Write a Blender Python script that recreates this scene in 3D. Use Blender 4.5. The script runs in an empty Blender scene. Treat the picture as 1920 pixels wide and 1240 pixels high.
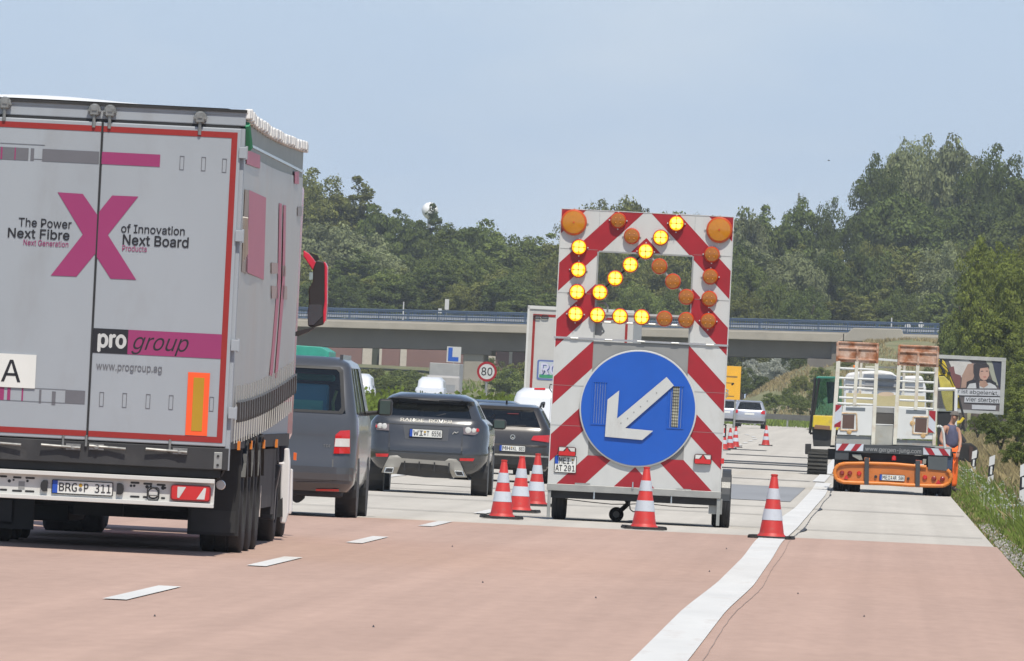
import bpy, bmesh, math, random
from mathutils import Vector, Matrix
R = math.radians
S = bpy.context.scene
rng = random.Random(7)
# ------------------------------------------------------------------ camera, world, sun
FPX = 21333.0                      # 400 mm lens on a 36 mm wide sensor, 1920 px
EYE = Vector((0, 0, 1.547))
YAW, PITCH, ROLL = math.atan(703 / FPX), math.atan(130 / FPX), R(2.85)
fwd = Vector((-math.sin(YAW) * math.cos(PITCH), math.cos(YAW) * math.cos(PITCH), math.sin(PITCH)))
r0 = Vector((math.cos(YAW), math.sin(YAW), 0)); u0 = r0.cross(fwd)
right = r0 * math.cos(ROLL) + u0 * math.sin(ROLL)
upv = u0 * math.cos(ROLL) - r0 * math.sin(ROLL)
cam_d = bpy.data.cameras.new('camera'); cam = bpy.data.objects.new('camera', cam_d)
S.collection.objects.link(cam)
m = Matrix((right, upv, -fwd)).transposed().to_4x4(); m.translation = EYE
cam.matrix_world = m
cam_d.lens = 400; cam_d.sensor_width = 36; cam_d.clip_start = 1; cam_d.clip_end = 8000
S.camera = cam

SUN_EL, SUN_AZ = R(59), R(167)     # azimuth clockwise from +Y (straight ahead): high, behind the camera and a little to the right
W = bpy.data.worlds.new('World'); S.world = W; W.use_nodes = True
nt = W.node_tree; nt.nodes.clear()
def wn(t, **k):
    n = nt.nodes.new(t)
    for a, b in k.items(): setattr(n, a, b)
    return n
sky = wn('ShaderNodeTexSky', sky_type='NISHITA', sun_disc=False, sun_elevation=SUN_EL, sun_rotation=SUN_AZ,
         altitude=100, air_density=1.0, dust_density=0.4, ozone_density=3.0)
tc = wn('ShaderNodeTexCoord'); sep = wn('ShaderNodeSeparateXYZ')
nt.links.new(tc.outputs['Generated'], sep.inputs[0])
# summer haze: a pale blue veil towards the horizon, the same all round, plus thin high cloud
mp = wn('ShaderNodeMapping'); mp.inputs['Scale'].default_value = (18, 18, 55)
nt.links.new(tc.outputs['Generated'], mp.inputs[0])
nz = wn('ShaderNodeTexNoise'); nz.inputs['Scale'].default_value = 1.0; nz.inputs['Detail'].default_value = 5
nt.links.new(mp.outputs[0], nz.inputs[0])
cr = wn('ShaderNodeMapRange'); cr.inputs[1].default_value = .46; cr.inputs[2].default_value = .75
cr.inputs[3].default_value = 0; cr.inputs[4].default_value = .5
nt.links.new(nz.outputs[0], cr.inputs[0])
hr = wn('ShaderNodeMapRange', interpolation_type='SMOOTHSTEP'); hr.inputs[1].default_value = -.05; hr.inputs[2].default_value = .45
hr.inputs[3].default_value = 1; hr.inputs[4].default_value = 0
nt.links.new(sep.outputs[2], hr.inputs[0])
SKYS = 0.12
def wmix(a, b, f):
    n = wn('ShaderNodeMix', data_type='RGBA')
    nt.links.new(f, n.inputs[0])
    for s, i in ((a, 6), (b, 7)):
        if isinstance(s, tuple): n.inputs[i].default_value = (*[c / SKYS for c in s], 1)
        else: nt.links.new(s, n.inputs[i])
    return n.outputs[2]
hz = wmix((.38, .52, .76), (.545, .68, .865), hr.outputs[0])
hz = wmix(sky.outputs[0], hz, hr.outputs[0])
gr = wn('ShaderNodeMapRange'); gr.inputs[1].default_value = .006; gr.inputs[2].default_value = .032
gr.inputs[3].default_value = 0; gr.inputs[4].default_value = .42
nt.links.new(sep.outputs[2], gr.inputs[0])
hz = wmix(hz, (.36, .47, .66), gr.outputs[0]) if False else hz
cl = wmix(hz, (.76, .83, .89), cr.outputs[0])
bg = wn('ShaderNodeBackground'); bg.inputs[1].default_value = SKYS
nt.links.new(cl, bg.inputs[0])
wo = wn('ShaderNodeOutputWorld'); nt.links.new(bg.outputs[0], wo.inputs[0])

sd = bpy.data.lights.new('sun', 'SUN'); so = bpy.data.objects.new('sun', sd); S.collection.objects.link(so)
sd.energy = 4.6; sd.angle = R(.55); sd.color = (1, .94, .83)
tosun = Vector((math.sin(SUN_AZ) * math.cos(SUN_EL), math.cos(SUN_AZ) * math.cos(SUN_EL), math.sin(SUN_EL)))
so.rotation_euler = tosun.to_track_quat('Z', 'Y').to_euler(); so.location = (0, 60, 60)
S.view_settings.view_transform = 'Standard'; S.view_settings.look = 'None'
S.view_settings.exposure = 0.0; S.view_settings.gamma = 1
S.view_settings.use_curve_mapping = False
S.cycles.max_bounces = 6; S.cycles.transparent_max_bounces = 12; S.cycles.volume_bounces = 0
S.cycles.volume_step_rate = 5

# ------------------------------------------------------------------ tools
def ray(px, py):
    return (right * (px - 960) + upv * (620 - py) + fwd * FPX).normalized()
def PX(px, py, Y):
    """pixel of the photograph -> world X, Z at distance Y"""
    d = ray(px, py); t = Y / d.y
    return EYE.x + d.x * t, EYE.z + d.z * t
def zz(ox, oy, k):                      # crop coordinates -> photograph pixels
    return lambda a, b: (ox + a / k, oy + b / k)

MATS = {}
def mat(name, col, rough=.6, metal=0, var=.08, scale=3., bump=0., bscale=20., coat=0, spec=.5, dirt_or_bounce=None, dirt_or_bounce_amt=.0, dscale=1.5, emit=0, trans=0, stretch=(1, 1, 1), island=0, objvar=0, alpha=1):
    if name in MATS: return MATS[name]
    M = bpy.data.materials.new(name); M.use_nodes = True; t = M.node_tree; N = t.nodes; L = t.links
    b = N['Principled BSDF']
    b.inputs['Roughness'].default_value = rough; b.inputs['Metallic'].default_value = metal
    b.inputs['Coat Weight'].default_value = coat; b.inputs['Coat Roughness'].default_value = .08
    b.inputs['Specular IOR Level'].default_value = spec
    c = N.new('ShaderNodeTexCoord'); mpp = N.new('ShaderNodeMapping'); L.new(c.outputs['Object'], mpp.inputs[0])
    mpp.inputs['Scale'].default_value = stretch
    n = N.new('ShaderNodeTexNoise'); n.inputs['Scale'].default_value = scale; n.inputs['Detail'].default_value = 6
    L.new(mpp.outputs[0], n.inputs[0])
    mr = N.new('ShaderNodeMapRange'); mr.inputs[1].default_value = .3; mr.inputs[2].default_value = .7
    mr.inputs[3].default_value = 1 - var; mr.inputs[4].default_value = 1 + var
    L.new(n.outputs[0], mr.inputs[0])
    val = mr.outputs[0]
    def mul(a, bb):
        k = N.new('ShaderNodeMath'); k.operation = 'MULTIPLY'; L.new(a, k.inputs[0]); L.new(bb, k.inputs[1]); return k.outputs[0]
    def rangeof(sock, amt):
        k = N.new('ShaderNodeMapRange'); k.inputs[3].default_value = 1 - amt; k.inputs[4].default_value = 1 + amt
        L.new(sock, k.inputs[0]); return k.outputs[0]
    if island: g = N.new('ShaderNodeNewGeometry'); val = mul(val, rangeof(g.outputs['Random Per Island'], island))
    if objvar: g = N.new('ShaderNodeObjectInfo'); val = mul(val, rangeof(g.outputs['Random'], objvar))
    vm = N.new('ShaderNodeVectorMath'); vm.operation = 'SCALE'; vm.inputs[0].default_value = col[:3]; L.new(val, vm.inputs['Scale'])
    out = vm.outputs[0]
    if dirt_or_bounce:
        n2 = N.new('ShaderNodeTexNoise'); n2.inputs['Scale'].default_value = dscale; n2.inputs['Detail'].default_value = 8; n2.inputs['Roughness'].default_value = .65
        L.new(mpp.outputs[0], n2.inputs[0])
        m2 = N.new('ShaderNodeMapRange'); m2.inputs[1].default_value = .62 - .35 * dirt_or_bounce_amt; m2.inputs[2].default_value = .72
        L.new(n2.outputs[0], m2.inputs[0]); m2.inputs[4].default_value = min(1, .35 + dirt_or_bounce_amt)
        mx = N.new('ShaderNodeMix'); mx.data_type = 'RGBA'; L.new(m2.outputs[0], mx.inputs[0]); L.new(out, mx.inputs[6])
        mx.inputs[7].default_value = (*dirt_or_bounce, 1); out = mx.outputs[2]
    L.new(out, b.inputs['Base Color'])
    if bump:
        n3 = N.new('ShaderNodeTexNoise'); n3.inputs['Scale'].default_value = bscale; n3.inputs['Detail'].default_value = 4; L.new(c.outputs['Object'], n3.inputs[0])
        bp = N.new('ShaderNodeBump'); bp.inputs['Strength'].default_value = bump; bp.inputs['Distance'].default_value = .02
        L.new(n3.outputs[0], bp.inputs['Height']); L.new(bp.outputs[0], b.inputs['Normal'])
    if emit: b.inputs['Emission Color'].default_value = (*col[:3], 1); b.inputs['Emission Strength'].default_value = emit
    if trans:                                   # leaves: light also comes through
        tr = N.new('ShaderNodeBsdfTranslucent'); L.new(out, tr.inputs[0]); ms = N.new('ShaderNodeMixShader'); ms.inputs[0].default_value = trans
        L.new(b.outputs[0], ms.inputs[1]); L.new(tr.outputs[0], ms.inputs[2]); L.new(ms.outputs[0], N['Material Output'].inputs[0])
    MATS[name] = M; return M
def glassmat(name, tint, rough=.03, see=.45):
    if name in MATS: return MATS[name]
    M = bpy.data.materials.new(name); M.use_nodes = True; t = M.node_tree; N = t.nodes; L = t.links
    b = N['Principled BSDF']; b.inputs['Base Color'].default_value = (.01, .012, .012, 1); b.inputs['Roughness'].default_value = rough
    tp = N.new('ShaderNodeBsdfTransparent'); tp.inputs[0].default_value = (*tint, 1)
    gl = N.new('ShaderNodeBsdfGlossy'); gl.inputs['Roughness'].default_value = rough
    fr = N.new('ShaderNodeFresnel'); fr.inputs[0].default_value = 1.5
    m1 = N.new('ShaderNodeMixShader'); m1.inputs[0].default_value = see; L.new(b.outputs[0], m1.inputs[1]); L.new(tp.outputs[0], m1.inputs[2])
    m2 = N.new('ShaderNodeMixShader'); L.new(fr.outputs[0], m2.inputs[0]); L.new(m1.outputs[0], m2.inputs[1]); L.new(gl.outputs[0], m2.inputs[2])
    L.new(m2.outputs[0], N['Material Output'].inputs[0]); MATS[name] = M; return M

def tag(o, label=None, cat=None, group=None, kind=None):
    if label: o['label'] = label
    if cat: o['category'] = cat
    if group: o['group'] = group
    if kind: o['kind'] = kind
    return o
def empty(name, loc, rz=0, label=None, cat=None, group=None):
    o = bpy.data.objects.new(name, None); S.collection.objects.link(o); o.location = loc; o.rotation_euler = (0, 0, rz)
    o.empty_display_size = .3
    return tag(o, label, cat, group)

class MB:
    def __init__(s): s.v = []; s.f = []
    def add(s, vs, fs):
        k = len(s.v); s.v += [tuple(p) for p in vs]; s.f += [tuple(i + k for i in f) for f in fs]; return s
    def box(s, x0, x1, y0, y1, z0, z1):
        return s.add([(x0, y0, z0), (x1, y0, z0), (x1, y1, z0), (x0, y1, z0), (x0, y0, z1), (x1, y0, z1), (x1, y1, z1), (x0, y1, z1)],
                     [(3, 2, 1, 0), (4, 5, 6, 7), (0, 1, 5, 4), (1, 2, 6, 5), (2, 3, 7, 6), (3, 0, 4, 7)])
    def prism(s, pts, y0, y1):
        """polygon in XZ (any order) extruded along Y"""
        a = sum(pts[i][0] * pts[(i + 1) % len(pts)][1] - pts[(i + 1) % len(pts)][0] * pts[i][1] for i in range(len(pts)))
        if a < 0: pts = pts[::-1]
        n = len(pts); vs = [(p[0], y0, p[1]) for p in pts] + [(p[0], y1, p[1]) for p in pts]
        fs = [tuple(range(n)), tuple(range(2 * n - 1, n - 1, -1))] + [(i, i + n, (i + 1) % n + n, (i + 1) % n) for i in range(n)]
        return s.add(vs, fs)
    def prism_x(s, pts, x0, x1):           # polygon in YZ extruded along X
        n = len(pts); vs = [(x0, p[0], p[1]) for p in pts] + [(x1, p[0], p[1]) for p in pts]
        return s.add(vs, [tuple(range(n)), tuple(range(2 * n - 1, n - 1, -1))] + [(i, i + n, (i + 1) % n + n, (i + 1) % n) for i in range(n)])
    def prism_z(s, pts, z0, z1):
        n = len(pts); vs = [(p[0], p[1], z0) for p in pts] + [(p[0], p[1], z1) for p in pts]
        return s.add(vs, [tuple(range(n))[::-1], tuple(range(n, 2 * n))] + [(i, (i + 1) % n, (i + 1) % n + n, i + n) for i in range(n)])
    def rod(s, a, b, ra, rb=None, n=10):
        rb = ra if rb is None else rb
        a = Vector(a); b = Vector(b); d = (b - a).normalized(); q = d.orthogonal().normalized(); w = d.cross(q)
        vs = [a + (q * math.cos(2 * math.pi * i / n) + w * math.sin(2 * math.pi * i / n)) * ra for i in range(n)]
        vs += [b + (q * math.cos(2 * math.pi * i / n) + w * math.sin(2 * math.pi * i / n)) * rb for i in range(n)]
        return s.add(vs, [tuple(range(n))[::-1], tuple(range(n, 2 * n))] + [(i, (i + 1) % n, (i + 1) % n + n, i + n) for i in range(n)])
    def tube(s, pts, r, n=8):
        for a, b in zip(pts, pts[1:]): s.rod(a, b, r, None, n)
        return s
    def lathe(s, prof, o=(0, 0, 0), axis='z', n=24):
        """prof: (radius, height) list"""
        k = len(prof); vs = []
        for i in range(n):
            c, d = math.cos(2 * math.pi * i / n), math.sin(2 * math.pi * i / n)
            for r, h in prof:
                p = (r * c, r * d, h) if axis == 'z' else ((h, r * c, r * d) if axis == 'x' else (r * c, h, -r * d))
                vs.append((p[0] + o[0], p[1] + o[1], p[2] + o[2]))
        fs = [(i * k + j, ((i + 1) % n) * k + j, ((i + 1) % n) * k + j + 1, i * k + j + 1) for i in range(n) for j in range(k - 1)]
        return s.add(vs, fs)
    def build(s, name, m, parent=None, bevel=0, smooth=False, seg=2, label=None, kind=None):
        me = bpy.data.meshes.new(name); me.from_pydata(s.v, [], s.f)
        bm = bmesh.new(); bm.from_mesh(me); bmesh.ops.recalc_face_normals(bm, faces=bm.faces)
        if smooth:
            for f in bm.faces: f.smooth = True
        bm.to_mesh(me); bm.free()
        o = bpy.data.objects.new(name, me); S.collection.objects.link(o)
        if m: me.materials.append(m)
        if smooth:
            try: me.set_sharp_from_angle(angle=R(38))
            except Exception: pass
        if bevel:
            md = o.modifiers.new('bevel', 'BEVEL'); md.width = bevel; md.segments = seg; md.limit_method = 'ANGLE'; md.angle_limit = R(35)
        if parent: o.parent = parent
        return tag(o, label, kind=kind)
def circ(cx, cz, r, n=28, a0=0, a1=360):
    return [(cx + r * math.cos(R(a0 + (a1 - a0) * i / n)), cz + r * math.sin(R(a0 + (a1 - a0) * i / n))) for i in range(n)]
def rrect(x0, x1, z0, z1, r, n=4):
    out = []
    for cx, cz, a in ((x1 - r, z1 - r, 0), (x0 + r, z1 - r, 90), (x0 + r, z0 + r, 180), (x1 - r, z0 + r, 270)):
        out += [(cx + r * math.cos(R(a + 90 * i / n)), cz + r * math.sin(R(a + 90 * i / n))) for i in range(n + 1)]
    return out
import os
def _font(f):
    try: return bpy.data.fonts.load(os.path.join(bpy.utils.resource_path('LOCAL'), 'datafiles', 'fonts', f))
    except Exception: return None
SANS, MONO = _font('Inter.woff2'), _font('DejaVuSansMono.woff2')
def text(name, s, x0, x1, z0, z1, y, m, parent, bold=0., shear=0., th=.002, rot=None, at=None, font=None):
    cu = bpy.data.curves.new(name, 'FONT'); cu.body = s; cu.extrude = .0; cu.shear = shear; cu.resolution_u = 3
    ft = font or (MONO if name == 'plate_text' else SANS)
    if ft: cu.font = ft
    o = bpy.data.objects.new(name + '_c', cu); S.collection.objects.link(o)
    me = bpy.data.meshes.new_from_object(o.evaluated_get(bpy.context.evaluated_depsgraph_get()))
    bpy.data.objects.remove(o)
    xs = [v.co.x for v in me.vertices]; ys = [v.co.y for v in me.vertices]
    ax, bx, ay, by = min(xs), max(xs), min(ys), max(ys)
    vs = [(x0 + (v.co.x - ax) / (bx - ax) * (x1 - x0), y, z0 + (v.co.y - ay) / (by - ay) * (z1 - z0)) for v in me.vertices]
    fs = [tuple(p.vertices) for p in me.polygons]; n = len(vs)
    if bold > .006:                             # heavier strokes: overlaid copies a hair apart
        d = bold * (z1 - z0) * .5; v0 = list(vs); f0 = list(fs)
        for q, (a, b_) in enumerate(((d, 0), (-d, 0), (0, d), (0, -d))):
            k = len(vs); vs += [(x + a, yy - .0003 * (q + 1), z + b_) for x, yy, z in v0]; fs += [tuple(i + k for i in f) for f in f0]
    if at: vs = [at(*p) for p in vs]
    me2 = bpy.data.meshes.new(name); me2.from_pydata(vs, [], fs)
    o = bpy.data.objects.new(name, me2); S.collection.objects.link(o); me2.materials.append(m)
    if parent: o.parent = parent
    return o
def mesh_obj(name, vs, fs, m, parent=None, smooth=False, kind=None, label=None):
    b = MB(); b.add(vs, fs); return b.build(name, m, parent, smooth=smooth, kind=kind, label=label)
def copy_tree(o, parent=None):
    c = o.copy(); S.collection.objects.link(c)
    if parent: c.parent = parent
    for ch in list(o.children): copy_tree(ch, c)
    return c

# ------------------------------------------------------------------ materials
white = mat('white_paint', (.56, .555, .53), .35, var=.03, dirt_or_bounce=(.42, .40, .37), dirt_or_bounce_amt=.15)
truckwhite = mat('trailer_white', (.31, .335, .365), .42, var=.05, scale=1.2, dirt_or_bounce=(.255, .262, .27), dirt_or_bounce_amt=.28, dscale=1.6, stretch=(1, 1, .35))
red = mat('red_sheeting', (.30, .012, .02), .4, var=.12, dirt_or_bounce=(.20, .02, .025), dirt_or_bounce_amt=.2, dscale=4)
trred = mat('red_tape', (.27, .018, .014), .4, var=.05)
magenta = mat('magenta_print', (.27, .03, .12), .45, var=.03)
pgrey = mat('grey_print', (.125, .125, .14), .5, var=.04)
black = mat('black_plastic', (.018, .018, .019), .55, var=.15)
ink = mat('black_print', (.012, .012, .016), .5, var=.02)
rubber = mat('tyre_rubber', (.022, .022, .023), .85, var=.2, bump=.3, bscale=60)
steel = mat('galvanised_steel', (.33, .335, .32), .5, .55, var=.12, scale=8)
worn = mat('worn_steel', (.26, .26, .25), .45, .6, var=.25, scale=20)
chrome = mat('bright_steel', (.62, .62, .6), .25, .9, var=.06)
dark = mat('dark_chassis', (.02, .02, .021), .7, var=.25, dirt_or_bounce=(.07, .06, .05), dirt_or_bounce_amt=.15)
greyp = mat('grey_panel_paint', (.24, .24, .235), .5, var=.08)
amber_off = mat('amber_lens', (.33, .11, .008), .18, var=.10, scale=40, coat=.6)
amber_big = mat('amber_lens_big', (.47, .175, .006), .18, var=.06, scale=25, coat=.6)
def lampmat():
    M = bpy.data.materials.new('amber_lit'); M.use_nodes = True; b = M.node_tree.nodes['Principled BSDF']
    b.inputs['Base Color'].default_value = (.8, .35, .0, 1); b.inputs['Emission Color'].default_value = (1, .50, .0, 1); b.inputs['Emission Strength'].default_value = 1.15; return M
def lampmat2():
    M = bpy.data.materials.new('led_core'); M.use_nodes = True; b = M.node_tree.nodes['Principled BSDF']
    b.inputs['Base Color'].default_value = (.9, .6, .1, 1); b.inputs['Emission Color'].default_value = (1, .80, .10, 1); b.inputs['Emission Strength'].default_value = 1.7; return M
amber_on = lampmat(); led = lampmat2()
lamp_rim = mat('lamp_rim', (.50, .05, .008), .35)
blue = mat('sign_blue', (.008, .085, .42), .4, var=.06, dirt_or_bounce=(.03, .12, .4), dirt_or_bounce_amt=.05)
signwhite = mat('sign_white', (.50, .505, .495), .45, var=.04, scale=6, dirt_or_bounce=(.36, .35, .33), dirt_or_bounce_amt=.22, dscale=3, stretch=(1, 1, .4))
redlens = mat('red_lens', (.50, .012, .012), .15, var=.05, coat=.7)
clearlens = mat('clear_lens', (.55, .54, .52), .15, var=.1, coat=.7)
eublue = mat('plate_blue', (.01, .06, .36), .5)
platew = mat('plate_white', (.66, .66, .63), .5, var=.03)
fluo = mat('fluorescent_orange', (.90, .10, .02), .5, var=.03, emit=.0)
refl_y = mat('reflector_yellow', (.42, .24, .012), .35, var=.05)
orange = mat('orange_paint', (.62, .19, .025), .4, var=.08, dirt_or_bounce=(.40, .17, .06), dirt_or_bounce_amt=.2, dscale=3)
coner = mat('cone_red', (.50, .03, .025), .5, var=.07, scale=8, dirt_or_bounce=(.30, .10, .08), dirt_or_bounce_amt=.25, dscale=14, objvar=.10)
conew = mat('cone_white', (.50, .53, .58), .45, var=.05, objvar=.06, dirt_or_bounce=(.34, .34, .34), dirt_or_bounce_amt=.15, dscale=12)
concrete = mat('bridge_concrete', (.36, .33, .28), .9, var=.12, scale=.4, dirt_or_bounce=(.22, .20, .17), dirt_or_bounce_amt=.25, dscale=.3)
bark = mat('bark', (.10, .08, .06), .9, var=.25)
glass = glassmat('window_glass', (.55, .66, .64), see=.55)
darkglass = glassmat('dark_window_glass', (.45, .52, .52), see=.45)
seatm = mat('seat_fabric', (.03, .03, .032), .9)
# ------------------------------------------------------------------ ground and road
PROF = [(-60, 0), (280, 0), (350, .10), (432, .29), (500, .46), (560, .60), (650, .70), (800, .74), (1000, .9), (1500, 1.0), (2600, 1.0)]
def gz(y):
    for (a, za), (b, zb) in zip(PROF, PROF[1:]):
        if y <= b:
            t = (y - a) / (b - a); t = t if a < 560 else t; return za + (zb - za) * max(0, t)
    return PROF[-1][1]
def sm(a, b, t):
    t = max(0, min(1, (t - a) / (b - a))); return t * t * (3 - 2 * t)
def hland(x, y):
    z = gz(y) - .03
    z += .25 * sm(3, 8, x) * (1 - sm(300, 500, y)) + .9 * sm(3.5, 14, x) * sm(420, 700, y)
    z -= .12 * sm(1.8, 3.0, x) * (1 - sm(3.0, 5, x)) * (1 - sm(300, 400, y))
    z += 3.3 * sm(760, 1050, y) * sm(-16, -40, x)
    return z
ys = [-40, 60, 90, 105, 120, 135, 150, 170, 190, 210, 235, 260, 280, 300, 320, 350, 380, 410, 440, 480, 520, 560, 600, 650, 700, 760, 820, 880, 940, 1000, 1060, 1150, 1300, 1600, 2500]
xs_ = [-700, -300, -120, -80, -60, -50, -40, -32, -24, -18, -14, -11, -9.4, -6, -3, 0, 1.5, 2.0, 2.5, 3.0, 3.6, 4.5, 6, 8, 10, 14, 20, 30, 60, 150, 400, 700]
gv = [(x, y, hland(x, y) - (.02 if -9.4 <= x <= 1.5 and y < 640 else 0)) for y in ys for x in xs_]
nx = len(xs_)
gf = [(j * nx + i, j * nx + i + 1, (j + 1) * nx + i + 1, (j + 1) * nx + i) for j in range(len(ys) - 1) for i in range(nx - 1)]
grassm = mat('grass_ground', (.13, .135, .05), .95, var=.45, scale=.6, dirt_or_bounce=(.24, .20, .11), dirt_or_bounce_amt=.55, dscale=.25, stretch=(1, .12, 1))
tag(mesh_obj('grass_ground', gv, gf, grassm, smooth=True), kind='structure')

def xr(y): return 1.47 - (0 if y < 470 else 5.9 * sm(470, 665, y))
def xl(y): return -9.4 - (0 if y < 470 else 6.5 * sm(470, 665, y))
def strip(name, y0, y1, f0, f1, dz, m, step=10, kind='structure'):
    k = max(1, int((y1 - y0) / step)); vs = []; fs = []
    for i in range(k + 1):
        y = y0 + (y1 - y0) * i / k; vs += [(f0(y), y, gz(y) + dz), (f1(y), y, gz(y) + dz)]
    fs = [(2 * i, 2 * i + 1, 2 * i + 3, 2 * i + 2) for i in range(k)]
    o = mesh_obj(name, vs, fs, m)
    if kind: tag(o, kind=kind)
    return o
def roadmat(name, col, spot, sx=.5, darkc=None):
    M = bpy.data.materials.new(name); M.use_nodes = True; t = M.node_tree; N = t.nodes; L = t.links; b = N['Principled BSDF']
    b.inputs['Roughness'].default_value = .92; b.inputs['Specular IOR Level'].default_value = .12
    c = N.new('ShaderNodeTexCoord')
    def noise(sc, st, d=5, rgh=.6):
        mp = N.new('ShaderNodeMapping'); mp.inputs['Scale'].default_value = st; L.new(c.outputs['Object'], mp.inputs[0])
        n = N.new('ShaderNodeTexNoise'); n.inputs['Scale'].default_value = sc; n.inputs['Detail'].default_value = d; n.inputs['Roughness'].default_value = rgh; L.new(mp.outputs[0], n.inputs[0]); return n.outputs[0]
    def mr(s, a, bb, lo, hi):
        k = N.new('ShaderNodeMapRange'); k.inputs[1].default_value = a; k.inputs[2].default_value = bb; k.inputs[3].default_value = lo; k.inputs[4].default_value = hi; L.new(s, k.inputs[0]); return k.outputs[0]
    def mul(a, bb):
        k = N.new('ShaderNodeMath'); k.operation = 'MULTIPLY'; L.new(a, k.inputs[0]); L.new(bb, k.inputs[1]); return k.outputs[0]
    v = mul(mr(noise(.5, (1, .25, 1)), .3, .7, .95, 1.05), mr(noise(sx, (1.6, .03, 1), 4), .3, .7, .95, 1.05))   # mottling, wheel tracks
    v = mul(v, mr(noise(7, (1, .15, 1), 3), .3, .7, .955, 1.045)); v = mul(v, mr(noise(1.1, (1.5, .004, 1), 3), .35, .65, .93, 1.04))
    vm = N.new('ShaderNodeVectorMath'); vm.operation = 'SCALE'; vm.inputs[0].default_value = col; L.new(v, vm.inputs['Scale'])
    mx = N.new('ShaderNodeMix'); mx.data_type = 'RGBA'; L.new(mr(noise(1.3, (1, .2, 1), 8, .75), .60, .78, 0, .35), mx.inputs[0]); L.new(vm.outputs[0], mx.inputs[6]); mx.inputs[7].default_value = (*spot, 1)
    L.new(mx.outputs[2], b.inputs['Base Color']); return M
redroad = roadmat('red_asphalt', (.440, .306, .250), (.34, .24, .197))
concr = roadmat('pale_concrete', (.495, .462, .41), (.39, .36, .315))
greypatch = mat('grey_asphalt', (.25, .255, .265), .9, var=.08, scale=.6, stretch=(1, .1, 1))
tar = mat('tar', (.055, .055, .058), .7, var=.4)
tag(mesh_obj('red_road', [(-9.4, -30, .012), (1.46, -30, .012), (1.50, 142.3, .012), (-9.4, 139.0, .012)], [(0, 1, 2, 3)], redroad), kind='structure')
strip('concrete_road', 136, 900, xl, xr, .004, concr)
o = strip('asphalt_patch', 199, 239, lambda y: -5.1, lambda y: -1.55, .012, greypatch)
strip('asphalt_patch', 196, 240, lambda y: -9.2, lambda y: -5.5, .012, concr)
jm = mat('cross_strip', (.12, .115, .11), .9, var=.3)
for y, w, a, b in ((152, .25, -9, 1.4), (171, .35, -9, -1.6), (186, .4, -9, 1.4), (262, 1.2, -3.4, -1.6), (300, 3.2, -5, .4), (322, 4.5, -6, .5), (331, 5.5, -9.2, -1.2), (366, 2.5, -5.0, -1.0), (395, 3, -9, -4)):
    strip('cross_strip', y, y + w, lambda q: a, lambda q: b, .016, jm if w < 1 else tar, 2)  # narrow joints and broad dark strips across the road
# white edge line, hand-laid and slightly wavering, traced into metres on the ground
def gnd(px, py):
    d = ray(px, py); t = -EYE.z / d.z; return d.x * t, d.y * t
Lp = [(1187, 1240), (1277, 1150), (1348, 1093), (1390, 1051), (1416, 1017), (1462, 975), (1492, 953), (1519, 924), (1532, 905)]
Rp = [(1293, 1240), (1359, 1153), (1413, 1101), (1442, 1059), (1466, 1020), (1497, 990), (1523, 959), (1546, 932), (1558, 908)]
def interp(P):
    g = sorted([(gnd(*p)[1], gnd(*p)[0]) for p in P])
    def f(y):
        if y <= g[0][0]: return g[0][1]
        for (a, xa), (b, xb) in zip(g, g[1:]):
            if y <= b:
                t = (y - a) / (b - a); return xa + (xb - xa) * (.5 * t + .5 * t * t * (3 - 2 * t))
        return g[-1][1]
    return f
fl, fr_ = interp(Lp), interp(Rp)
linem = mat('road_marking_white', (.62, .612, .59), .8, var=.07, scale=2, dirt_or_bounce=(.48, .43, .39), dirt_or_bounce_amt=.22, dscale=4, stretch=(1, .15, 1))
strip('edge_line', 40, 258, fl, lambda y: fr_(y) if y < 250 else fr_(250), .020, linem, 2)
strip('edge_line', 262, 460, lambda y: -1.55, lambda y: -1.27, .020, linem, 20)
# joint filler right of the line
def fj(y): return fr_(y) + .075 + .010 * math.sin(y * .21) + .003 * math.sin(y * 1.7)
strip('tar_joint', 40, 139, fj, lambda y: fj(y) + .006, .016, mat('joint_brown', (.27, .20, .17), .9, var=.3), 1.5)
strip('tar_joint', 140, 255, fj, lambda y: fj(y) + .010 + .06 * max(0, math.sin(y * .55)) * max(0, math.sin(y * .17 + 1)) ** 2, .016, tar, .8)
# broken line between the lanes
y = 25.4
while y < 600:
    if y + 6 < 142 or y > 150:
        xo = lambda q: -5.30 - 6.0 * sm(470, 665, q)
        strip('lane_dash', y, y + 6.2, lambda q: xo(q) - .085, lambda q: xo(q) + .085, .020, linem, 6)
    y += 18
strip('edge_line', 60, 460, lambda y: -9.25, lambda y: -9.0, .020, linem, 20)
# far carriageway
strip('far_carriageway', 60, 900, lambda y: -25.5 - 12 * sm(600, 900, y), lambda y: -13.5 - 12 * sm(600, 900, y), .03, concr, 30)
# gravel at the asphalt edge
b = MB()
for i in range(1500):
    y = rng.uniform(112, 175); x = 1.5 + abs(rng.gauss(0, .18)) + .02; r = rng.uniform(.006, .022); z = .0
    if abs(y - 139) > 12 and rng.random() < .6: continue
    b.add([(x - r, y, z), (x, y - r, z), (x + r, y, z), (x, y + r, z), (x + rng.uniform(-.4, .4) * r, y, z + r * 1.1)], [(0, 1, 4), (1, 2, 4), (2, 3, 4), (3, 0, 4)])
b.build('gravel', mat('gravel', (.30, .28, .26), .9, island=.5), kind='stuff')
b = MB()
for px, py in ((848, 1028), (905, 1096), (1496, 1117), (1330, 1075), (1362, 1032), (290, 1160), (1117, 1125), (700, 1180), (1620, 1160)):
    x, y = gnd(px, py); r = .009
    b.add([(x - r, y, .014), (x, y - r * 3, .014), (x + r, y, .014), (x, y + r * 3, .014), (x, y, .03)], [(0, 1, 4), (1, 2, 4), (2, 3, 4), (3, 0, 4)])
b.build('road_grit', tar, kind='stuff')

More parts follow.
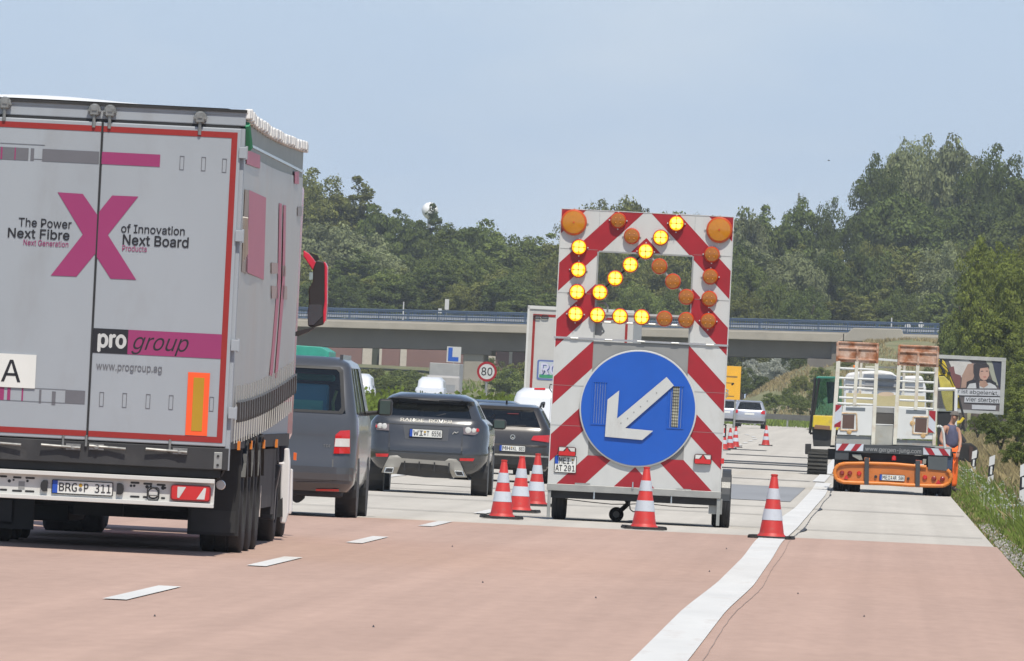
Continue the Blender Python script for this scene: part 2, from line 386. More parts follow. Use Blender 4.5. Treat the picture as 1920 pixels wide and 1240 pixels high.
# ------------------------------------------------------------------ wheels
def wheel(parent, x, y, z, r, w, rimr=.62, rimm=None, side=1, name='wheel'):
    b = MB(); h = w / 2; e = min(.035, w * .2)
    b.lathe([(r * rimr, -h), (r - e, -h), (r - e * .3, -h + e * .5), (r, -h + e * 1.3), (r, -h * .35), (r - .008, -h * .3), (r, -h * .25), (r, h * .25), (r - .008, h * .3), (r, h * .35), (r, h - e * 1.3), (r - e * .3, h - e * .5), (r - e, h), (r * rimr, h), (r * rimr, -h)], (x, y, z), 'x', 32)
    t = b.build(name, rubber, parent, smooth=True)
    b = MB(); k = side
    b.lathe([(0, k * h * .5), (r * .18, k * h * .5), (r * .2, k * h * .3), (r * rimr * .8, k * h * .25), (r * rimr, k * h * .85), (r * rimr + .001, -k * h * .8), (0, -k * h * .5)], (x, y, z), 'x', 24)
    for i in range(6):
        a = 2 * math.pi * i / 6; b.rod((x + k * h * .45, y + math.cos(a) * .06, z + math.sin(a) * .06), (x + k * h * .55, y + math.cos(a) * r * rimr * .9, z + math.sin(a) * r * rimr * .9), .03, .025, 6)
    b.build('rim', rimm or steel, t, smooth=True)
    return t

def number_plate(parent, x0, x1, z0, z1, y, s, at=None, name='number_plate', bold=.02, two=None):
    if at is None: at = lambda a, b_, c: (a, b_, c)
    b = MB().prism(rrect(x0 - .008, x1 + .008, z0 - .008, z1 + .008, .01, 2), y - .012, y); b.v = [at(*p) for p in b.v]
    fr = b.build(name, black, parent)
    b = MB().prism(rrect(x0, x1, z0, z1, .008, 2), y - .016, y - .010); b.v = [at(*p) for p in b.v]; b.build('plate_face', platew, fr)
    w = x1 - x0; h = z1 - z0
    eb = MB().prism([(x0, z0), (x0 + w * (.085 if not two else .16), z0), (x0 + w * (.085 if not two else .16), z1), (x0, z1)] if not two else [(x0, z0 + h * .52), (x0 + w * .16, z0 + h * .52), (x0 + w * .16, z1), (x0, z1)], y - .019, y - .0155)
    eb.v = [at(*p) for p in eb.v]; eb.build('country_band', eublue, fr)
    if not two:
        a, bb = s; 
        text('plate_text', a, x0 + w * .11, x0 + w * .41, z0 + h * .17, z0 + h * .85, y - .0195, ink, fr, bold, at=at)
        text('plate_text', bb, x0 + w * .53, x1 - w * .025, z0 + h * .17, z0 + h * .85, y - .0195, ink, fr, bold, at=at)
        for zc, cc in ((.70, refl_y), (.36, pgrey)):
            q = MB().prism(circ(x0 + w * .47, z0 + h * zc, h * .15, 12), y - .019, y - .0155); q.v = [at(*p) for p in q.v]; q.build('plate_seal', cc, fr)
    return fr
# ================================================================== box truck at the left
TY = 101.5
TXc = PX(462, 205, TY)[0] - 1.275; TR = R(.52)
truck = empty('articulated_lorry', (TXc, TY, 0), TR, 'big white curtain-sided lorry with a large magenta X and red outline on its rear doors', 'lorry')
def F(px, py):
    x, z = PX(px, py, TY); return x - TXc, z
Minv = (Matrix.Translation((TXc, TY, 0)) @ Matrix.Rotation(TR, 4, 'Z')).inverted()
def SD(px, py, x=1.28):                 # pixel -> y, z on the right-hand side of the trailer
    o = Minv @ EYE; d = Minv.to_3x3() @ ray(px, py); t = (x - o.x) / d.x; p = o + d * t; return p.y, p.z
z1 = zz(0, 160, 3); z2 = zz(0, 560, 2.48); z3 = zz(0, 820, 1920 / 460); zl = zz(430, 820, 1240 / 220)
ztop = F(462, 208)[1]; zdt = F(300, 232)[1]; zdb = F(415, 838)[1]; zsb = F(415, 882)[1]
TL = 12.6
# cargo body: header, sill, roof, corner posts
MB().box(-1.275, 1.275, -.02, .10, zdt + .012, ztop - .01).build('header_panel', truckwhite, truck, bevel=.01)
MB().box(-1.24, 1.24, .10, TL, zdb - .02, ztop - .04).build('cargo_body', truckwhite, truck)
b = MB(); n = 14
vs = []; 
for j, y in enumerate([-.03, .1, .5, 2, 4, 6, 8, 10, 12, TL]):
    for i in range(n + 1):
        x = -1.29 + 2.58 * i / n; bulge = .05 * max(0, math.cos((x + .55) * 1.6)) ** 1.0 * (0.25 if j == 0 else 1)
        vs.append((x, y, ztop + .012 + bulge * (0.3 + .7 * min(1, j / 2)) - (.03 if abs(x) > 1.28 else 0)))
b.add(vs, [(j * (n + 1) + i, j * (n + 1) + i + 1, (j + 1) * (n + 1) + i + 1, (j + 1) * (n + 1) + i) for j in range(9) for i in range(n)])
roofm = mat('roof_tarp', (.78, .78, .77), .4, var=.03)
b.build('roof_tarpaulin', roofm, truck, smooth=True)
MB().box(-1.285, 1.285, -.045, .0, ztop - .02, ztop + .006).build('roof_edge', dark, truck)
MB().box(-1.275, 1.275, -.028, .12, ztop - .045, ztop - .02).build('roof_rail', truckwhite, truck)
MB().box(1.225, 1.275, -.012, .15, zsb, zdt - .01).build('corner_post', truckwhite, truck)
MB().box(-1.275, -1.225, -.012, .15, zsb, zdt - .01).build('corner_post', truckwhite, truck)
# doors
xe = F(455, 255)[0] - .012
doorL = MB().box(-xe, -.008, -.05, .02, zdb, zdt - .012).build('rear_door', truckwhite, truck, bevel=.008)
doorR = MB().box(.008, xe, -.05, .02, zdb, zdt - .012).build('rear_door', truckwhite, truck, bevel=.008)
MB().box(-1.23, 1.23, -.02, .05, zdb - .01, zdt + .01).build('door_seal', black, truck)
def plate(name, pts, m, parent, y=-.052, t=.002): return MB().prism(pts, y - t, y).build(name, m, parent)
def rect(ax, az, bx, bz): return [(ax, az), (bx, az), (bx, bz), (ax, bz)]
# red contour tape
ro = F(446, 254)[0]; rt = F(300, 242)[1]; rb = F(415, 831)[1]; w = .052
for s in (-1, 1):
    d = doorL if s < 0 else doorR
    a, c = sorted((s * .010, s * ro))
    plate('contour_tape', rect(a, rt - w, c, rt), trred, d); plate('contour_tape', rect(a, rb, c, rb + w), trred, d)
    a, c = sorted((s * (ro - w), s * ro)); plate('contour_tape', rect(a, rb + w, c, rt - w), trred, d)
# print: upper bar
def pr(name, p0, p1, m, d=doorR, y=-.054, t=.0015):
    (ax, az), (bx, bz) = F(*p0), F(*p1); return plate(name, rect(min(ax, bx), min(az, bz), max(ax, bx), max(az, bz)), m, d, y, t)
zb0, zb1 = F(190, 285)[1], F(189, 308)[1]
def bar(px0, px1, m, d, za=zb0, zb=zb1, py=295, y=-.053, t=.001): 
    plate('printed_bar', rect(F(px0, py)[0], zb, F(px1, py)[0], za), m, d, y, t)
bar(80, 186.5, pgrey, doorL); bar(191, 301, magenta, doorR); bar(-150, 54, pgrey, doorL); bar(58, 64.5, pgrey, doorL)
bar(2, 5, magenta, doorL, y=-.055); bar(28, 30, magenta, doorL, y=-.055)
bar(0, 84, pgrey, doorL, F(60, 271)[1], F(60, 272)[1]); bar(64, 80, pgrey, doorL, F(64, 298)[1], F(64, 299)[1])
def outline(cx, cy, w_, h_, d):
    x, z = F(cx, cy); w_ /= 2; h_ /= 2; e = .0055
    b = MB()
    for q in (rect(x - w_, z - h_, x - w_ + e, z + h_), rect(x + w_ - e, z - h_, x + w_, z + h_), rect(x - w_ + e, z + h_ - e, x + w_ - e, z + h_), rect(x - w_ + e, z - h_, x + w_ - e, z - h_ + e)): b.prism(q, -.0535, -.052)
    b.build('printed_frame', pgrey, d)
for cx, cy in ((341.5, 306), (382, 308), (421, 311)): outline(cx, cy, .040, .125, doorR)
for cx, cy in ((191, 749), (234, 751), (278, 753), (321, 755), (397, 758)): outline(cx, cy, .040, .13, doorR)
# large X
XP = [(109, 361), (156, 364), (182.5, 402.5), (211, 367), (260, 369), (203, 441), (256, 525), (208, 523), (178.5, 477), (144, 519), (96, 517), (156, 440)]
XP = [F(*p) for p in XP]
MB().prism([p for p in [XP[i] for i in (0, 1, 2)]] + [XP[8], XP[9], XP[10], XP[11]], -.0545, -.0525).build('letter_x_half', magenta, doorL)
MB().prism([XP[2], XP[3], XP[4], XP[5], XP[6], XP[7], XP[8]], -.0545, -.0525).build('letter_x_half', magenta, doorR)
MB().box(-.007, .007, -.0565, -.0545, zdb, zdt - .012).build('door_gap', black, truck)
def tx(s, p0, p1, m, d, bold=.01, shear=0, y=-.055):
    (ax, az), (bx, bz) = F(*p0), F(*p1); text('door_lettering', s, ax, bx, bz, az, y, m, d, bold, shear)
# (left, top of ascender at the middle) .. (right, bottom at the middle)
def tm(s, x0, x1, cx, yt, yb, m, d, bold=.01, shear=0, y=-.055):
    text('door_lettering', s, F(x0, (yt + yb) / 2)[0], F(x1, (yt + yb) / 2)[0], F(cx, yb)[1], F(cx, yt)[1], y, m, d, bold, shear)
tm('The Power', 36, 135, 85, 411, 427, ink, doorL, .03); tm('Next Fibre', 16, 131, 74, 430, 448, ink, doorL, .05)
tm('Next Generation', 45, 129, 87, 451, 462, magenta, doorL, .015)
tm('of Innovation', 228, 347, 288, 423, 439, ink, doorR, .03); tm('Next Board', 231, 354, 292, 443, 462, ink, doorR, .05)
tm('Products', 230, 276, 253, 461, 472, magenta, doorR, .015)
plate('logo_panel', rect(F(175, 640)[0], F(208, 663)[1], F(240.5, 640)[0], F(208, 617)[1]), ink, doorR, -.0525, .0015)
zq0, zq1 = F(208, 663)[1], F(208, 617)[1]
plate('logo_panel', rect(F(240.5, 640)[0], zq0, ro - w, zq1), magenta, doorR, -.0525, .0015)
tm('pro', 185, 236, 210, 628, 660, signwhite, doorR, .10); tm('group', 247, 354, 300, 634, 667, ink, doorR, .004, .35)
tm('www.progroup.ag', 181, 304, 243, 685, 700, pgrey, doorR, .01)
plate('sign_plate', rect(F(-45, 694)[0], F(30, 727)[1], F(68, 694)[0], F(30, 664)[1]), platew, doorL, -.053, .012)
text('plate_letter', 'A', F(4, 695)[0], F(40, 695)[0], F(22, 716)[1], F(22, 675)[1], -.067, ink, doorL, .01)
zc0, zc1 = F(140, 732)[1], F(140, 757)[1]
bar(123, 160, pgrey, doorL, zc0, zc1, 745); bar(98, 105, pgrey, doorL, zc0 - .02, zc1 - .02, 745); bar(74, 78, pgrey, doorL, zc0 - .01, zc1 - .01, 745)
bar(-30, 8, magenta, doorL, zc0, zc1, 745); bar(14, 20, magenta, doorL, zc0, zc1, 745); bar(41, 44, magenta, doorL, zc0, zc1, 745)
bar(8, 123, pgrey, doorL, zc0 + .003, zc0 - .001, 745); bar(8, 123, pgrey, doorL, zc1 + .003, zc1 - .001, 745)
xa, xb = F(350.5, 758)[0], F(391.5, 758)[0]; za, zb_ = F(370, 817)[1], F(374, 699)[1]
plate('rear_marking_plate', rect(xa, za, xb, zb_), fluo, doorR, -.0525, .006)
plate('rear_marking_plate', rect(xa + .052, za + .04, xb - .048, zb_ - .045), refl_y, doorR, -.0585, .003)
# top locks and hinges
for px, py in ((10, 195), (178, 208), (207, 210), (376, 222)):
    x, z = F(px, py); b = MB()
    b.rod((x, -.06, z + .02), (x, -.06, z - .15), .016, None, 8); b.box(x - .035, x + .035, -.09, -.045, z - .035, z + .05)
    b.lathe([(0, -.07), (.055, -.06), (.06, -.045), (.06, -.035), (0, -.035)], (x, 0, z + .005), 'y', 14)
    b.box(x - .062, x + .062, -.075, -.05, z - .008, z + .008); b.box(x - .02, x + .02, -.10, -.05, z + .0, z + .018)
    b.build('lock_bar_keeper', worn, truck, smooth=False)
for px, py in ((456, 287), (449, 443), (441, 648), (436, 775), (-74, 260), (-92, 610)):
    x, z = F(px, py); b = MB(); b.box(x - .035, x + .035, -.075, -.04, z - .05, z + .05); b.rod((x + .03, -.06, z - .06), (x + .03, -.06, z + .06), .014, None, 8); b.build('door_hinge', truckwhite, truck, bevel=.004)
# sill and lower locks
MB().box(-1.27, 1.27, -.04, .25, zsb, zdb - .012).build('rear_sill', mat('sill_black', (.028, .028, .03), .6, var=.2, dirt_or_bounce=(.08, .075, .07), dirt_or_bounce_amt=.2), truck, bevel=.006)
for x0, x1, py, fl_ in ((78, 152, 837, 1), (168, 237, 839, -1), (274, 352, 845, 1), (-40, 41, 831, -1)):
    a, c = F(x0, py)[0], F(x1, py)[0]; z = F((x0 + x1) / 2, py)[1]; b = MB(); k = c if fl_ > 0 else a
    b.tube([(a, -.085, z + .006), ((a + c) / 2, -.07, z), (c, -.085, z - .006)], .013, 8)
    k0, k1 = sorted((k, k - fl_ * .13)); b.box(k0, k1, -.075, -.04, z - .028, z + .028)
    b.lathe([(0, -.09), (.022, -.09), (.03, -.05), (0, -.05)], ((k0 + k1) / 2, 0, z), 'y', 10)
    b.rod((k0 - .03, -.06, z), (k0 - .03, -.06, z + .10), .012, None, 8)
    b.build('door_lock_handle', worn, truck)
x, z = F(409, 864); b = MB().box(x - .037, x + .037, -.055, -.04, z - .075, z + .075); b.build('corner_bracket', steel, truck, bevel=.004)
for dz in (-.04, .04): MB().rod((x, -.065, z + dz), (x, -.05, z + dz), .012, None, 8).build('bracket_bolt', black, truck)
# light bar
lz1, lz0 = F(300, 894)[1], F(300, 948)[1]; lx = F(402, 925)[0]
MB().box(-lx, lx, -.03, .0, lz0 + .035, lz1 - .035).build('light_bar_panel', white, truck)
MB().box(-lx, lx, -.10, .0, lz1 - .038, lz1).build('light_bar_flange', white, truck, bevel=.004)
MB().box(-lx, lx, -.10, .0, lz0, lz0 + .038).build('light_bar_flange', white, truck, bevel=.004)
(ax, _), (bx, _) = F(98, 915), F(212, 915); zc = F(155, 915)[1]
number_plate(truck, ax + .005, bx - .005, zc - .055, zc + .055, -.035, ('BRG', 'P 311'))
for s in (-1, 1):
    x, z = F(225.5 if s > 0 else 84, 917 if s > 0 else 911); b = MB(); b.prism([(x - s * .028, z - .05), (x + s * .012, z - .05), (x + s * .03, z - .03), (x + s * .034, z), (x + s * .03, z + .03), (x + s * .012, z + .05), (x - s * .028, z + .05)], -.07, -.03); b.build('plate_lamp', black, truck, bevel=.005)
def tail(px0, px1, py, hh, parent, fr=F, y=-.03):
    x0, x1 = fr(px0, py)[0], fr(px1, py)[0]; z = fr((px0 + px1) / 2, py)[1]; w_ = x1 - x0
    t = MB().prism(rrect(x0, x1, z - hh, z + hh, .03), y - .05, y).build('tail_light', mat('lamp_housing_red', (.22, .012, .014), .3), parent, bevel=.006)
    e = .012
    MB().prism(rrect(x0 + e, x1 - e, z - hh + e, z + hh - e, .022), y - .054, y - .048).build('red_lens', redlens, t)
    for q in ([(x0 + w_ * .17, z + hh * .74), (x0 + w_ * .38, z + hh * .74), (x0 + w_ * .22, z - hh * .66), (x0 + w_ * .17, z - hh * .6)], [(x1 - w_ * .12, z + hh * .7), (x1 - w_ * .17, z + hh * .74), (x1 - w_ * .35, z - hh * .7), (x1 - w_ * .15, z - hh * .7)]):
        MB().prism(q, y - .058, y - .053).build('clear_lens', clearlens, t)
    return t
tail(320.5, 396, 925, .072, truck)
x, z = F(288, 925); b = MB(); 
for r in (.035, .045, .053): b.prism(circ(x, z, r, 14)[:1] * 0 + circ(x, z, r, 14), -.05 - (.053 - r), -.045 - (.053 - r) * 0) if r == .053 else None
b.tube([(x + p[0] - x, -.085, p[1]) for p in rrect(x - .052, x + .052, z - .06, z + .05, .02, 3)] + [(x + .052, -.085, z + .03)], .006, 5)
b.tube([(x - .05, -.085, z - .02), (x + .05, -.085, z - .02)], .005, 5)
b.build('caged_lamp', black, truck)
MB().prism(circ(x, z, .04, 14), -.07, -.052).build('caged_lamp_lens', clearlens, truck)
b = MB()
for a_, c_, r in ((18, 60, .015), (26, 58, .010), (52, 82 - 22, .012), (246, 911, .012), (252, 911, .012), (276, 913, .016), (306, 915, .018), (283, 912, .011), (310, 915, .010)):
    if c_ < 100: px, py = a_, c_ + 842
    else: px, py = a_, c_
    x, z = F(px, py); b.prism(circ(x, z, r, 10), -.0325, -.0295)
for p0, p1, py in ((245, 262, 905), (269, 286, 907), (294, 311, 909), (244, 262, 931), (268, 276, 932), (302, 310, 934), (25, 41, 895), (48, 66, 896), (0, 14, 893), (23, 42, 920), (47, 65, 921), (0, 14, 918)):
    x0, z = F(p0, py); x1, _ = F(p1, py); b.prism(rrect(x0, x1, z - .009, z + .009, .008, 2), -.0325, -.0295)
b.build('light_bar_slots', black, truck, kind='stuff')
x, z = F(41, 910); MB().prism(rect(x - .028, z - .035, x + .028, z + .035), -.034, -.0295).build('type_plate', greyp, truck)
# chassis, axles, mudguards
for s in (-1, 1):
    MB().box(s * .50 - .07, s * .50 + .07, .15, 12.3, .82, zdb - .02).build('chassis_beam', dark, truck)
    MB().box(s * .50 - .10, s * .50 + .10, 2.2, 7.4, .52, .82).build('suspension_arm', dark, truck)
MB().box(-1.2, 1.2, .02, .18, .72, .84).build('cross_member', dark, truck)
MB().box(-1.1, 1.1, .05, .12, .45, .75).build('light_bar_bracket', dark, truck)
MB().box(-.8, .8, 1.9, 2.0, .47, .9).build('cross_member', dark, truck)
MB().box(-.62, .98, 7.9, 10.0, .235, .95).build('belly_shade_box', dark, truck, bevel=.03)  # invented low box, added to darken the ground under the trailer
MB().box(-1.2, -.62, 7.9, 10.4, .16, .95).build('tool_box', dark, truck, bevel=.02)  # invented inner box, added to darken the left underside
for s in (-1, 1): MB().box(*sorted((s * 1.2, s * 1.16)), 7.2, 10.8, .38, .95).build('shade_skirt', dark, truck)  # skirts added to keep side light from the ground underneath
MB().rod((-.75, 10.6, .42), (.6, 10.6, .42), .16, None, 14).build('belly_shade_tube', dark, truck)  # invented cylinder, added with the boxes to deepen the underside shade
MB().box(-.86, .86, 2.85, 7.0, .37, .88).build('axle_shade_block', dark, truck, bevel=.02)  # invented block, added to shut out light between the axles
MB().box(-1.2, 1.2, 10.6, 11.2, .30, .95).build('front_shade_box', dark, truck)  # invented full-width box, added to keep the underside dark
MB().box(-.25, .2, 2.6, 2.75, .30, .6).build('suspension_mount', dark, truck)
MB().box(-1.24, -.62, 2.72, 2.75, .14, .98).build('mud_flap', black, truck)
for i, y in enumerate((3.55, 4.86, 6.17)):
    MB().rod((-1.0, y, .50), (1.0, y, .50), .075, None, 10).build('axle', dark, truck)
    for s in (-1, 1):
        wheel(truck, s * 1.075, y, .51, .51, .385, side=s)
        b = MB(); pts = [(y + .60 * math.cos(R(a)), .51 + .60 * math.sin(R(a))) for a in range(20, 161, 14)]
        pts2 = [(y + .58 * math.cos(R(a)), .51 + .58 * math.sin(R(a))) for a in range(160, 19, -14)]
        b.prism_x(pts + pts2, s * 1.075 - .215, s * 1.075 + .215); b.build('mudguard', black, truck, smooth=False)
for s in (-1, 1):
    x0, z0 = F(338, 1025); x1, z1_ = F(439, 975); w_ = x1 - x0
    xo = 1.262
    MB().box(*sorted((s * xo, s * (xo - w_))), 2.72, 2.75, .17, .98).build('mud_flap', black, truck, bevel=.006)
    MB().box(*sorted((s * (xo - .03), s * (xo - w_ + .03))), 2.705, 2.722, .20, .40).build('mud_flap_badge', mat('flap_rubber', (.03, .03, .031), .5, var=.3), truck)
# side: curtain, straps, roof lace
sidem = mat('curtain_fabric', (.44, .425, .40), .35, var=.05, scale=1.0, dirt_or_bounce=(.44, .35, .29), dirt_or_bounce_amt=.3, dscale=.45)  # beige blotches paint in warm light reflected onto the curtain
cz1 = SD(470, 285)[1]; cz0 = 1.32
def rise(y): return .30 * (max(0, y) / TL) ** 1.6
def sag(y): return .045 * math.sin(math.pi * (max(0, min(1, y / TL)) ** .8))
b = MB(); ny, nz_ = 64, 8; vs = []
for j in range(nz_ + 1):
    for i in range(ny + 1):
        t = j / nz_; y = .12 + (TL - .14) * i / ny; z = cz0 + rise(y) * (1 - t) + (cz1 - cz0) * t - sag(y) * t
        wv = .004 * math.sin(i * 1.9) * (1 - t) ** 3 + .004 * math.sin(i * .35 + 1) * math.sin(t * math.pi)
        vs.append((1.272 + wv, y, z))
cf = [(j * (ny + 1) + i, j * (ny + 1) + i + 1, (j + 1) * (ny + 1) + i + 1, (j + 1) * (ny + 1) + i) for j in range(nz_) for i in range(ny)]
b.add(vs, cf); b.build('side_curtain', sidem, truck, smooth=True)
b = MB(); b.add([(-1.272, .1, cz0), (-1.272, TL, cz0), (-1.272, TL, cz1), (-1.272, .1, cz1)], [(0, 1, 2, 3)]); b.build('side_curtain', sidem, truck)
# dark gap and rail under the roof
MB().box(1.235, 1.262, .1, TL, cz1 - .06, ztop - .03).build('curtain_rail', mat('rail_alu', (.27, .27, .24), .45, .3, var=.1), truck)
MB().box(1.262, 1.272, .1, TL, cz1 + .05, cz1 + .075).build('curtain_rail', chrome, truck)
b = MB(); N_ = 70
for i in range(N_):
    y = -.02 + TL * i / N_; z = ztop - .05 + .012 * math.sin(i * 2.1) - sag(y); 
    b.box(1.262, 1.315 + .01 * math.sin(i * 1.7), y, y + TL / N_ * .86, z - .025, z + .065)
b.build('roof_tarp_edge', mat('lace_white', (.72, .71, .69), .6), truck, bevel=.012)
b = MB().rod((1.285, .02, ztop - .12), (1.288, .25, ztop - .32), .03, .05, 7); b.build('green_tag', mat('green_tag', (.02, .25, .12), .5), truck)
# printed shapes on the curtain
pk = mat('curtain_pink', (.50, .10, .17), .45, var=.05); pk2 = mat('curtain_brown', (.32, .24, .19), .5, var=.05)
def side(px, m, parent=truck, x=1.281, name='curtain_print'):
    P = [(max(.13, min(q[0], TL - .06)), q[1]) for q in (SD(*p, x=x) for p in px)]; b = MB(); b.prism_x(P, x, x + .001); return b.build(name, m, parent)
zs = zz(440, 190, 1240 / 670)
side([zs(42, 168), zs(89, 188), zs(88, 234), zs(41, 218)], pk)
side([zs(208, 244), zs(223, 245), zs(223, 288), zs(208, 286)], pk)
side([zs(50, 308), zs(109, 335), zs(101, 620), zs(37, 592), zs(45, 450)], pk)
side([zs(36, 306), zs(50, 311), zs(44, 600), zs(24, 592)], pk2)
side([zs(155, 354), zs(164, 356), zs(160, 620), zs(131, 955), zs(122, 952), zs(150, 620)], pk)
side([zs(170, 360), zs(178, 362), zs(174, 640), zs(148, 962), zs(140, 960), zs(165, 630)], pk)
side([zs(115, 1018), zs(206, 990), zs(205, 1040), zs(114, 1056)], pk)
side([zs(219, 366), zs(239, 367), zs(238, 400), zs(218, 399)], mat('curtain_grey', (.30, .27, .27), .5))
for a_, c_, w_, h_ in ((128, 560, 22, 38), (166, 570, 12, 38), (128, 640, 22, 45), (166, 640, 16, 48)):
    side([zs(a_, c_), zs(a_ + w_, c_ + 2), zs(a_ + w_, c_ + h_), zs(a_, c_ + h_)], mat('curtain_faint', (.42, .30, .27), .5))
b = MB()
for k in range(4):
    p = [SD(*zs(30 + k * 4.6, 402 + k), x=1.296), SD(*zs(26 + k * 4.6 + 4, 555 - 8 * k), x=1.296)]
    b.tube([(1.298, p[0][0], p[0][1]), (1.298, p[1][0], p[1][1])], .006, 5)
b.build('loose_cord', mat('cord_white', (.65, .62, .55), .7), truck)
# straps and buckles
st = MB(); bu = MB(); lo = MB(); N_ = 26
for i in range(N_):
    y = .35 + (TL - .6) * (i + .5) / N_; e = rise(y)
    st.box(1.288, 1.296, y - .04, y + .04, 1.33 + e, 1.55 + e); bu.add(*(lambda q: (q.v, q.f))(MB().prism_x([(y - .05, 1.40 + e), (y + .06, 1.42 + e), (y + .16, 1.27 + e), (y + .05, 1.22 + e)], 1.29, 1.325)))
    lo.box(1.284, 1.292, y - .045, y + .045, 1.03 + e, 1.30 + e)
st.build('curtain_straps', mat('strap_grey', (.26, .26, .25), .7), truck, kind='stuff')
bu.build('strap_buckles', mat('buckle_dark', (.11, .115, .12), .45, .3), truck, kind='stuff')
lo.build('strap_ends', mat('strap_pale', (.42, .41, .38), .7), truck, kind='stuff')
b = MB(); vs = []; k = 52
for i in range(k + 1):
    y = .12 + (TL - .14) * i / k; e = .012 * math.sin(i * math.pi)
    vs += [(1.268 + .010 * (i % 2), y, 1.04 + .02 * math.sin(y * .5) + rise(y)), (1.268 + .014 * (i % 2), y, cz0 + .01 + rise(y))]
b.add(vs, [(2 * i, 2 * i + 2, 2 * i + 3, 2 * i + 1) for i in range(k)]); b.build('curtain_hem', mat('hem_grey', (.36, .35, .33), .6, var=.12, scale=8), truck)
MB().box(1.22, 1.262, .1, TL, .98, 1.10).build('side_rail', dark, truck)
for px, py in ((447, 865), (470, 862), (494, 858), (518, 853)):
    y, z = SD(px, py, 1.29); MB().box(1.275, 1.30, y - .05, y + .05, .97, 1.05).build('strap_hook', orange, truck)
# round white marker at the left of the side view
y, z = .35, F(433, 911)[1]; MB().lathe([(0, -.03), (.04, -.03), (.045, .0), (0, .0)], (1.2, y - .1, z), 'y', 14).build('marker_lamp', clearlens, truck)
MB().tube([(1.12, .2, z + .02), (1.2, .1, z + .08), (1.23, .1, z + .16)], .02, 6).build('hose', black, truck)
# support bar and red lamp of the tractor unit ahead
ty = 12.9
def G(px, py, Y):
    x, z = PX(px, py, Y); return x, z
trac = truck
def TF(px, py, dy):                       # pixel -> local x, z at truck-local depth dy
    o = Minv @ EYE; d = Minv.to_3x3() @ ray(px, py); t = (dy - o.y) / d.y; p = o + d * t; return p.x, p.z
def tpoly(name, pts, y0, y1, m, bevel=0): return MB().prism([TF(*p, y0) for p in pts], y0, y1).build(name, m, truck, bevel=bevel)
tpoly('marking_board', [zl(285, 512), zl(340, 512), zl(322, 842), zl(262, 838)], 8.2, 8.22, mat('board_pale', (.55, .50, .47), .5, var=.15, scale=9))
tpoly('side_lamp', [zl(340, 520), zl(440, 522), zl(440, 640), zl(425, 655), zl(336, 648)], 11.4, 11.5, redlens, .02)
tpoly('side_lamp_amber', [zl(345, 560), zl(385, 562), zl(384, 606), zl(342, 606)], 11.36, 11.40, mat('amber_small', (.75, .25, .02), .3))
tpoly('tractor_mudguard', [zl(470, 280), zl(545, 300), zl(520, 420), zl(490, 560), zl(470, 880), zl(215, 850), zl(215, 420), zl(330, 440), zl(420, 400)], 11.55, 11.75, mat('guard_black', (.035, .036, .038), .45, var=.2), .015)
tpoly('mudguard_arm', [zl(340, 405), zl(450, 405), zl(480, 440), zl(470, 470), zl(340, 450)], 11.3, 11.5, black, .01)
for s in (-1, 1):
    xo = TF(*zl(445, 1000), 12.0)[0] - .30
    wheel(truck, s * xo, 12.6, .51, .51, .60, side=s); 
    MB().box(s * .42 - .1, s * .42 + .1, 9.5, 17.2, .7, .95).build('tractor_chassis', dark, truck)
    wheel(truck, s * (TF(*zl(572, 1000), 16.4)[0] - .17), 16.4, .51, .51, .34, side=s)
MB().rod((-.9, 12.6, .5), (.9, 12.6, .5), .12, None, 10).build('axle', dark, truck)
MB().box(-1.05, 1.05, 9.3, 9.5, .35, .95).build('landing_leg_frame', dark, truck) if False else None
# white side skirts of the tractor
tpoly('side_fairing', [zl(580, 118), zl(630, 115), zl(640, 250), zl(640, 330), zl(625, 800), zl(590, 915), zl(535, 905), zl(540, 500), zl(550, 300), zl(500, 272), zl(575, 262)], 13.6, 13.75, mat('fairing_white', (.66, .65, .64), .3, var=.05), .02)
tpoly('side_fairing', [zl(645, 330), zl(668, 340), zl(660, 780), zl(640, 820), zl(620, 800)], 15.6, 15.75, mat('fairing_white', (.66, .65, .64), .3), .02)
tpoly('side_marker', [zl(680, 160), zl(712, 168), zl(706, 245), zl(676, 240)], 12.9, 12.97, mat('marker_orange', (.75, .14, .03), .3))
tpoly('fuel_tank', [zl(480, 700), zl(560, 640), zl(560, 840), zl(480, 850)], 13.5, 14.6, dark)
# cab
cabred = mat('cab_red', (.55, .03, .06), .3, coat=.6, var=.03)
MB().box(-1.22, 1.10, 14.9, 17.1, 1.0, 3.7).build('cab', cabred, truck, bevel=.08)
MB().box(-1.0, 1.0, 17.08, 17.12, 1.9, 2.9).build('windscreen', darkglass, truck)
# mirror sticking out past the trailer
zm = zz(540, 440, 6.2); my = 16.3
hous = MB().prism([TF(*zm(*p), my) for p in ((330, 300), (400, 310), (440, 340), (450, 400), (445, 800), (430, 1000), (400, 1050), (270, 1080), (232, 1060), (225, 900), (245, 800), (240, 640), (290, 540), (290, 400))], my, my + .22).build('mirror_housing', black, truck, bevel=.012)
MB().prism([TF(*zm(*p), my) for p in ((412, 312), (440, 330), (460, 380), (455, 800), (440, 1000), (412, 1040), (408, 900), (425, 780), (425, 380))], my - .01, my + .2).build('mirror_shell', cabred, hous, bevel=.01)
MB().prism([TF(*zm(*p), my) for p in ((178, 182), (240, 220), (300, 290), (355, 380), (330, 410), (290, 420), (190, 270), (178, 262))], my + .02, my + .12).build('mirror_arm', cabred, hous, bevel=.01)
MB().prism([TF(*zm(*p), my) for p in ((240, 205), (340, 240), (362, 290), (310, 300))], my + .05, my + .15).build('mirror_arm', black, hous)
MB().prism([TF(*zm(*p), my) for p in ((20, 1150), (150, 1110), (330, 1075), (240, 1130), (120, 1180), (20, 1180))], my, my + .2).build('mirror_arm', black, hous)
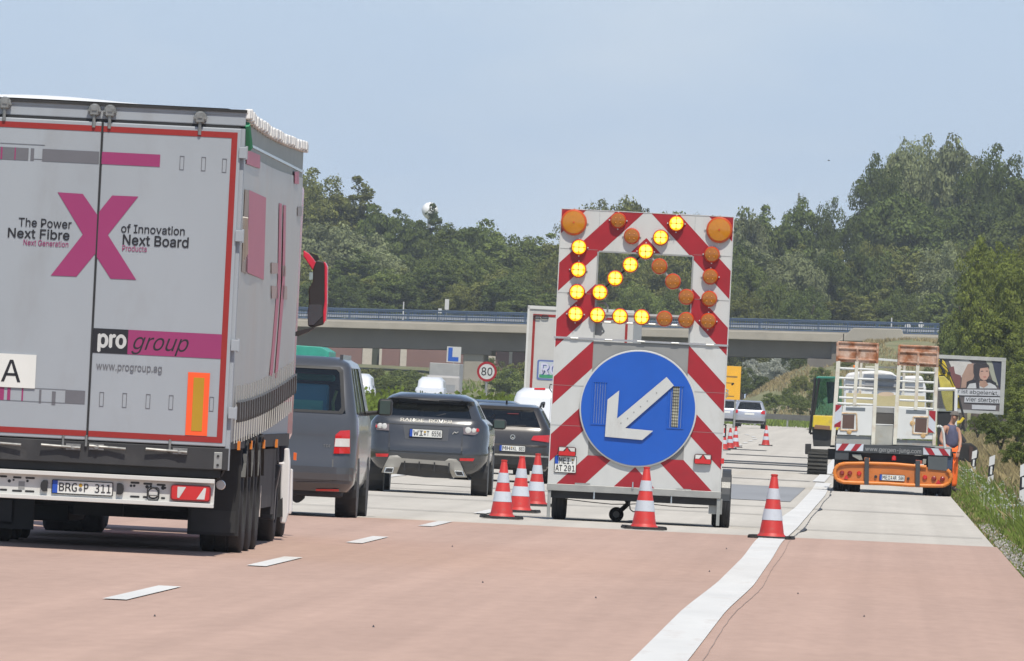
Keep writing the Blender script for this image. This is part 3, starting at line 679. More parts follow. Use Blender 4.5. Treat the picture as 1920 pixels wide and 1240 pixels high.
MB().prism([TF(*zm(*p), my) for p in ((245, 815), (400, 815), (400, 950), (300, 1050), (240, 1050), (232, 920))], my - .008, my).build('mirror_glass', mat('mirror_glass', (.30, .34, .34), .05, .9), hous)
MB().prism([TF(*zm(*p), my) for p in ((250, 440), (292, 440), (290, 525), (246, 525))], my - .014, my - .008).build('mirror_glass', mat('mirror_glass_pale', (.45, .6, .6), .1, .5), hous)
# ================================================================== warning sign trailer
SY = 149.5
SXc, _ = PX(1214, 400, SY)
sgn = empty('warning_trailer', (SXc, SY, 0), 0, 'tall red and white chevron sign trailer with amber lamp arrow above a blue keep-left disc', 'sign trailer')
def SF(px, py, Y=SY):
    x, z = PX(px, py, Y); return x - SXc, z
bx0, bz1 = SF(1053, 391.5); bx1 = SF(1376, 408)[0]; bz0 = SF(1200, 920)[1]
sc = (bx1 - bx0) / 323.0
def BQ(u, v): return (bx0 + u * sc, bz1 - v * sc)
VH = 241.0; VB = (bz1 - bz0) / sc          # hinge line, board bottom
regions = [(0, 72, 0, VH - 2), (251, 323, 0, VH - 2), (72, 251, 0, 77), (0, 72, VH + 2, 459), (251, 323, VH + 2, 459), (0, 323, 459, VB)]
names = ['side_board', 'side_board', 'top_board', 'side_board', 'side_board', 'bottom_board']
def clip(poly, f):
    out = []
    for i in range(len(poly)):
        a, b = poly[i], poly[(i + 1) % len(poly)]; fa, fb = f(a), f(b)
        if fa >= 0: out.append(a)
        if fa * fb < 0: t = fa / (fa - fb); out.append((a[0] + (b[0] - a[0]) * t, a[1] + (b[1] - a[1]) * t))
    return out
bands = [(-60, 47), (102, 155), (208.5, 260.5), (316, 367.5), (423.5, 474.5), (530.5, 581.5), (638, 690)]
for (a, b_, c, d), nm in zip(regions, names):
    p0, p1 = BQ(a, d), BQ(b_, c)
    bd = MB().box(p0[0] + .001, p1[0] - .001, .0, .03, p0[1], p1[1]).build(nm, signwhite, sgn, bevel=.0015, seg=1)
    for left in (True, False):
        rg = [(a, c), (b_, c), (b_, d), (a, d)]
        rg = clip(rg, (lambda p: 161.5 - p[0]) if left else (lambda p: p[0] - 161.5))
        if len(rg) < 3: continue
        cc = (lambda p: p[0] + p[1]) if left else (lambda p: 323 - p[0] + p[1])
        for lo_, hi in bands:
            q = clip(rg, lambda p: cc(p) - lo_); q = clip(q, lambda p: hi - cc(p)) if len(q) > 2 else q
            if len(q) > 2: MB().prism([BQ(*p) for p in q], -.0015, .001).build('red_stripe', red, bd)
# edge trim, panel joints
alu = mat('aluminium_edge', (.60, .60, .58), .4, .4, var=.06)
for u in (0, 323): 
    x = BQ(u, 0)[0]; MB().box(x - .006, x + .006, -.006, .05, bz0, bz1).build('edge_trim', alu, sgn)
MB().box(bx0, bx1, -.006, .05, bz1 - .004, bz1 + .006).build('edge_trim', alu, sgn)
zq = BQ(0, VH)[1]; b = MB().box(bx0 - .02, bx1 + .01, -.02, .03, zq - .013, zq + .013)
for u in (36, 100, 161, 225, 290): b.rod((BQ(u, 0)[0] - .05, -.02, zq), (BQ(u, 0)[0] + .05, -.02, zq), .014, None, 8)
b.build('hinge_rail', chrome, sgn)
for v in (74, 157, 330, 405):
    for a, c in ((0, 72), (251, 323)):
        p0, p1 = BQ(a, v), BQ(c, v); MB().box(p0[0], p1[0], -.0035, -.0012, p0[1] - .002, p0[1] + .002).build('panel_joint', greyp, sgn)
b = MB()
for u, v in ((73, 78), (250, 78), (73, 240), (250, 240)): pass
for u0_, u1_, v0, v1 in ((71, 74, 77, 239), (249, 252, 77, 239), (74, 249, 75, 78)): p0, p1 = BQ(u0_, v1), BQ(u1_, v0); b.box(p0[0], p1[0], -.004, .06, p0[1], p1[1])
b.build('opening_frame', steel, sgn)
# grey backing with the blue disc
p0, p1 = BQ(72, 459), BQ(251, VH + 4)
MB().box(p0[0], p1[0], .01, .03, p0[1], p1[1]).build('grey_backing', greyp, sgn, bevel=.002)
dx, dz = SF(1196.5, 766.5); rad = .772
disc = MB().lathe([(0, -.045), (rad - .008, -.045), (rad, -.038), (rad, -.012), (0, -.012)], (dx, 0, dz), 'y', 72).build('blue_disc', signwhite, sgn, smooth=True)
z5 = zz(1000, 620, 1335 / 420)
# louvre openings are cut in the blue face: build the face in strips round them
def louv(a, b_, c, d): (x0, z0), (x1, z1) = SF(*z5(a, d)), SF(*z5(b_, c)); return x0, x1, z0, z1
LA = louv(345, 447, 308, 556); LB = louv(797, 905, 332, 580)
rr = rad - .022
def disc_piece(xa, xb, za=None, zb=None):
    N_ = 40; pts = circ(dx, dz, rr, 160)
    q = clip(pts, lambda p: p[0] - xa); q = clip(q, lambda p: xb - p[0])
    if za is not None: q = clip(q, lambda p: p[1] - za)
    if zb is not None: q = clip(q, lambda p: zb - p[1])
    return q
b = MB()
for q in (disc_piece(dx - 2, LA[0]), disc_piece(LA[0], LA[1], LA[3]), disc_piece(LA[0], LA[1], None, LA[2]), disc_piece(LA[1], LB[0]), disc_piece(LB[0], LB[1], LB[3]), disc_piece(LB[0], LB[1], None, LB[2]), disc_piece(LB[1], dx + 2)):
    b.prism(q, -.052, -.0455)
b.build('blue_face', blue, disc)
for nm, (x0, x1, z0, z1) in (('a', LA), ('b', LB)):
    n = 6
    f = MB(); e = .008
    f.box(x0 - e, x0 + e, -.062, -.05, z0 - e, z1 + e); f.box(x1 - e, x1 + e, -.062, -.05, z0 - e, z1 + e); f.box(x0 + e, x1 - e, -.062, -.05, z1 - e, z1 + e); f.box(x0 + e, x1 - e, -.062, -.05, z0 - e, z0 + e)
    fo = f.build('louvre_frame', blue, disc)
    for k in range(n):
        xa = x0 + (x1 - x0) * (k + .06) / n; xb = x0 + (x1 - x0) * (k + .94) / n
        if nm == 'b' and k in (2, 3) : continue
        if nm == 'b' and k == 1:
            xb = xa + (xb - xa) * .5
        MB().prism_z([(xa, -.052), (xb, -.062), (xb, -.058), (xa, -.0475)], z0 + .008, z1 - .008).build('louvre_slat', blue, fo)
x0, x1, z0, z1 = LB; xa = x0 + (x1 - x0) * .25; xb = x0 + (x1 - x0) * .66
g = MB().box(xa, xb, -.0465, -.0455, z0 + .01, z1 - .01).build('louvre_gap', mat('gap_pale', (.36, .35, .27), .5, var=.5, scale=6, stretch=(.3, 1, 1)), disc)
b = MB()
for k in range(3): xx = xa + (xb - xa) * (k + .5) / 3; b.rod((xx, -.05, z0 + .01), (xx, -.05, z1 - .01), .0025, None, 5)
for k in range(14): q = z0 + (z1 - z0) * (k + .5) / 14; b.rod((xa, -.051, q), (xb, -.051, q), .0025, None, 5)
b.build('wire_grid', dark, disc)
AR = [SF(*z5(*p)) for p in ((795, 277), (838, 328), (548, 582), (715, 598), (650, 653), (427, 633), (443, 412), (513, 357), (500, 525))]
arrow = MB().prism(AR, -.085, -.070).build('white_arrow', signwhite, disc, bevel=.002)
for p in ((735, 372), (680, 420), (640, 453), (600, 487), (563, 523), (523, 552)):
    x, z = SF(*z5(*p)); MB().rod((x, -.090, z), (x, -.05, z), .009, None, 8).build('bolt', greyp, arrow)
# upper lamps
z4 = zz(1000, 370, 1628 / 420)
rings = [(0, .0)]
def lamp(p, r, lit, big=False):
    x, z = SF(*z4(*p)); nm = 'large_amber_lamp' if big else 'amber_lamp'
    base = MB().lathe([(0, -.075), (r * .9, -.07), (r, -.055), (r * 1.03, -.0), (r * .9, .02), (0, .02)], (x, 0, z), 'y', 28).build(nm, lamp_rim if not big else mat('big_rim', (.5, .07, .01), .35), sgn, smooth=True)
    m_ = amber_on if lit else (amber_big if big else amber_off)
    MB().lathe([(0, -.094), (r * .5, -.090), (r * .86, -.076), (r * .87, -.07)], (x, 0, z), 'y', 28).build('lens', m_, base, smooth=True)
    if big:
        MB().prism(circ(x, z, .012, 10), -.10, -.092).build('lens_hub', lamp_rim, base)
    else:
        for i in range(4):
            a = R(45 + 90 * i); rr_ = r * .42
            MB().lathe([(0, -.100), (r * (.30 if lit else .06), -.098), (r * (.33 if lit else .07), -.088)], (x + rr_ * math.cos(a), 0, z + rr_ * math.sin(a)), 'y', 12).build('led_cluster', led if lit else mat('lens_spark', (.75, .30, .06), .2), base, smooth=True)
        if lit:
            MB().box(x - r * .85, x + r * .85, -.101, -.098, z - .004, z + .004).build('lens_rib', amber_off, base); MB().box(x - .004, x + .004, -.102, -.099, z - r * .85, z + r * .85).build('lens_rib', amber_off, base)
    b = MB()
    for a in (0, 90, 180, 270): b.rod((x + r * 1.1 * math.cos(R(a)), -.02, z + r * 1.1 * math.sin(R(a))), (x + r * 1.1 * math.cos(R(a)), 0, z + r * 1.1 * math.sin(R(a))), .010, None, 6)
    if (x > BQ(74, 0)[0] and x < BQ(249, 0)[0] and z < BQ(0, 80)[1]): pass
    else: b.build('lamp_screw', alu, base, kind='stuff')
r_ = 14.8 * sc
for p in ((333, 364), (328, 528), (318, 690), (307, 850), (484, 692), (466, 857), (630, 866), (788, 872), (595, 590), (706, 492), (817, 395), (926, 294), (1040, 192)): lamp(p, r_, True)
for p in ((617, 169), (716, 283), (1298, 417), (1287, 577), (1279, 738), (1271, 900), (917, 503), (1015, 613), (1113, 725), (1111, 892), (953, 883)): lamp(p, r_, False)
lamp((295, 183), 24 * sc, False, True); lamp((1352, 238), 24 * sc, False, True)
def bar3(name, a, b_, r, m, y=.02): 
    p, q = SF(*z4(*a)), SF(*z4(*b_)); MB().rod((p[0], y, p[1]), (q[0], y, q[1]), r, None, 8).build(name, m, sgn)
bar3('lamp_brace', (484, 692), (817, 395), .012, dark); bar3('lamp_brace', (817, 395), (1113, 725), .018, steel); bar3('lamp_brace', (470, 850), (1130, 875), .028, greyp); bar3('lamp_brace', (440, 905), (1130, 935), .014, alu)
(x0, z0), (x1, z1) = SF(*z4(447, 1003)), SF(*z4(535, 768))
MB().box(x0, x0 + (x1 - x0) * .62, .06, .22, z0, z0 + (z1 - z0) * .42).build('control_box', greyp, sgn, bevel=.006)
MB().tube([(x0 + .01, .1, z0 + .3), (x0 + .01, .1, z1), (x1 - .03, .1, z1), (x1 + .01, .1, z1 - .04), (x1 + .01, .1, z0 + .25), (x1 - .08, .1, z0 + .16), (x1 - .02, .1, z0 + .05), (x1 - .08, .1, z0)], .012, 8).build('bent_pipe', steel, sgn)
# tail lights, plate
z6 = zz(1000, 820, 4.8)
for a, c, d, e in ((220, 388, 85, 172), (1445, 1608, 152, 245)):
    (x0, z0), (x1, z1) = SF(*z6(a, (d + e) / 2 + (e - d) / 2)), SF(*z6(c, d)); zm_ = SF(*z6((a + c) / 2, (d + e) / 2))[1]; h = (e - d) / 4.8 * sc / 2
    z0, z1 = zm_ - h, zm_ + h; w_ = x1 - x0
    t = MB().prism(rrect(x0, x1, z0, z1, .03), -.06, -.002).build('tail_light', mat('lamp_housing_dark', (.06, .02, .02), .4), sgn, bevel=.005)
    MB().prism(rrect(x0 + .01, x1 - .01, z0 + .008, zm_, .012), -.064, -.058).build('red_lens', redlens, t)
    for s in (-1, 1):
        xm = (x0 + x1) / 2; MB().prism([(xm + s * .012, zm_ + h * .8), (xm + s * w_ * .43, zm_ + h * .8), (xm + s * w_ * .43, zm_ + .004), (xm + s * w_ * .22, zm_ + .004)], -.064, -.058).build('clear_lens', clearlens, t)
    xm = (x0 + x1) / 2; MB().prism([(xm - w_ * .26, z0 + .012), (xm + w_ * .26, z0 + .012), (xm, z1 - .012)], -.070, -.0645).build('reflector_triangle', redlens, t)
(x0, _), (x1, _) = SF(*z6(192, 245)), SF(*z6(386, 245)); zt, zb_ = SF(*z6(290, 173))[1], SF(*z6(290, 316))[1]
pf = number_plate(sgn, x0 + .004, x1 - .004, zb_, zt, -.004, None, two=True)
h = zt - zb_; w_ = x1 - x0
text('plate_text', 'MEI', x0 + w_ * .20, x0 + w_ * .68, zb_ + h * .55, zb_ + h * .92, -.0235, ink, pf, .02); text('plate_text', 'AT', x0 + w_ * .05, x0 + w_ * .36, zb_ + h * .08, zb_ + h * .45, -.0235, ink, pf, .02)
text('plate_text', '201', x0 + w_ * .45, x0 + w_ * .94, zb_ + h * .08, zb_ + h * .45, -.0235, ink, pf, .02)
MB().prism(circ(x0 + w_ * .83, zb_ + h * .80, .014, 10), -.024, -.0195).build('plate_seal', refl_y, pf); MB().prism(circ(x0 + w_ * .83, zb_ + h * .62, .012, 10), -.024, -.0195).build('plate_seal', pgrey, pf)
# chassis
(rx0, rz1), (rx1, rz0) = SF(*z6(122, 440)), SF(*z6(1680, 560)); rzc = SF(*z6(900, 490))[1]
MB().box(rx0, rx1 + .01, -.07, .10, rzc - .035, rzc + .055).build('bumper_rail', mat('rail_galvanised', (.36, .36, .34), .45, .5, var=.1, scale=6), sgn, bevel=.004)
MB().box(rx0 + .05, rx1 - .05, .0, 3.0, rzc - .13, rzc - .04).build('chassis_frame', dark, sgn)
MB().box(-.08, .08, 2.9, 4.2, rzc - .13, rzc - .03).build('drawbar', dark, sgn)
wr = .36; 
xl_ = (SF(*z6(145, 650))[0] + SF(*z6(275, 650))[0]) / 2; xr_ = (SF(*z6(1608, 650))[0] + SF(*z6(1760, 650))[0]) / 2
wl = wheel(sgn, xl_ + .01, .75, .33, .33, .19, side=-1)
wheel(sgn, SF(*z6(1650, 700))[0] + .02, .75, .33, .33, .19, side=1)
xg = SF(*z6(1725, 600))[0]; wz = SF(*z6(1725, 822))[1]
t = wheel(sgn, xg + .005, .55, .365, .365, .115, side=1); 
b = MB(); pts = [(.6 + .42 * math.cos(R(a)), .36 + .42 * math.sin(R(a))) for a in range(0, 181, 12)] + [(.6 + .40 * math.cos(R(a)), .36 + .40 * math.sin(R(a))) for a in range(180, -1, -12)]
b.prism_x(pts, xg - .06, xg + .055); b.build('mudguard', mat('guard_plastic', (.05, .052, .055), .35, var=.2), sgn)
for xx in (SF(*z6(140, 600))[0], SF(*z6(1662, 700))[0]):
    MB().box(xx - .022, xx + .022, -.05, -.01, .03, rzc - .035).build('support_leg', steel, sgn, bevel=.003)
(x0, z0), (x1, z1) = SF(*z6(1575, 690)), SF(*z6(1700, 585)); MB().box(x0, x1, .05, .3, z0, rzc - .04).build('wheel_bracket', steel, sgn)
jx, jz = SF(*z6(728, 690)); jr = .098
jw = MB().lathe([(0, -.03), (jr * .5, -.03), (jr * .55, -.04), (jr * .9, -.04), (jr, -.02), (jr, .02), (jr * .9, .04), (0, .04)], (jx, 1.2, jr + .004), 'y', 24).build('jockey_wheel', rubber, sgn, smooth=True)
MB().prism(circ(jx, jr + .004, jr * .45, 16), 1.155, 1.175).build('hub', greyp, jw)
a, c = SF(*z6(770, 660)), SF(*z6(840, 600)); MB().tube([(jx + .02, 1.2, jr + .02), (c[0], 1.2, c[1]), (SF(*z6(810, 560))[0], 1.2, rzc - .1)], .032, 8).build('jockey_arm', dark, sgn)
MB().tube([(SF(*z6(*p))[0], .02, SF(*z6(*p))[1]) for p in ((880, 520), (865, 600), (872, 650), (900, 672), (930, 665))], .009, 6).build('cable', black, sgn)
cb = [(300, 560), (500, 585), (700, 605), (850, 605), (1000, 598), (1200, 620), (1400, 635), (1570, 638)]
MB().tube([(SF(*z6(*p))[0], .3, SF(*z6(*p))[1]) for p in cb], .006, 6).build('cable', black, sgn)
MB().tube([(SF(*z6(*p))[0], .3, SF(*z6(*p))[1]) for p in ((285, 552), (330, 545), (600, 560), (900, 560))], .006, 6).build('brake_rod', steel, sgn)
for p in ((548, 520), (1243, 560), (896, 430)):
    x, z = SF(*z6(*p)); MB().rod((x, -.08, z + .04), (x, -.08, z - .05), .009, .013, 8).build('pin', chrome, sgn)
for p in ((442, 424), (1352, 476)):
    x, z = SF(*z6(*p)); MB().box(x - .10, x + .10, -.012, -.002, z - .016, z + .016).build('floor_hinge', steel, sgn)
# handles, hooks on the edge
x, z = BQ(323, 400); MB().tube([(x, 0, z + .08), (x + .03, 0, z + .08), (x + .03, 0, z - .08), (x, 0, z - .08)], .01, 6).build('side_handle', black, sgn)
x, z = SF(*z5(1150, 312)); MB().rod((x, 0, z), (x + .10, 0, z), .005, None, 6).build('side_latch', black, sgn); MB().rod((x + .07, 0, z - .025), (x + .10, 0, z + .0), .012, None, 6).build('side_latch', black, sgn)
for yy in (355, 375): x, z = SF(*z5(1140, yy)); MB().tube([(x, 0, z + .02), (x + .05, 0, z), (x + .02, 0, z - .06)], .007, 6).build('side_latch', steel, sgn)
x, z = SF(*z5(1125, 778)); MB().box(x - .02, x + .025, -.02, .05, z - .035, z + .035).build('side_marker', redlens, sgn)
MB().tube([(SF(*z5(*p))[0], .05, SF(*z5(*p))[1]) for p in ((118, 325), (100, 320), (95, 345), (112, 370))], .006, 6).build('side_hook', black, sgn)
# back braces so the board stands as a real frame
for u in (20, 303): x = BQ(u, 0)[0]; MB().box(x - .03, x + .03, .05, .11, rzc, bz1 - .05).build('mast', steel, sgn); MB().rod((x, .1, rzc + 1.3), (x, 1.6, rzc), .03, None, 8).build('stay', steel, sgn)
b = MB().tube([(BQ(252, 0)[0] + .02, .02, BQ(0, 85)[1]), (BQ(249, 0)[0], .02, BQ(0, 150)[1]), (BQ(248, 0)[0], .02, BQ(0, 200)[1])], .008, 6); b.build('cable', black, sgn)

# ================================================================== cones
CONES = 'red and white traffic cones'
def cone_prof(z0, z1): 
    f = lambda z: .150 - (.150 - .038) * ((z - .03) / .69)
    return [(f(z0), z0), (f(z1), z1)]
def make_cone():
    c = empty('traffic_cone', (0, 0, 0))
    b = MB().prism_z([(-.26, -.22), (-.22, -.26), (.22, -.26), (.26, -.22), (.26, .22), (.22, .26), (-.22, .26), (-.26, .22)], 0, .028)
    b.box(-.25, -.18, -.25, .25, .028, .04).box(.18, .25, -.25, .25, .028, .04); b.build('base', rubber, c, bevel=.006)
    g = MB().lathe([(.172, .028), (.165, .04), (.148, .055)] + cone_prof(.07, .70)[0:0] + cone_prof(.07, .715) + [(.036, .722), (.042, .735), (.042, .748), (.03, .752), (.028, .70)], n=28)
    g.build('body', coner, c, smooth=True)
    for z0, z1 in ((.215, .345), (.46, .585)):
        pr_ = [(r + .003, z) for r, z in cone_prof(z0, z1)]; MB().lathe([(pr_[0][0] - .004, z0)] + pr_ + [(pr_[1][0] - .004, z1)], n=28).build('reflective_band', conew, c, smooth=True)
    return c
cone0 = make_cone()
def place_cone(px, py, hpx, label, Y=None, rz=0., first=[True]):
    if Y is None: Y = gnd(px, py - 2)[1]
    x, _ = PX(px, py, Y); z = gz(Y) + .012
    o = cone0 if first[0] else copy_tree(cone0); first[0] = False
    o.location = (x, Y, z); o.rotation_euler = (0, 0, rz); s = hpx * Y / FPX / .752; o.scale = (s, s, s); tag(o, label, 'traffic cone', CONES); return o
place_cone(940, 976, 110, 'red and white cone nearest the lane dashes, leftmost of the three by the trailer wheel', rz=.15)
place_cone(974, 964, 105, 'middle red and white cone of the three beside the sign trailer', rz=-.1)
place_cone(1004, 952, 98, 'red and white cone closest to the sign trailer wheel, rearmost of three', rz=.05)
place_cone(1207, 996, 117, 'red and white cone standing in front of the sign trailer, below the blue disc', rz=.12)
place_cone(1446, 1014, 121, 'red and white cone standing alone on the thick white edge line', rz=-.08)
# ================================================================== cars and vans (stack of rounded plan rings)
FXR = [-1, -.6, -.2, .2, .6, 1]; FYS = [0, .16, .20, .42, .46, .76, .80, 1]
def ring(z, hw, yr, yf, r):
    p = [(f * (hw - r), yr) for f in FXR]
    p += [(hw - r + r * math.sin(R(a)), yr + r - r * math.cos(R(a))) for a in (22.5, 45, 67.5)]
    p += [(hw, yr + r + (yf - yr - 2 * r) * f) for f in FYS]
    p += [(hw - r + r * math.cos(R(a)), yf - r + r * math.sin(R(a))) for a in (22.5, 45, 67.5)]
    p += [(-f * (hw - r), yf) for f in FXR]
    p += [(-(hw - r) - r * math.sin(R(a)), yf - r + r * math.cos(R(a))) for a in (22.5, 45, 67.5)]
    p += [(-hw, yf - r - (yf - yr - 2 * r) * f) for f in FYS]
    p += [(-(hw - r) - r * math.cos(R(a)), yr + r - r * math.sin(R(a))) for a in (22.5, 45, 67.5)]
    return [(x, y, z) for x, y in p]
NR = len(ring(0, 1, 0, 4, .1))
REAR = list(range(0, 5)); SR = [8 + i for i in range(1, 8)]
def segs():
    right = [9, 10, 11, 12, 13, 14, 15][0:0]
    s0 = 9                                    # first side point index
    pan = [(s0 + 0, s0 + 1), (s0 + 2, s0 + 3), (s0 + 4, s0 + 5)]
    front0 = s0 + 8 + 3; l0 = front0 + 6 + 3
    lp = [(l0 + 2, l0 + 3), (l0 + 4, l0 + 5), (l0 + 6, l0 + 7)]
    return {'rear_window': [list(range(0, 5))], 'side_window': [[a] for a, _ in pan] + [[a] for a, _ in lp], 'windscreen': [list(range(front0, front0 + 5))]}
class Car:
    def __init__(s, name, label, cat, Xc, Y, rings, glass_band, paint, z0=None, rz=0, group=None, wh=(.34, .23, .78, .75), L=None, gm=None, rear_glass=True, interior=True, side_glass=True):
        s.X, s.Y, s.z0 = Xc, Y, gz(Y) if z0 is None else z0
        s.root = empty(name, (Xc, Y, s.z0 + .004), rz, label, cat, group); s.r = rings
        R_ = [ring(*q) for q in rings]; V = [p for q in R_ for p in q]; n = NR; F_ = []
        g0, g1 = glass_band; SG = segs()
        if not rear_glass: SG['rear_window'] = []
        if not side_glass: SG['side_window'] = SG['side_window'][2:3] + SG['side_window'][3:4]
        gl = set()
        for k, L_ in SG.items():
            for grp in L_:
                for i in grp: gl.add(i)
        for j in range(len(R_) - 1):
            for i in range(n):
                if g0 <= j < g1 and i in gl: continue
                F_.append((j * n + i, j * n + (i + 1) % n, (j + 1) * n + (i + 1) % n, (j + 1) * n + i))
        F_.append(tuple(range((len(R_) - 1) * n, len(R_) * n))); F_.append(tuple(range(n))[::-1])
        s.body = MB().add(V, F_).build('body', paint, s.root, smooth=True)
        for k, L_ in SG.items():
            for grp in L_:
                vs = []; fs = []
                for j in range(g0, g1 + 1):
                    for i in grp + [grp[-1] + 1]: vs.append(R_[j][i % n])
                w_ = len(grp) + 1
                for j in range(g1 - g0):
                    for i in range(len(grp)): fs.append((j * w_ + i, j * w_ + i + 1, (j + 1) * w_ + i + 1, (j + 1) * w_ + i))
                cx = sum(v[0] for v in vs) / len(vs); 
                vs = [(v[0] * .992, v[1] + (.010 if k == 'rear_window' else 0), v[2]) for v in vs]
                mesh_obj(k, vs, fs, gm or glass, s.root, smooth=True)
        s.L = L or rings[2][3]
        r, w, ya, track = wh
        hw = max(q[1] for q in rings)
        for y in (ya, s.L - .9):
            for k in (-1, 1):
                x = k * (hw - w / 2 + .004); wheel(s.root, x, y, r, r, w, side=k)
                MB().rod((k * (hw - .25), y, r + .02), (k * (hw + .006), y, r + .02), r + .05, None, 24).build('wheel_arch', black, s.root)
        if interior:
            zt = rings[g0][0]
            for x in (-.4, .4):
                for y in (rings[g0][2] + .75, rings[g0][2] + 1.7):
                    st = MB().box(x - .24, x + .24, y, y + .16, zt - .35, zt + .12).build('seat', seatm, s.root, bevel=.05)
                    MB().box(x - .13, x + .13, y + .02, y + .12, zt + .15, zt + .34).build('headrest', seatm, st, bevel=.04)
            MB().box(-hw * .85, hw * .85, rings[g0][2] + .15, s.L - 1.2, zt - .42, zt - .38).build('cabin_floor', seatm, s.root)
    def surf(s, x, z):
        r = s.r
        for a, b in zip(r, r[1:]):
            if z <= b[0] or b is r[-1]:
                t = max(0, min(1, (z - a[0]) / max(1e-6, b[0] - a[0]))); q = [a[i] + (b[i] - a[i]) * t for i in range(5)]
                d = abs(x) - (q[1] - q[4]); y = q[2]
                if d > 0: y += q[4] - math.sqrt(max(0, q[4] ** 2 - min(d, q[4]) ** 2))
                return y
        return 0
    def P(s, px, py):
        x, z = PX(px, py, s.Y); return x - s.X, z - s.z0
    def drape(s, name, pts, m, proud=.012, parent=None, raw=False, thick=.02):
        q = pts if raw else [s.P(*p) for p in pts]; n = len(q)
        a = sum(q[i][0] * q[(i + 1) % n][1] - q[(i + 1) % n][0] * q[i][1] for i in range(n))
        if a < 0: q = q[::-1]
        # subdivide edges so that the piece follows the panel
        b = MB(); xs = [p[0] for p in q]; zs_ = [p[1] for p in q]; nx_ = max(1, int((max(xs) - min(xs)) / .05)); nz2 = max(1, int((max(zs_) - min(zs_)) / .06))
        # the outline may be concave: cut triangles of it, not the outline itself
        from mathutils.geometry import tessellate_polygon
        tris = tessellate_polygon([[Vector((a_, c_, 0)) for a_, c_ in q]])
        for tr in tris:
            T_ = [q[k] for k in tr]
            for i in range(nx_):
                xa, xb = min(xs) + (max(xs) - min(xs)) * i / nx_, min(xs) + (max(xs) - min(xs)) * (i + 1) / nx_
                c1 = clip(clip(T_, lambda p: p[0] - xa) or [], lambda p: xb - p[0])
                if len(c1) < 3: continue
                for j in range(nz2):
                    za, zb = min(zs_) + (max(zs_) - min(zs_)) * j / nz2, min(zs_) + (max(zs_) - min(zs_)) * (j + 1) / nz2
                    c2 = clip(clip(c1, lambda p: p[1] - za) or [], lambda p: zb - p[1])
                    if len(c2) > 2: b.add([(x, s.surf(x, z) - proud, z) for x, z in c2], [tuple(range(len(c2)))])
        k = len(b.v); b.add([(x, s.surf(x, z) - proud, z) for x, z in q] + [(x, s.surf(x, z) + thick, z) for x, z in q], [(i, i + n, (i + 1) % n + n, (i + 1) % n) for i in range(n)])
        o = b.build(name, m, parent or s.root); bm = bmesh.new(); bm.from_mesh(o.data); bmesh.ops.remove_doubles(bm, verts=bm.verts, dist=.0004); bm.to_mesh(o.data); bm.free(); return o
    def plate(s, px0, px1, py, h, txt):
        (x0, z), (x1, z_) = s.P(px0, py), s.P(px1, py); zc = s.P((px0 + px1) / 2, py)[1]
        y = min(s.surf(x0, zc - h / 2), s.surf(x1, zc + h / 2)); number_plate(s.root, x0, x1, zc - h / 2, zc + h / 2, y - .01, txt)
    def poly(s, name, pts, y0, y1, m, bevel=0, smooth=False, parent=None):
        return MB().prism([s.P(*p) for p in pts], y0, y1).build(name, m, parent or s.root, bevel=bevel)
    def txt(s, t, px0, px1, cx, yt, yb, m, bold=.01, name='lettering'):
        x0, x1 = s.P(px0, (yt + yb) / 2)[0], s.P(px1, (yt + yb) / 2)[0]; za, zb = s.P(cx, yb)[1], s.P(cx, yt)[1]
        y = s.surf((x0 + x1) / 2, za) - .012; text(name, t, x0, x1, za, zb, y, m, s.root, bold, at=lambda a, b, c: (a, s.surf(a, c) - .006, c))

paint_van = mat('van_grey_paint', (.072, .075, .082), .30, .3, var=.04, coat=.7, dirt_or_bounce=(.09, .09, .088), dirt_or_bounce_amt=.12, dscale=1.2)
paint_suv = mat('suv_grey_paint', (.050, .052, .057), .26, .3, var=.04, coat=.9, dirt_or_bounce=(.075, .072, .068), dirt_or_bounce_amt=.12, dscale=1.5)
paint_wag = mat('wagon_brown_paint', (.040, .036, .034), .3, .3, var=.04, coat=.8, dirt_or_bounce=(.10, .09, .08), dirt_or_bounce_amt=.12)
paint_white = mat('van_white_paint', (.62, .64, .67), .35, var=.02, coat=.5)
paint_silver = mat('silver_paint', (.42, .44, .50), .3, .4, var=.03, coat=.6)
paint_black = mat('black_car_paint', (.03, .034, .04), .25, .2, coat=.8)
silver = mat('silver_trim', (.42, .41, .38), .4, .4)

# --- grey van
VX = PX(667, 850, 138)[0] - .95
van = Car('passenger_van', 'dark grey van with blue crate behind its rear window, next to the lorry', 'van', VX, 138,
    [(.32, .86, .10, 4.6, .2), (.42, .93, .00, 4.8, .22), (.60, .95, -.02, 4.88, .25), (.72, .95, .04, 4.88, .22), (1.0, .95, .05, 4.8, .16), (1.20, .94, .07, 4.5, .14),
     (1.27, .93, .09, 4.1, .13), (1.83, .83, .22, 3.3, .13), (1.89, .80, .27, 3.2, .16), (1.955, .68, .45, 3.0, .2)], (6, 7), paint_van, wh=(.335, .235, 1.0, .75), rz=R(.35), gm=glassmat('van_glass', (.8, .85, .85), see=.75), interior=False)
zv = zz(420, 760, 1157 / 280); zx = zz(540, 620, 1697 / 520)
van.drape('tail_light', [zx(290, 640), zx(320, 615), zx(378, 612), zx(378, 755), zx(278, 755)], redlens, .02)
van.drape('tail_light_clear', [zx(290, 662), zx(377, 664), zx(376, 714), zx(284, 712)], clearlens, .026)
van.drape('bumper_light', [zv(710, 652), zv(888, 654), zv(886, 672), zv(708, 668)], redlens, .012)
van.drape('bumper_reflector_left', [(-.72, .52), (-.40, .52), (-.40, .56), (-.72, .56)], redlens, .012, raw=True).name = 'bumper_light'
van.drape('tail_light', [(-.94, .98), (-.80, .98), (-.80, 1.30), (-.94, 1.30)], redlens, .02, raw=True)
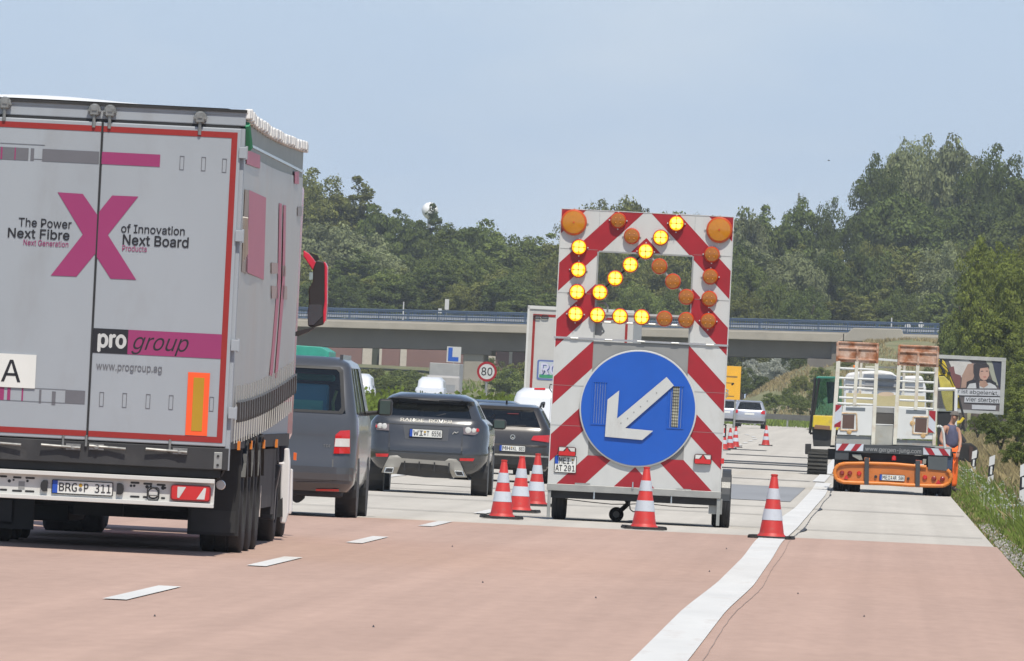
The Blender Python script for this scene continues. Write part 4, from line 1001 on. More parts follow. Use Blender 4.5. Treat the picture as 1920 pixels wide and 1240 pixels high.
van.drape('bumper', [(-.93, .46), (.93, .46), (.93, .62), (-.93, .62)], paint_van, .02, raw=True)
van.drape('tailgate_gap', [zv(838, 420), zv(846, 420), zv(846, 560), zv(900, 590), zv(560, 600), zv(560, 594), zv(835, 590)], black, .004)
MB().box(-.80, .80, .16, 4.4, .25, .42).build('underbody', dark, van.root, bevel=.03); MB().rod((.25, .3, .22), (.25, 1.2, .24), .06, None, 10).build('silencer', dark, van.root)
van.txt('TDI', 605.5, 619, 612, 834.5, 839.5, silver, .01)
wf = MB()
(wx0, wz0), (wx1, wz1) = van.P(540, 778), van.P(634, 683)
def gp(x, z, off=-.008): return (x, van.surf(x, z) + off, z)
fr = [(-.79, 1.27), (.76, 1.27), (.79, 1.32), (.74, 1.80), (.70, 1.84), (-.76, 1.84)]
wb = MB(); n = len(fr); inn = [(x * .94, 1.555 + (z - 1.555) * .88) for x, z in fr]
wb.add([gp(*p) for p in fr] + [gp(*p) for p in inn], [(i, (i + 1) % n, (i + 1) % n + n, i + n) for i in range(n)]); wb.build('window_seal', black, van.root)
# things seen through the rear window
cr_ = MB().box(-.35, .55, .50, 1.0, .95, 1.62).build('crate', mat('crate_blue', (.04, .34, .55), .5, emit=.0), van.root, bevel=.03)
MB().box(.05, .50, .47, .50, 1.24, 1.42).build('crate_label', mat('crate_label', (.15, .70, .62), .5), cr_)
MB().box(-.1, .60, 1.2, 1.4, 1.66, 1.74).build('roof_bag', mat('bag_green', (.05, .40, .30), .6), van.root, bevel=.03)
MB().tube([(.64, .5, 1.2), (.62, .5, 1.4), (.66, .5, 1.55)], .02, 6).build('strap', mat('strap_green', (.25, .38, .12), .6), van.root)
MB().box(-.8, .8, .45, 3.0, .90, .94).build('cargo_floor', dark, van.root)
for x in (-.5, .5): MB().box(x - .25, x + .25, 2.0, 2.2, 1.0, 1.62).build('seat', seatm, van.root, bevel=.05)
MB().rod((-.5, .15, 1.262), (.35, .13, 1.285), .012, .008, 6).build('rear_wiper', black, van.root)
b = MB(); b.box(-.72, -.68, .5, 2.9, 1.95, 1.99).box(.68, .72, .5, 2.9, 1.93, 1.99); b.build('roof_rail', paint_van, van.root)
mx, mz = van.P(693, 766); 
for k in (1, -1):
    h = MB().box(k * 1.155 - .09, k * 1.155 + .09, 3.25, 3.42, mz - .09, mz + .12).build('side_mirror', black, van.root, bevel=.04)
    MB().box(k * 1.155 - .065, k * 1.155 + .065, 3.235, 3.25, mz - .07, mz + .095).build('mirror_glass', mat('mirror_green_reflection', (.05, .075, .07), .12), h)  # greenish reflection is painted into the dark glass colour
    MB().rod((k * .9, 3.35, mz - .08), (k * 1.1, 3.35, mz - .05), .03, None, 6).build('mirror_arm', black, h)

# --- grey SUV
UX = (PX(690, 850, 179)[0] + PX(908, 850, 179)[0]) / 2 + .02
suv = Car('compact_suv', 'dark grey sporty SUV with silver skid plate and twin square exhausts', 'car', UX, 179,
    [(.30, .70, .18, 4.15, .22), (.40, .85, .08, 4.25, .3), (.55, .93, .0, 4.36, .36), (.70, .945, .0, 4.36, .38), (.76, .93, .03, 4.34, .34), (.95, .945, .08, 4.28, .34), (1.10, .925, .12, 4.0, .30), (1.17, .87, .16, 3.4, .22),
     (1.21, .82, .20, 3.15, .16), (1.42, .72, .50, 2.55, .14), (1.485, .685, .42, 2.45, .16), (1.53, .63, .50, 2.3, .2), (1.585, .50, .85, 2.0, .25)], (8, 9), paint_suv, wh=(.36, .25, .80, .8), rz=R(.35), gm=darkglass)
zu = zz(680, 700, 1812 / 380)
U = suv
U.drape('black_window_band', [zu(185, 350), zu(250, 218), zu(320, 208), zu(600, 225), zu(880, 240), zu(940, 290), zu(945, 330), zu(930, 300), zu(870, 262), zu(600, 245), zu(330, 235), zu(260, 250), zu(215, 335)], black, .012)
U.drape('brake_light', [zu(490, 234), zu(675, 246), zu(675, 252), zu(490, 240)], mat('brake_strip', (.35, .33, .32), .3), .03)
for pts in ([zu(108, 452), zu(235, 455), zu(235, 515), zu(120, 508)], [zu(898, 488), zu(1040, 500), zu(1030, 540), zu(1000, 556), zu(900, 548)]):
    t = U.drape('tail_light', pts, mat('lamp_smoke', (.16, .13, .13), .2, coat=.6), .02)
for px, py, r, mm in ((155, 475, .05, clearlens), (195, 480, .055, clearlens), (940, 518, .06, clearlens), (990, 518, .045, clearlens), (1022, 515, .035, redlens), (125, 478, .03, redlens)):
    x, z = U.P(*zu(px, py)); MB().lathe([(0, -.035), (r * .6, -.03), (r, -.005), (r, .03)], (x, U.surf(x, z), z), 'y', 16).build('lamp_ring', mm, U.root, smooth=True)
U.plate(zu(420, 0)[0], zu(708, 0)[0], zu(0, 541)[1], .115, ('WI', 'T 6556'))
U.txt('RANGE  ROVER', zu(335, 0)[0], zu(797, 0)[0], zu(566, 0)[0], zu(0, 412)[1], zu(0, 440)[1], silver, .02)
U.drape('tailgate_gap', [zu(232, 520), zu(238, 520), zu(238, 690), zu(560, 705), zu(880, 722), zu(886, 560), zu(892, 560), zu(888, 732), zu(560, 714), zu(232, 700)], black, .004)
U.drape('tailgate_crease', [zu(115, 440), zu(500, 462), zu(890, 482), zu(890, 487), zu(500, 468), zu(115, 448)], black, .004)
U.drape('number_plate_recess', [zu(360, 470), zu(770, 495), zu(760, 610), zu(380, 590)], mat('recess_grey', (.05, .053, .06), .4), .002)
for q in ([(-.46, 1.0), (-.44, 1.0)],): pass
U.drape('bumper_reflector', [zu(113, 720), zu(232, 722), zu(226, 750), zu(118, 748)], redlens, .014); U.drape('bumper_reflector', [zu(868, 762), zu(1000, 765), zu(985, 790), zu(868, 785)], redlens, .014)
sk = mat('skid_silver', (.46, .44, .40), .5, .05, var=.06)
U.drape('skid_plate', [zu(240, 740), zu(310, 735), zu(350, 762), zu(560, 778), zu(735, 788), zu(770, 765), zu(835, 770), zu(870, 800), zu(930, 935), zu(800, 935), zu(760, 830), zu(560, 812), zu(345, 800), zu(300, 905), zu(160, 890)], sk, .055)
U.drape('diffuser', [zu(345, 800), zu(560, 812), zu(760, 830), zu(810, 945), zu(560, 935), zu(300, 905)], mat('diffuser_grey', (.045, .045, .047), .6, var=.2), .02)
for p0 in ((205, 842), (815, 872)):
    a, c = p0; ex = [zu(a, c), zu(a + 80, c + 3), zu(a + 68 if a < 500 else a + 100, c + 55), zu(a - 18 if a < 500 else a + 22, c + 50)]
    t = U.poly('exhaust_tip', ex, -.07, .05, chrome, .006); cxm = sum(e[0] for e in ex) / 4; cym = sum(e[1] for e in ex) / 4
    U.poly('exhaust_hole', [(cxm + (e[0] - cxm) * .72, cym + (e[1] - cym) * .62) for e in ex], -.073, -.069, black, parent=t)
for xs2 in (-.35, -.12, .12, .35): MB().prism([(xs2 - .01, .35), (xs2 + .01, .35), (xs2 + .01, .52), (xs2 - .01, .52)], -.03, .05).build('diffuser_fin', black, U.root)
MB().tube([U.surf and (U.P(*zu(300, 310))[0] * 0 + .0, .22, 1.2), (.25, .30, 1.27)], .01, 6).build('rear_wiper', black, U.root)
x, z = U.P(*zu(830, 545)); b = MB(); b.tube([(x - .05, U.surf(x, z) - .01, z - .01), (x - .02, U.surf(x, z) - .01, z + .03), (x + .01, U.surf(x, z) - .01, z + .01), (x + .04, U.surf(x, z) - .01, z + .035)], .008, 5); b.build('badge', silver, U.root)
for k in (1, -1):
    h = MB().box(k * 1.03 - .11, k * 1.03 + .11, 2.9, 3.05, 1.06, 1.23).build('side_mirror', black, U.root, bevel=.05); MB().box(k * 1.03 - .085, k * 1.03 + .085, 2.888, 2.9, 1.085, 1.205).build('mirror_glass', mat('mirror_green_reflection', (.05, .075, .07), .12), h)
MB().prism([(.55, .5), (.93, .5), (.93, .6), (.55, .6)], .02, .05) 

# --- brown-grey estate behind the cones
EX = PX(943, 850, 212)[0]
wag = Car('estate_car', 'dark brown-grey estate car with roof rails, half hidden behind the sign trailer', 'car', EX, 212,
    [(.24, .80, .15, 4.5, .2), (.34, .88, .02, 4.7, .28), (.55, .905, -.02, 4.75, .32), (.68, .90, .0, 4.75, .3), (.72, .88, .08, 4.74, .26), (.95, .90, .12, 4.6, .26), (1.02, .86, .16, 3.6, .2), (1.05, .83, .18, 3.5, .16),
     (1.36, .66, .48, 2.9, .14), (1.42, .62, .46, 2.7, .16), (1.47, .5, .7, 2.5, .2)], (7, 8), paint_wag, wh=(.33, .22, 1.0, .75), rz=R(.3))
E = wag
E.drape('tail_light', [zu(1505, 600), zu(1525, 562), zu(1680, 555), zu(1680, 625), zu(1600, 612)], redlens, .02); E.drape('tail_light', [zu(1150, 560), zu(1168, 590), zu(1120, 590), zu(1120, 556)], redlens, .02)
E.drape('tail_light', [(-.86, .82), (-.5, .86), (-.5, .93), (-.86, .98)], redlens, .02, raw=True)
E.plate(zu(1225, 0)[0], zu(1452, 0)[0], zu(0, 675)[1], .10, ('MH', 'KL 883'))
E.drape('bumper_chrome', [(-.80, .50), (.85, .50), (.85, .53), (-.80, .53)], chrome, .014, raw=True); E.drape('bumper_lower', [(-.84, .28), (.84, .28), (.86, .47), (-.86, .47)], dark, .012, raw=True)
E.drape('brake_light', [zu(1290, 360), zu(1390, 363), zu(1390, 368), zu(1290, 365)], mat('lens_darkred2', (.16, .02, .02), .3), .006)
x, z = E.P(*zu(1340, 573)); bd = MB().lathe([(.034, -.02), (.048, -.02), (.048, .02), (.034, .02)], (x, E.surf(x, z), z), 'y', 20); bd.build('badge_ring', chrome, E.root)
MB().tube([(x - .03, E.surf(x, z) - .015, z + .03), (x - .01, E.surf(x, z) - .015, z - .03), (x, E.surf(x, z) - .015, z), (x + .01, E.surf(x, z) - .015, z - .03), (x + .03, E.surf(x, z) - .015, z + .03)], .004, 5).build('badge_mark', chrome, E.root)
for k in (-1, 1):
    MB().tube([(k * .64, .7, 1.44), (k * .66, .85, 1.51), (k * .66, 2.6, 1.52), (k * .64, 2.8, 1.44)], .022, 6).build('roof_rail', black, E.root)
    h = MB().box(k * 1.0 - .10, k * 1.0 + .10, 3.0, 3.14, .98, 1.14).build('side_mirror', black, E.root, bevel=.05)
MB().rod((.0, .9, 1.47), (.0, .85, 1.53), .015, .02, 6).build('roof_antenna', black, E.root)
MB().box(-.05, .08, 1.5, 1.56, 1.20, 1.26).build('interior_mirror', black, E.root); MB().rod((-.25, 1.0, 1.18), (-.22, 1.0, 1.26), .05, .02, 8).build('hanging_toy', orange, E.root)
MB().rod((-.05, .17, 1.05), (.4, .2, 1.08), .01, None, 6).build('rear_wiper', black, E.root)

# --- dark car in the gap, white van, white articulated lorry ahead
DX = PX(905, 770, 232)[0]
blk = Car('dark_hatchback', 'dark car of which only roof and glass show between the SUV and the estate', 'car', DX, 233,
    [(.24, .80, .1, 4.1, .2), (.5, .88, .0, 4.2, .3), (.85, .88, .05, 4.2, .28), (.98, .86, .1, 3.3, .2), (1.0, .84, .12, 3.2, .16), (1.42, .68, .4, 2.4, .14), (1.47, .66, .38, 2.3, .16), (1.52, .55, .6, 2.1, .2)], (4, 5), paint_black, wh=(.31, .2, .75, .7))
WX = PX(1030, 800, 250)[0]
wv = Car('delivery_van', 'plain white delivery van between the estate car and the grey lorry trailer', 'van', WX, 250,
    [(.3, .80, .06, 4.2, .12), (.5, .90, .0, 4.35, .14), (1.0, .90, .02, 4.3, .14), (1.1, .89, .03, 3.7, .12), (1.12, .885, .04, 3.65, .12), (1.60, .80, .12, 2.95, .12), (1.72, .76, .18, 2.7, .16), (1.83, .62, .32, 2.4, .2)], (4, 5), paint_white, wh=(.31, .2, .9, .7), rear_glass=False, side_glass=False)
wv.drape('brake_light', [zx(1505, 352), zx(1572, 352), zx(1572, 364), zx(1505, 362)], redlens, .02)
wv.drape('door_gap', [(-.004, .5), (.004, .5), (.004, 1.62), (-.004, 1.62)], pgrey, .004, raw=True)
for k in (-1, 1): wv.drape('tail_light', [(k * .88, .85), (k * .80, .85), (k * .80, 1.15), (k * .88, 1.15)], redlens, .015, raw=True)

LY = 276; LX = (PX(986, 650, LY)[0] + PX(1186, 650, LY)[0]) / 2
lor = empty('semi_trailer_lorry', (LX, LY, 0), R(.3), 'light grey lorry trailer with red outlined doors and a small logo, behind the white van', 'lorry')
def LF(px, py): x, z = PX(px, py, LY); return x - LX, z
hwL = LF(1186, 650)[0]; zL = LF(1086, 579)[1]
MB().box(-hwL, hwL, 0, 12.5, 1.05, zL).build('cargo_body', mat('lorry_grey', (.46, .45, .43), .5, var=.05), lor, bevel=.02)
MB().box(-.008, .008, -.012, -.001, 1.1, zL - .15).build('door_gap', black, lor)
b = MB()
for q in (rect(-hwL + .14, zL - .24, hwL - .14, zL - .18), rect(-hwL + .14, 1.15, hwL - .14, 1.21)): MB().prism(q, -.008, -.001).build('contour_tape', trred, lor)
for s in (-1, 1): MB().prism(rect(*(sorted((s * (hwL - .20), s * (hwL - .14)))[0], 1.21, sorted((s * (hwL - .20), s * (hwL - .14)))[1], zL - .24)), -.008, -.001).build('contour_tape', trred, lor)
MB().box(-hwL, -hwL + .05, -.03, .05, 1.0, zL).build('corner_post', white, lor); MB().box(-hwL, hwL, -.03, .05, zL - .06, zL + .02).build('roof_edge', white, lor)
for px, py in ((1007, 595), (1022, 595)):
    x, z = LF(px, py); MB().tube([(p[0], -.03, p[1]) for p in rrect(x - .08, x + .08, z - .04, z + .04, .03, 3)], .014, 6).build('door_latch', black, lor)
zr = zz(560, 300, 2.952)
(x0, z0), (x1, z1) = LF(1006, 712), LF(1058, 677)
lgo = MB().prism(rrect(x0, x1, z0, z1, .05), -.012, -.002).build('logo_sign', mat('logo_blue', (.10, .14, .34), .5), lor)
MB().prism(rrect(x0 + .04, x1 - .04, z0 + .04, z1 - .04, .03), -.016, -.011).build('logo_field', mat('logo_pale', (.42, .46, .50), .5), lgo)
MB().prism(rect(x0 + .06, z0 + .05, x1 - .06, z0 + .13), -.019, -.015).build('logo_stripe', mat('logo_green', (.04, .25, .12), .5), lgo)
text('logo_text', 'RO', x0 + .10, x1 - .1, z0 + .14, z1 - .08, -.020, mat('logo_ink', (.50, .50, .62), .5), lgo, .05)
text('logo_text', 'RO', x0 + .10 + .02, x1 - .1 + .02, z0 + .14 - .02, z1 - .08 - .02, -.0185, mat('logo_shadow', (.04, .06, .25), .5), lgo, .05)
MB().box(-hwL, hwL, .0, .1, .5, .62).build('rear_bumper', dark, lor)
for s in (-1, 1):
    for y in (2.5, 3.8, 5.1, 11.5): wheel(lor, s * 1.0, y, .5, .5, .38, side=s)
MB().box(-.5, .5, .3, 12.4, .75, 1.05).build('chassis', dark, lor); MB().box(-1.15, 1.15, 12.9, 14.9, 1, 3.6).build('cab', white, lor, bevel=.1)

# --- silver cars far ahead
def far_car(px, Y, label, paint=paint_silver, s=1.0):
    X = PX(px, 780, Y)[0]
    c = Car('silver_car', label, 'car', X, Y, [(.26, .78, .1, 4.0, .2), (.5, .86, .0, 4.2, .3), (.88, .87, .05, 4.2, .28), (.98, .85, .1, 3.3, .2), (1.0, .83, .12, 3.2, .16), (1.38, .68, .45, 2.4, .14), (1.43, .66, .42, 2.3, .16), (1.49, .55, .6, 2.1, .2)], (4, 5), paint, wh=(.31, .2, .8, .7), gm=darkglass)
    for k in (-1, 1): c.drape('tail_light', [(k * .84, .78), (k * .62, .80), (k * .62, .96), (k * .84, .98)], redlens, .02, raw=True)
    c.drape('bumper_lower', [(-.82, .28), (.82, .28), (.84, .42), (-.84, .42)], dark, .01, raw=True)
    c.drape('number_plate', [(-.26, .72), (.26, .72), (.26, .83), (-.26, .83)], platew, .02, raw=True)
    return c
far_car(1405, 610, 'silver hatchback in full view driving away far up the road')
far_car(1360, 640, 'silver car far up the road, mostly hidden by the edge of the sign trailer')
for o in [q for q in S.objects if q.name.startswith('silver_car')]: o['group'] = 'silver cars far up the road'
# three cones by the far lane line and one on its own
place_cone(1356, 842, 41, 'far red and white cone closest to the sign trailer edge, first of a row', Y=388)
place_cone(1368, 838, 39, 'far red and white cone in the middle of a short row', Y=398)
place_cone(1378.5, 834.5, 39, 'far red and white cone at the end of the row, nearest the silver car', Y=408)
place_cone(1435.5, 835, 38, 'lone far cone in the open lane, between silver car and excavator', Y=430)
# ================================================================== recovery flatbed with raised ramps
RY = 234.0; RXc = (PX(1563, 850, RY)[0] + PX(1785, 850, RY)[0]) / 2
rec = empty('recovery_truck', (RXc, RY, 0), 0, 'rusty flatbed recovery truck with two raised loading ramps and an orange bumper', 'truck')
def RF(px, py, dy=0): x, z = PX(px, py, RY + dy); return x - RXc, z
zc_ = zz(1560, 635, 6.2); zd = zz(1560, 780, 7.75)
ramp_paint = mat('ramp_paint', (.60, .58, .50), .6, var=.08, dirt_or_bounce=(.33, .13, .04), dirt_or_bounce_amt=.30, dscale=2.5)
rust = mat('rust', (.30, .115, .05), .85, var=.45, scale=4, dirt_or_bounce=(.66, .54, .45), dirt_or_bounce_amt=.55, dscale=3.6)
rampw = mat('ramp_white', (.60, .61, .60), .5, var=.04, dirt_or_bounce=(.45, .36, .25), dirt_or_bounce_amt=.12, dscale=2)
def rp(name, pts, y0, y1, m, parent=rec, bevel=.006, f=zc_): return MB().prism([RF(*f(*p)) for p in pts], y0, y1).build(name, m, parent, bevel=bevel)
def ramp(L0, L1, M0, R0, R1, top, side):
    """L0.. crop x of the stiles at the bottom; all values in crop coordinates"""
    r = MB()
    base = rp('ramp_head', [(L1[0] - 20, top), (R1[0] + 22, top + 24), (R1[0] + 20, top + 262), (L1[0] - 20, top + 232)], -.02, .02, rust)
    for k in range(3):                                       # pressed ribs of the rusty head
        t = (.02, .30, .97)[k]; y = top + 8 + 240 * t
        a, c = RF(*zc_(L1[0] - 18, y)), RF(*zc_(R1[0] + 20, y + 22)); MB().rod((a[0], -.03, (a[1] + c[1]) / 2), (c[0], -.03, (a[1] + c[1]) / 2), .02, None, 6).build('head_rib', rust, base)
    for xx in (L1[0] - 14, M0[1], R1[0] + 14):
        a, c = RF(*zc_(xx, top + 20)), RF(*zc_(xx - 6, top + 235)); MB().box(a[0] - .025, a[0] + .025, -.045, -.02, c[1], a[1]).build('head_rib', rust, base)
    for (b0, t0, w_) in ((L0, L1, 24), (M0, (M0[1], M0[2]), 22), (R0, R1, 24)):
        pb, pt = b0, t0
        q = [(pb[0] - w_, pb[1]), (pb[0] + w_, pb[1]), (pt[0] + w_, pt[1]), (pt[0] - w_, pt[1])]
        rp('stile', q, -.05, .05, ramp_paint, base)
    return base
def rung(base, x0, y0, x1, y1):
    a, c = RF(*zc_(x0, y0)), RF(*zc_(x1, y1)); MB().rod((a[0], 0, a[1]), (c[0], 0, c[1]), .024, None, 8).build('rung', rampw, base, smooth=True)
b1 = rp('ramp_head', [(70, 35), (543, 62), (535, 292), (55, 268)], -.02, .02, rust)
b2 = rp('ramp_head', [(783, 75), (1240, 95), (1228, 335), (770, 312)], -.02, .02, rust)
for base, rows, cols in ((b1, ((68, 110, 540, 130), (64, 230, 535, 258), (70, 42, 540, 66)), ((296, 120, 290, 262), (66, 40, 58, 262), (532, 70, 524, 288))), (b2, ((775, 152, 1236, 175), (772, 268, 1230, 300), (783, 82, 1238, 100)), ((1003, 160, 1000, 310), (780, 80, 772, 310), (1234, 100, 1222, 330)))):
    for x0, y0, x1, y1 in rows: a, c = RF(*zc_(x0, y0)), RF(*zc_(x1, y1)); MB().rod((a[0], -.03, a[1]), (c[0], -.03, c[1]), .022, None, 6).build('head_rib', rust, base)
    for x0, y0, x1, y1 in cols: a, c = RF(*zc_(x0, y0)), RF(*zc_(x1, y1)); MB().rod((a[0], -.035, a[1]), (c[0], -.035, c[1]), .026, None, 6).build('head_rib', rust, base)
for base, q in ((b1, ((8, 1240, 74, 262, 24), (476, 1235, 520, 288, 22), (262, 775, 290, 265, 20))), (b2, ((728, 1235, 780, 312, 22), (1186, 1245, 1218, 332, 20), (972, 830, 998, 312, 20)))):
    for x0, y0, x1, y1, w_ in q: rp('stile', [(x0 - w_, y0), (x0 + w_, y0), (x1 + w_, y1), (x1 - w_, y1)], -.05, .05, ramp_paint, base)
for base, xs2, ys2 in ((b1, (82, 500), (345, 458, 568, 684)), (b2, (785, 1200), (384, 495, 600, 715))):
    for yv in ys2: rung(base, xs2[0], yv, xs2[1], yv + 18)
for base, x0, x1, yv in ((b1, 50, 490, 752), (b2, 745, 1195, 800)): rung(base, x0, yv, x1, yv + 20)
# white ramp plates, openings, labels
w1 = rp('ramp_plate', [(125, 785), (490, 795), (468, 1130), (60, 1118), (75, 1040), (100, 1035)], -.03, .0, rampw)
w2 = rp('ramp_plate', [(752, 806), (1120, 830), (1118, 1100), (1185, 1105), (1180, 1175), (745, 1165)], -.03, .0, rampw)
rp('plate_opening', [(125, 885), (262, 888), (255, 1050), (118, 1045)], -.035, -.028, mat('opening_brown', (.10, .06, .05), .8), w1); rp('plate_opening', [(970, 925), (1105, 930), (1096, 1095), (962, 1085)], -.035, -.028, mat('opening_brown', (.10, .06, .05), .8), w2)
for w_, pts in ((w1, ((105, 868), (285, 872), (290, 1070), (100, 1066))), (w2, ((945, 910), (1122, 915), (1112, 1110), (940, 1105)))):
    P_ = [RF(*zc_(*p)) for p in pts]; MB().tube([(a, -.035, c) for a, c in P_ + P_[:1]], .017, 6).build('opening_rim', mat('rim_rusty', (.55, .42, .28), .7, var=.3, scale=9, dirt_or_bounce=(.38, .15, .05), dirt_or_bounce_amt=.4, dscale=8), w_)
for w_, c_ in ((w1, (200, 1085)), (w2, (1060, 1125)), (w2, (935, 985))):
    a, z = RF(*zc_(*c_)); MB().lathe([(0, -.05), (.05, -.045), (.055, -.03), (0, -.03)], (a, 0, z), 'y', 10).build('rust_patch', mat('rust_light', (.50, .32, .14), .9, var=.3, scale=12), w_)
rp('maker_label', [(162, 798), (388, 805), (385, 845), (160, 835)], -.036, -.03, mat('label_grey', (.13, .15, .17), .5), w1); rp('maker_label', [(862, 828), (1095, 835), (1092, 880), (860, 872)], -.036, -.03, mat('label_grey', (.13, .15, .17), .5), w2)
def warn(pts, redpts, parent, f=zc_, y=-.06):
    o = rp('warning_board', pts, y, y + .02, conew, parent, 0, f)
    for q in redpts: rp('warning_stripe', q, y - .004, y, red, o, 0, f)
warn([(42, 765), (118, 775), (105, 1035), (25, 1028)], [[(42, 768), (115, 776), (80, 820), (38, 855)], [(104, 955), (100, 1032), (26, 1026), (28, 1000)]], rec)
warn([(1128, 835), (1208, 842), (1196, 1100), (1114, 1090)], [[(1130, 838), (1206, 843), (1200, 968), (1128, 890)], [(1118, 1032), (1188, 1096), (1115, 1092)]], rec)
# bed end between the ramps
rp('bed_panel', [(505, 795), (725, 805), (722, 870), (505, 860)], .05, .08, greyp); rp('bed_gap', [(508, 860), (722, 866), (720, 1000), (504, 990)], .06, .10, mat('gap_dark', (.07, .065, .06), .8)); rp('bed_trim', [(502, 992), (724, 1000), (724, 1012), (502, 1002)], .02, .06, rampw)
rp('tail_panel', [(500, 1005), (722, 1012), (715, 1240), (490, 1238)], .03, .08, mat('tail_panel_grey', (.36, .36, .33), .6, var=.15, dirt_or_bounce=(.30, .24, .15), dirt_or_bounce_amt=.2, dscale=4))
for pts in ([(50, 1125), (465, 1135), (460, 1240), (45, 1225)], [(745, 1170), (1170, 1190), (1165, 1245), (740, 1240)]):
    rp('tail_panel', pts, .02, .07, mat('bed_steel', (.33, .33, .31), .6, var=.15, dirt_or_bounce=(.36, .20, .10), dirt_or_bounce_amt=.25, dscale=5))
MB().box(-1.2, 1.2, .1, 7.5, .92, 1.02).build('load_bed', mat('bed_steel', (.33, .33, .31)), rec)
rp('yellow_board', [(155, 625), (1090, 665), (1088, 795), (150, 775)], 5.5, 5.55, mat('plywood', (.48, .42, .24), .8, var=.12))
MB().prism([RF(*zc_(630 + 95 * math.cos(R(a)), 640 + 26 * math.sin(R(a)))) for a in range(0, 360, 18)], 5.2, 5.3).build('coil', mat('coil_tan', (.55, .42, .30), .6), rec)
# white cab beyond the bed
cabw = mat('cab_white', (.66, .66, .66), .4, var=.04, coat=.4)
cb_ = MB().prism([RF(*zc_(*p)) for p in ((120, 470), (165, 385), (300, 365), (560, 350), (700, 370), (750, 420), (1060, 415), (1085, 480), (1110, 560), (1105, 1100), (120, 1100))], 7.7, 9.6).build('cab', cabw, rec, bevel=.05)
MB().prism([RF(*zc_(*p)) for p in ((380, 480), (850, 500), (845, 600), (380, 585))], 7.68, 7.70).build('cab_rear_window', mat('cab_window_grey', (.30, .31, .33), .3), cb_)
for y_ in (440, 455, 530): 
    a, c = RF(*zc_(140, y_)), RF(*zc_(1080, y_ + 38)); MB().rod((a[0], 7.66, a[1]), (c[0], 7.66, c[1]), .018, None, 6).build('cab_rib', greyp, cb_)
MB().prism([RF(*zc_(*p)) for p in ((540, 205), (775, 225), (775, 250), (540, 232))], 7.2, 7.5).build('headboard_rail', rampw, rec); MB().prism([RF(*zc_(*p)) for p in ((380, 300), (850, 310), (850, 332), (380, 318))], 7.5, 7.6).build('headboard_rail', ramp_paint, rec)
MB().prism([RF(*zc_(*p)) for p in ((230, 290), (282, 290), (282, 345), (235, 345))], 7.2, 7.4).build('beacon', mat('beacon_orange', (.80, .22, .02), .3, coat=.5), rec, bevel=.03)
for xx in (330, 850): a, z = RF(*zc_(xx, 300)); MB().rod((a, 7.4, 1.0), (a, 7.4, z + .2), .03, None, 6).build('headboard_post', ramp_paint, rec)
MB().rod((RF(*zc_(118, -20))[0], 7.4, 2.8), (RF(*zc_(118, -20))[0], 7.4, 3.3), .01, None, 6).build('antenna', black, rec)
# warning beam with web address
def rq(name, pts, y0, y1, m, parent=rec, bevel=.004): return rp(name, pts, y0, y1, m, parent, bevel, zd)
beamm = mat('beam_anthracite', (.045, .05, .055), .5, var=.1)
beam = rq('rear_beam', [(50, 395), (1745, 480), (1740, 595), (50, 515)], -.10, .05, beamm)
for pts, rs in (([(60, 402), (460, 412), (450, 512), (60, 500)], ([(150, 402), (250, 402), (170, 505), (78, 500)], [(340, 408), (435, 410), (350, 510), (270, 508)])), ([(1325, 462), (1722, 485), (1715, 582), (1325, 562)], ([(1345, 462), (1440, 470), (1500, 572), (1415, 565)], [(1545, 474), (1630, 478), (1705, 580), (1610, 576)]))):
    rq('warning_sheet', pts, -.106, -.10, conew, beam, 0)
    for q in rs: rq('warning_stripe', q, -.110, -.106, red, beam, 0)
a, c = RF(*zd(482, 485)), RF(*zd(1295, 525)); zb1, zb2 = RF(*zd(885, 545))[1], RF(*zd(885, 465))[1]
text('beam_lettering', 'www.gergen-jung.com', a[0], c[0], zb1, zb2, -.108, mat('beam_text', (.30, .31, .31), .5), beam, .01)
rq('under_beam', [(30, 520), (1750, 600), (1745, 660), (1745, 700), (1240, 700), (480, 660), (30, 640)], .02, .20, dark)
rq('tool_box', [(45, 520), (245, 525), (240, 640), (40, 635)], -.08, .0, beamm); rq('tool_box', [(1395, 590), (1680, 600), (1672, 800), (1395, 775)], -.15, -.04, mat('box_grey', (.075, .085, .09), .5, var=.1)); rq('side_corner', [(1680, 600), (1755, 605), (1740, 780), (1672, 770)], -.06, .1, mat('corner_blue', (.05, .07, .12), .4))
b = MB().lathe([(.0, .05), (.045, .03), (.05, -.03), (.05, -.05), (0, -.05)], (RF(*zd(900, 600))[0], -.08, RF(*zd(900, 610))[1]), 'z', 12); b.build('beacon', redlens, rec)
rq('lock', [(290, 555), (420, 560), (445, 640), (400, 645), (300, 590)], -.06, -.02, mat('lock_pale', (.26, .27, .24), .6)); rq('lock', [(1320, 625), (1370, 630), (1365, 700), (1315, 695)], -.06, -.02, mat('lock_pale', (.26, .27, .24), .6))
rq('orange_clip', [(470, 605), (550, 612), (548, 655), (470, 650)], -.10, -.04, orange); rq('orange_clip', [(1215, 640), (1310, 650), (1305, 700), (1215, 690)], -.10, -.04, mat('clip_red', (.40, .08, .04), .5))
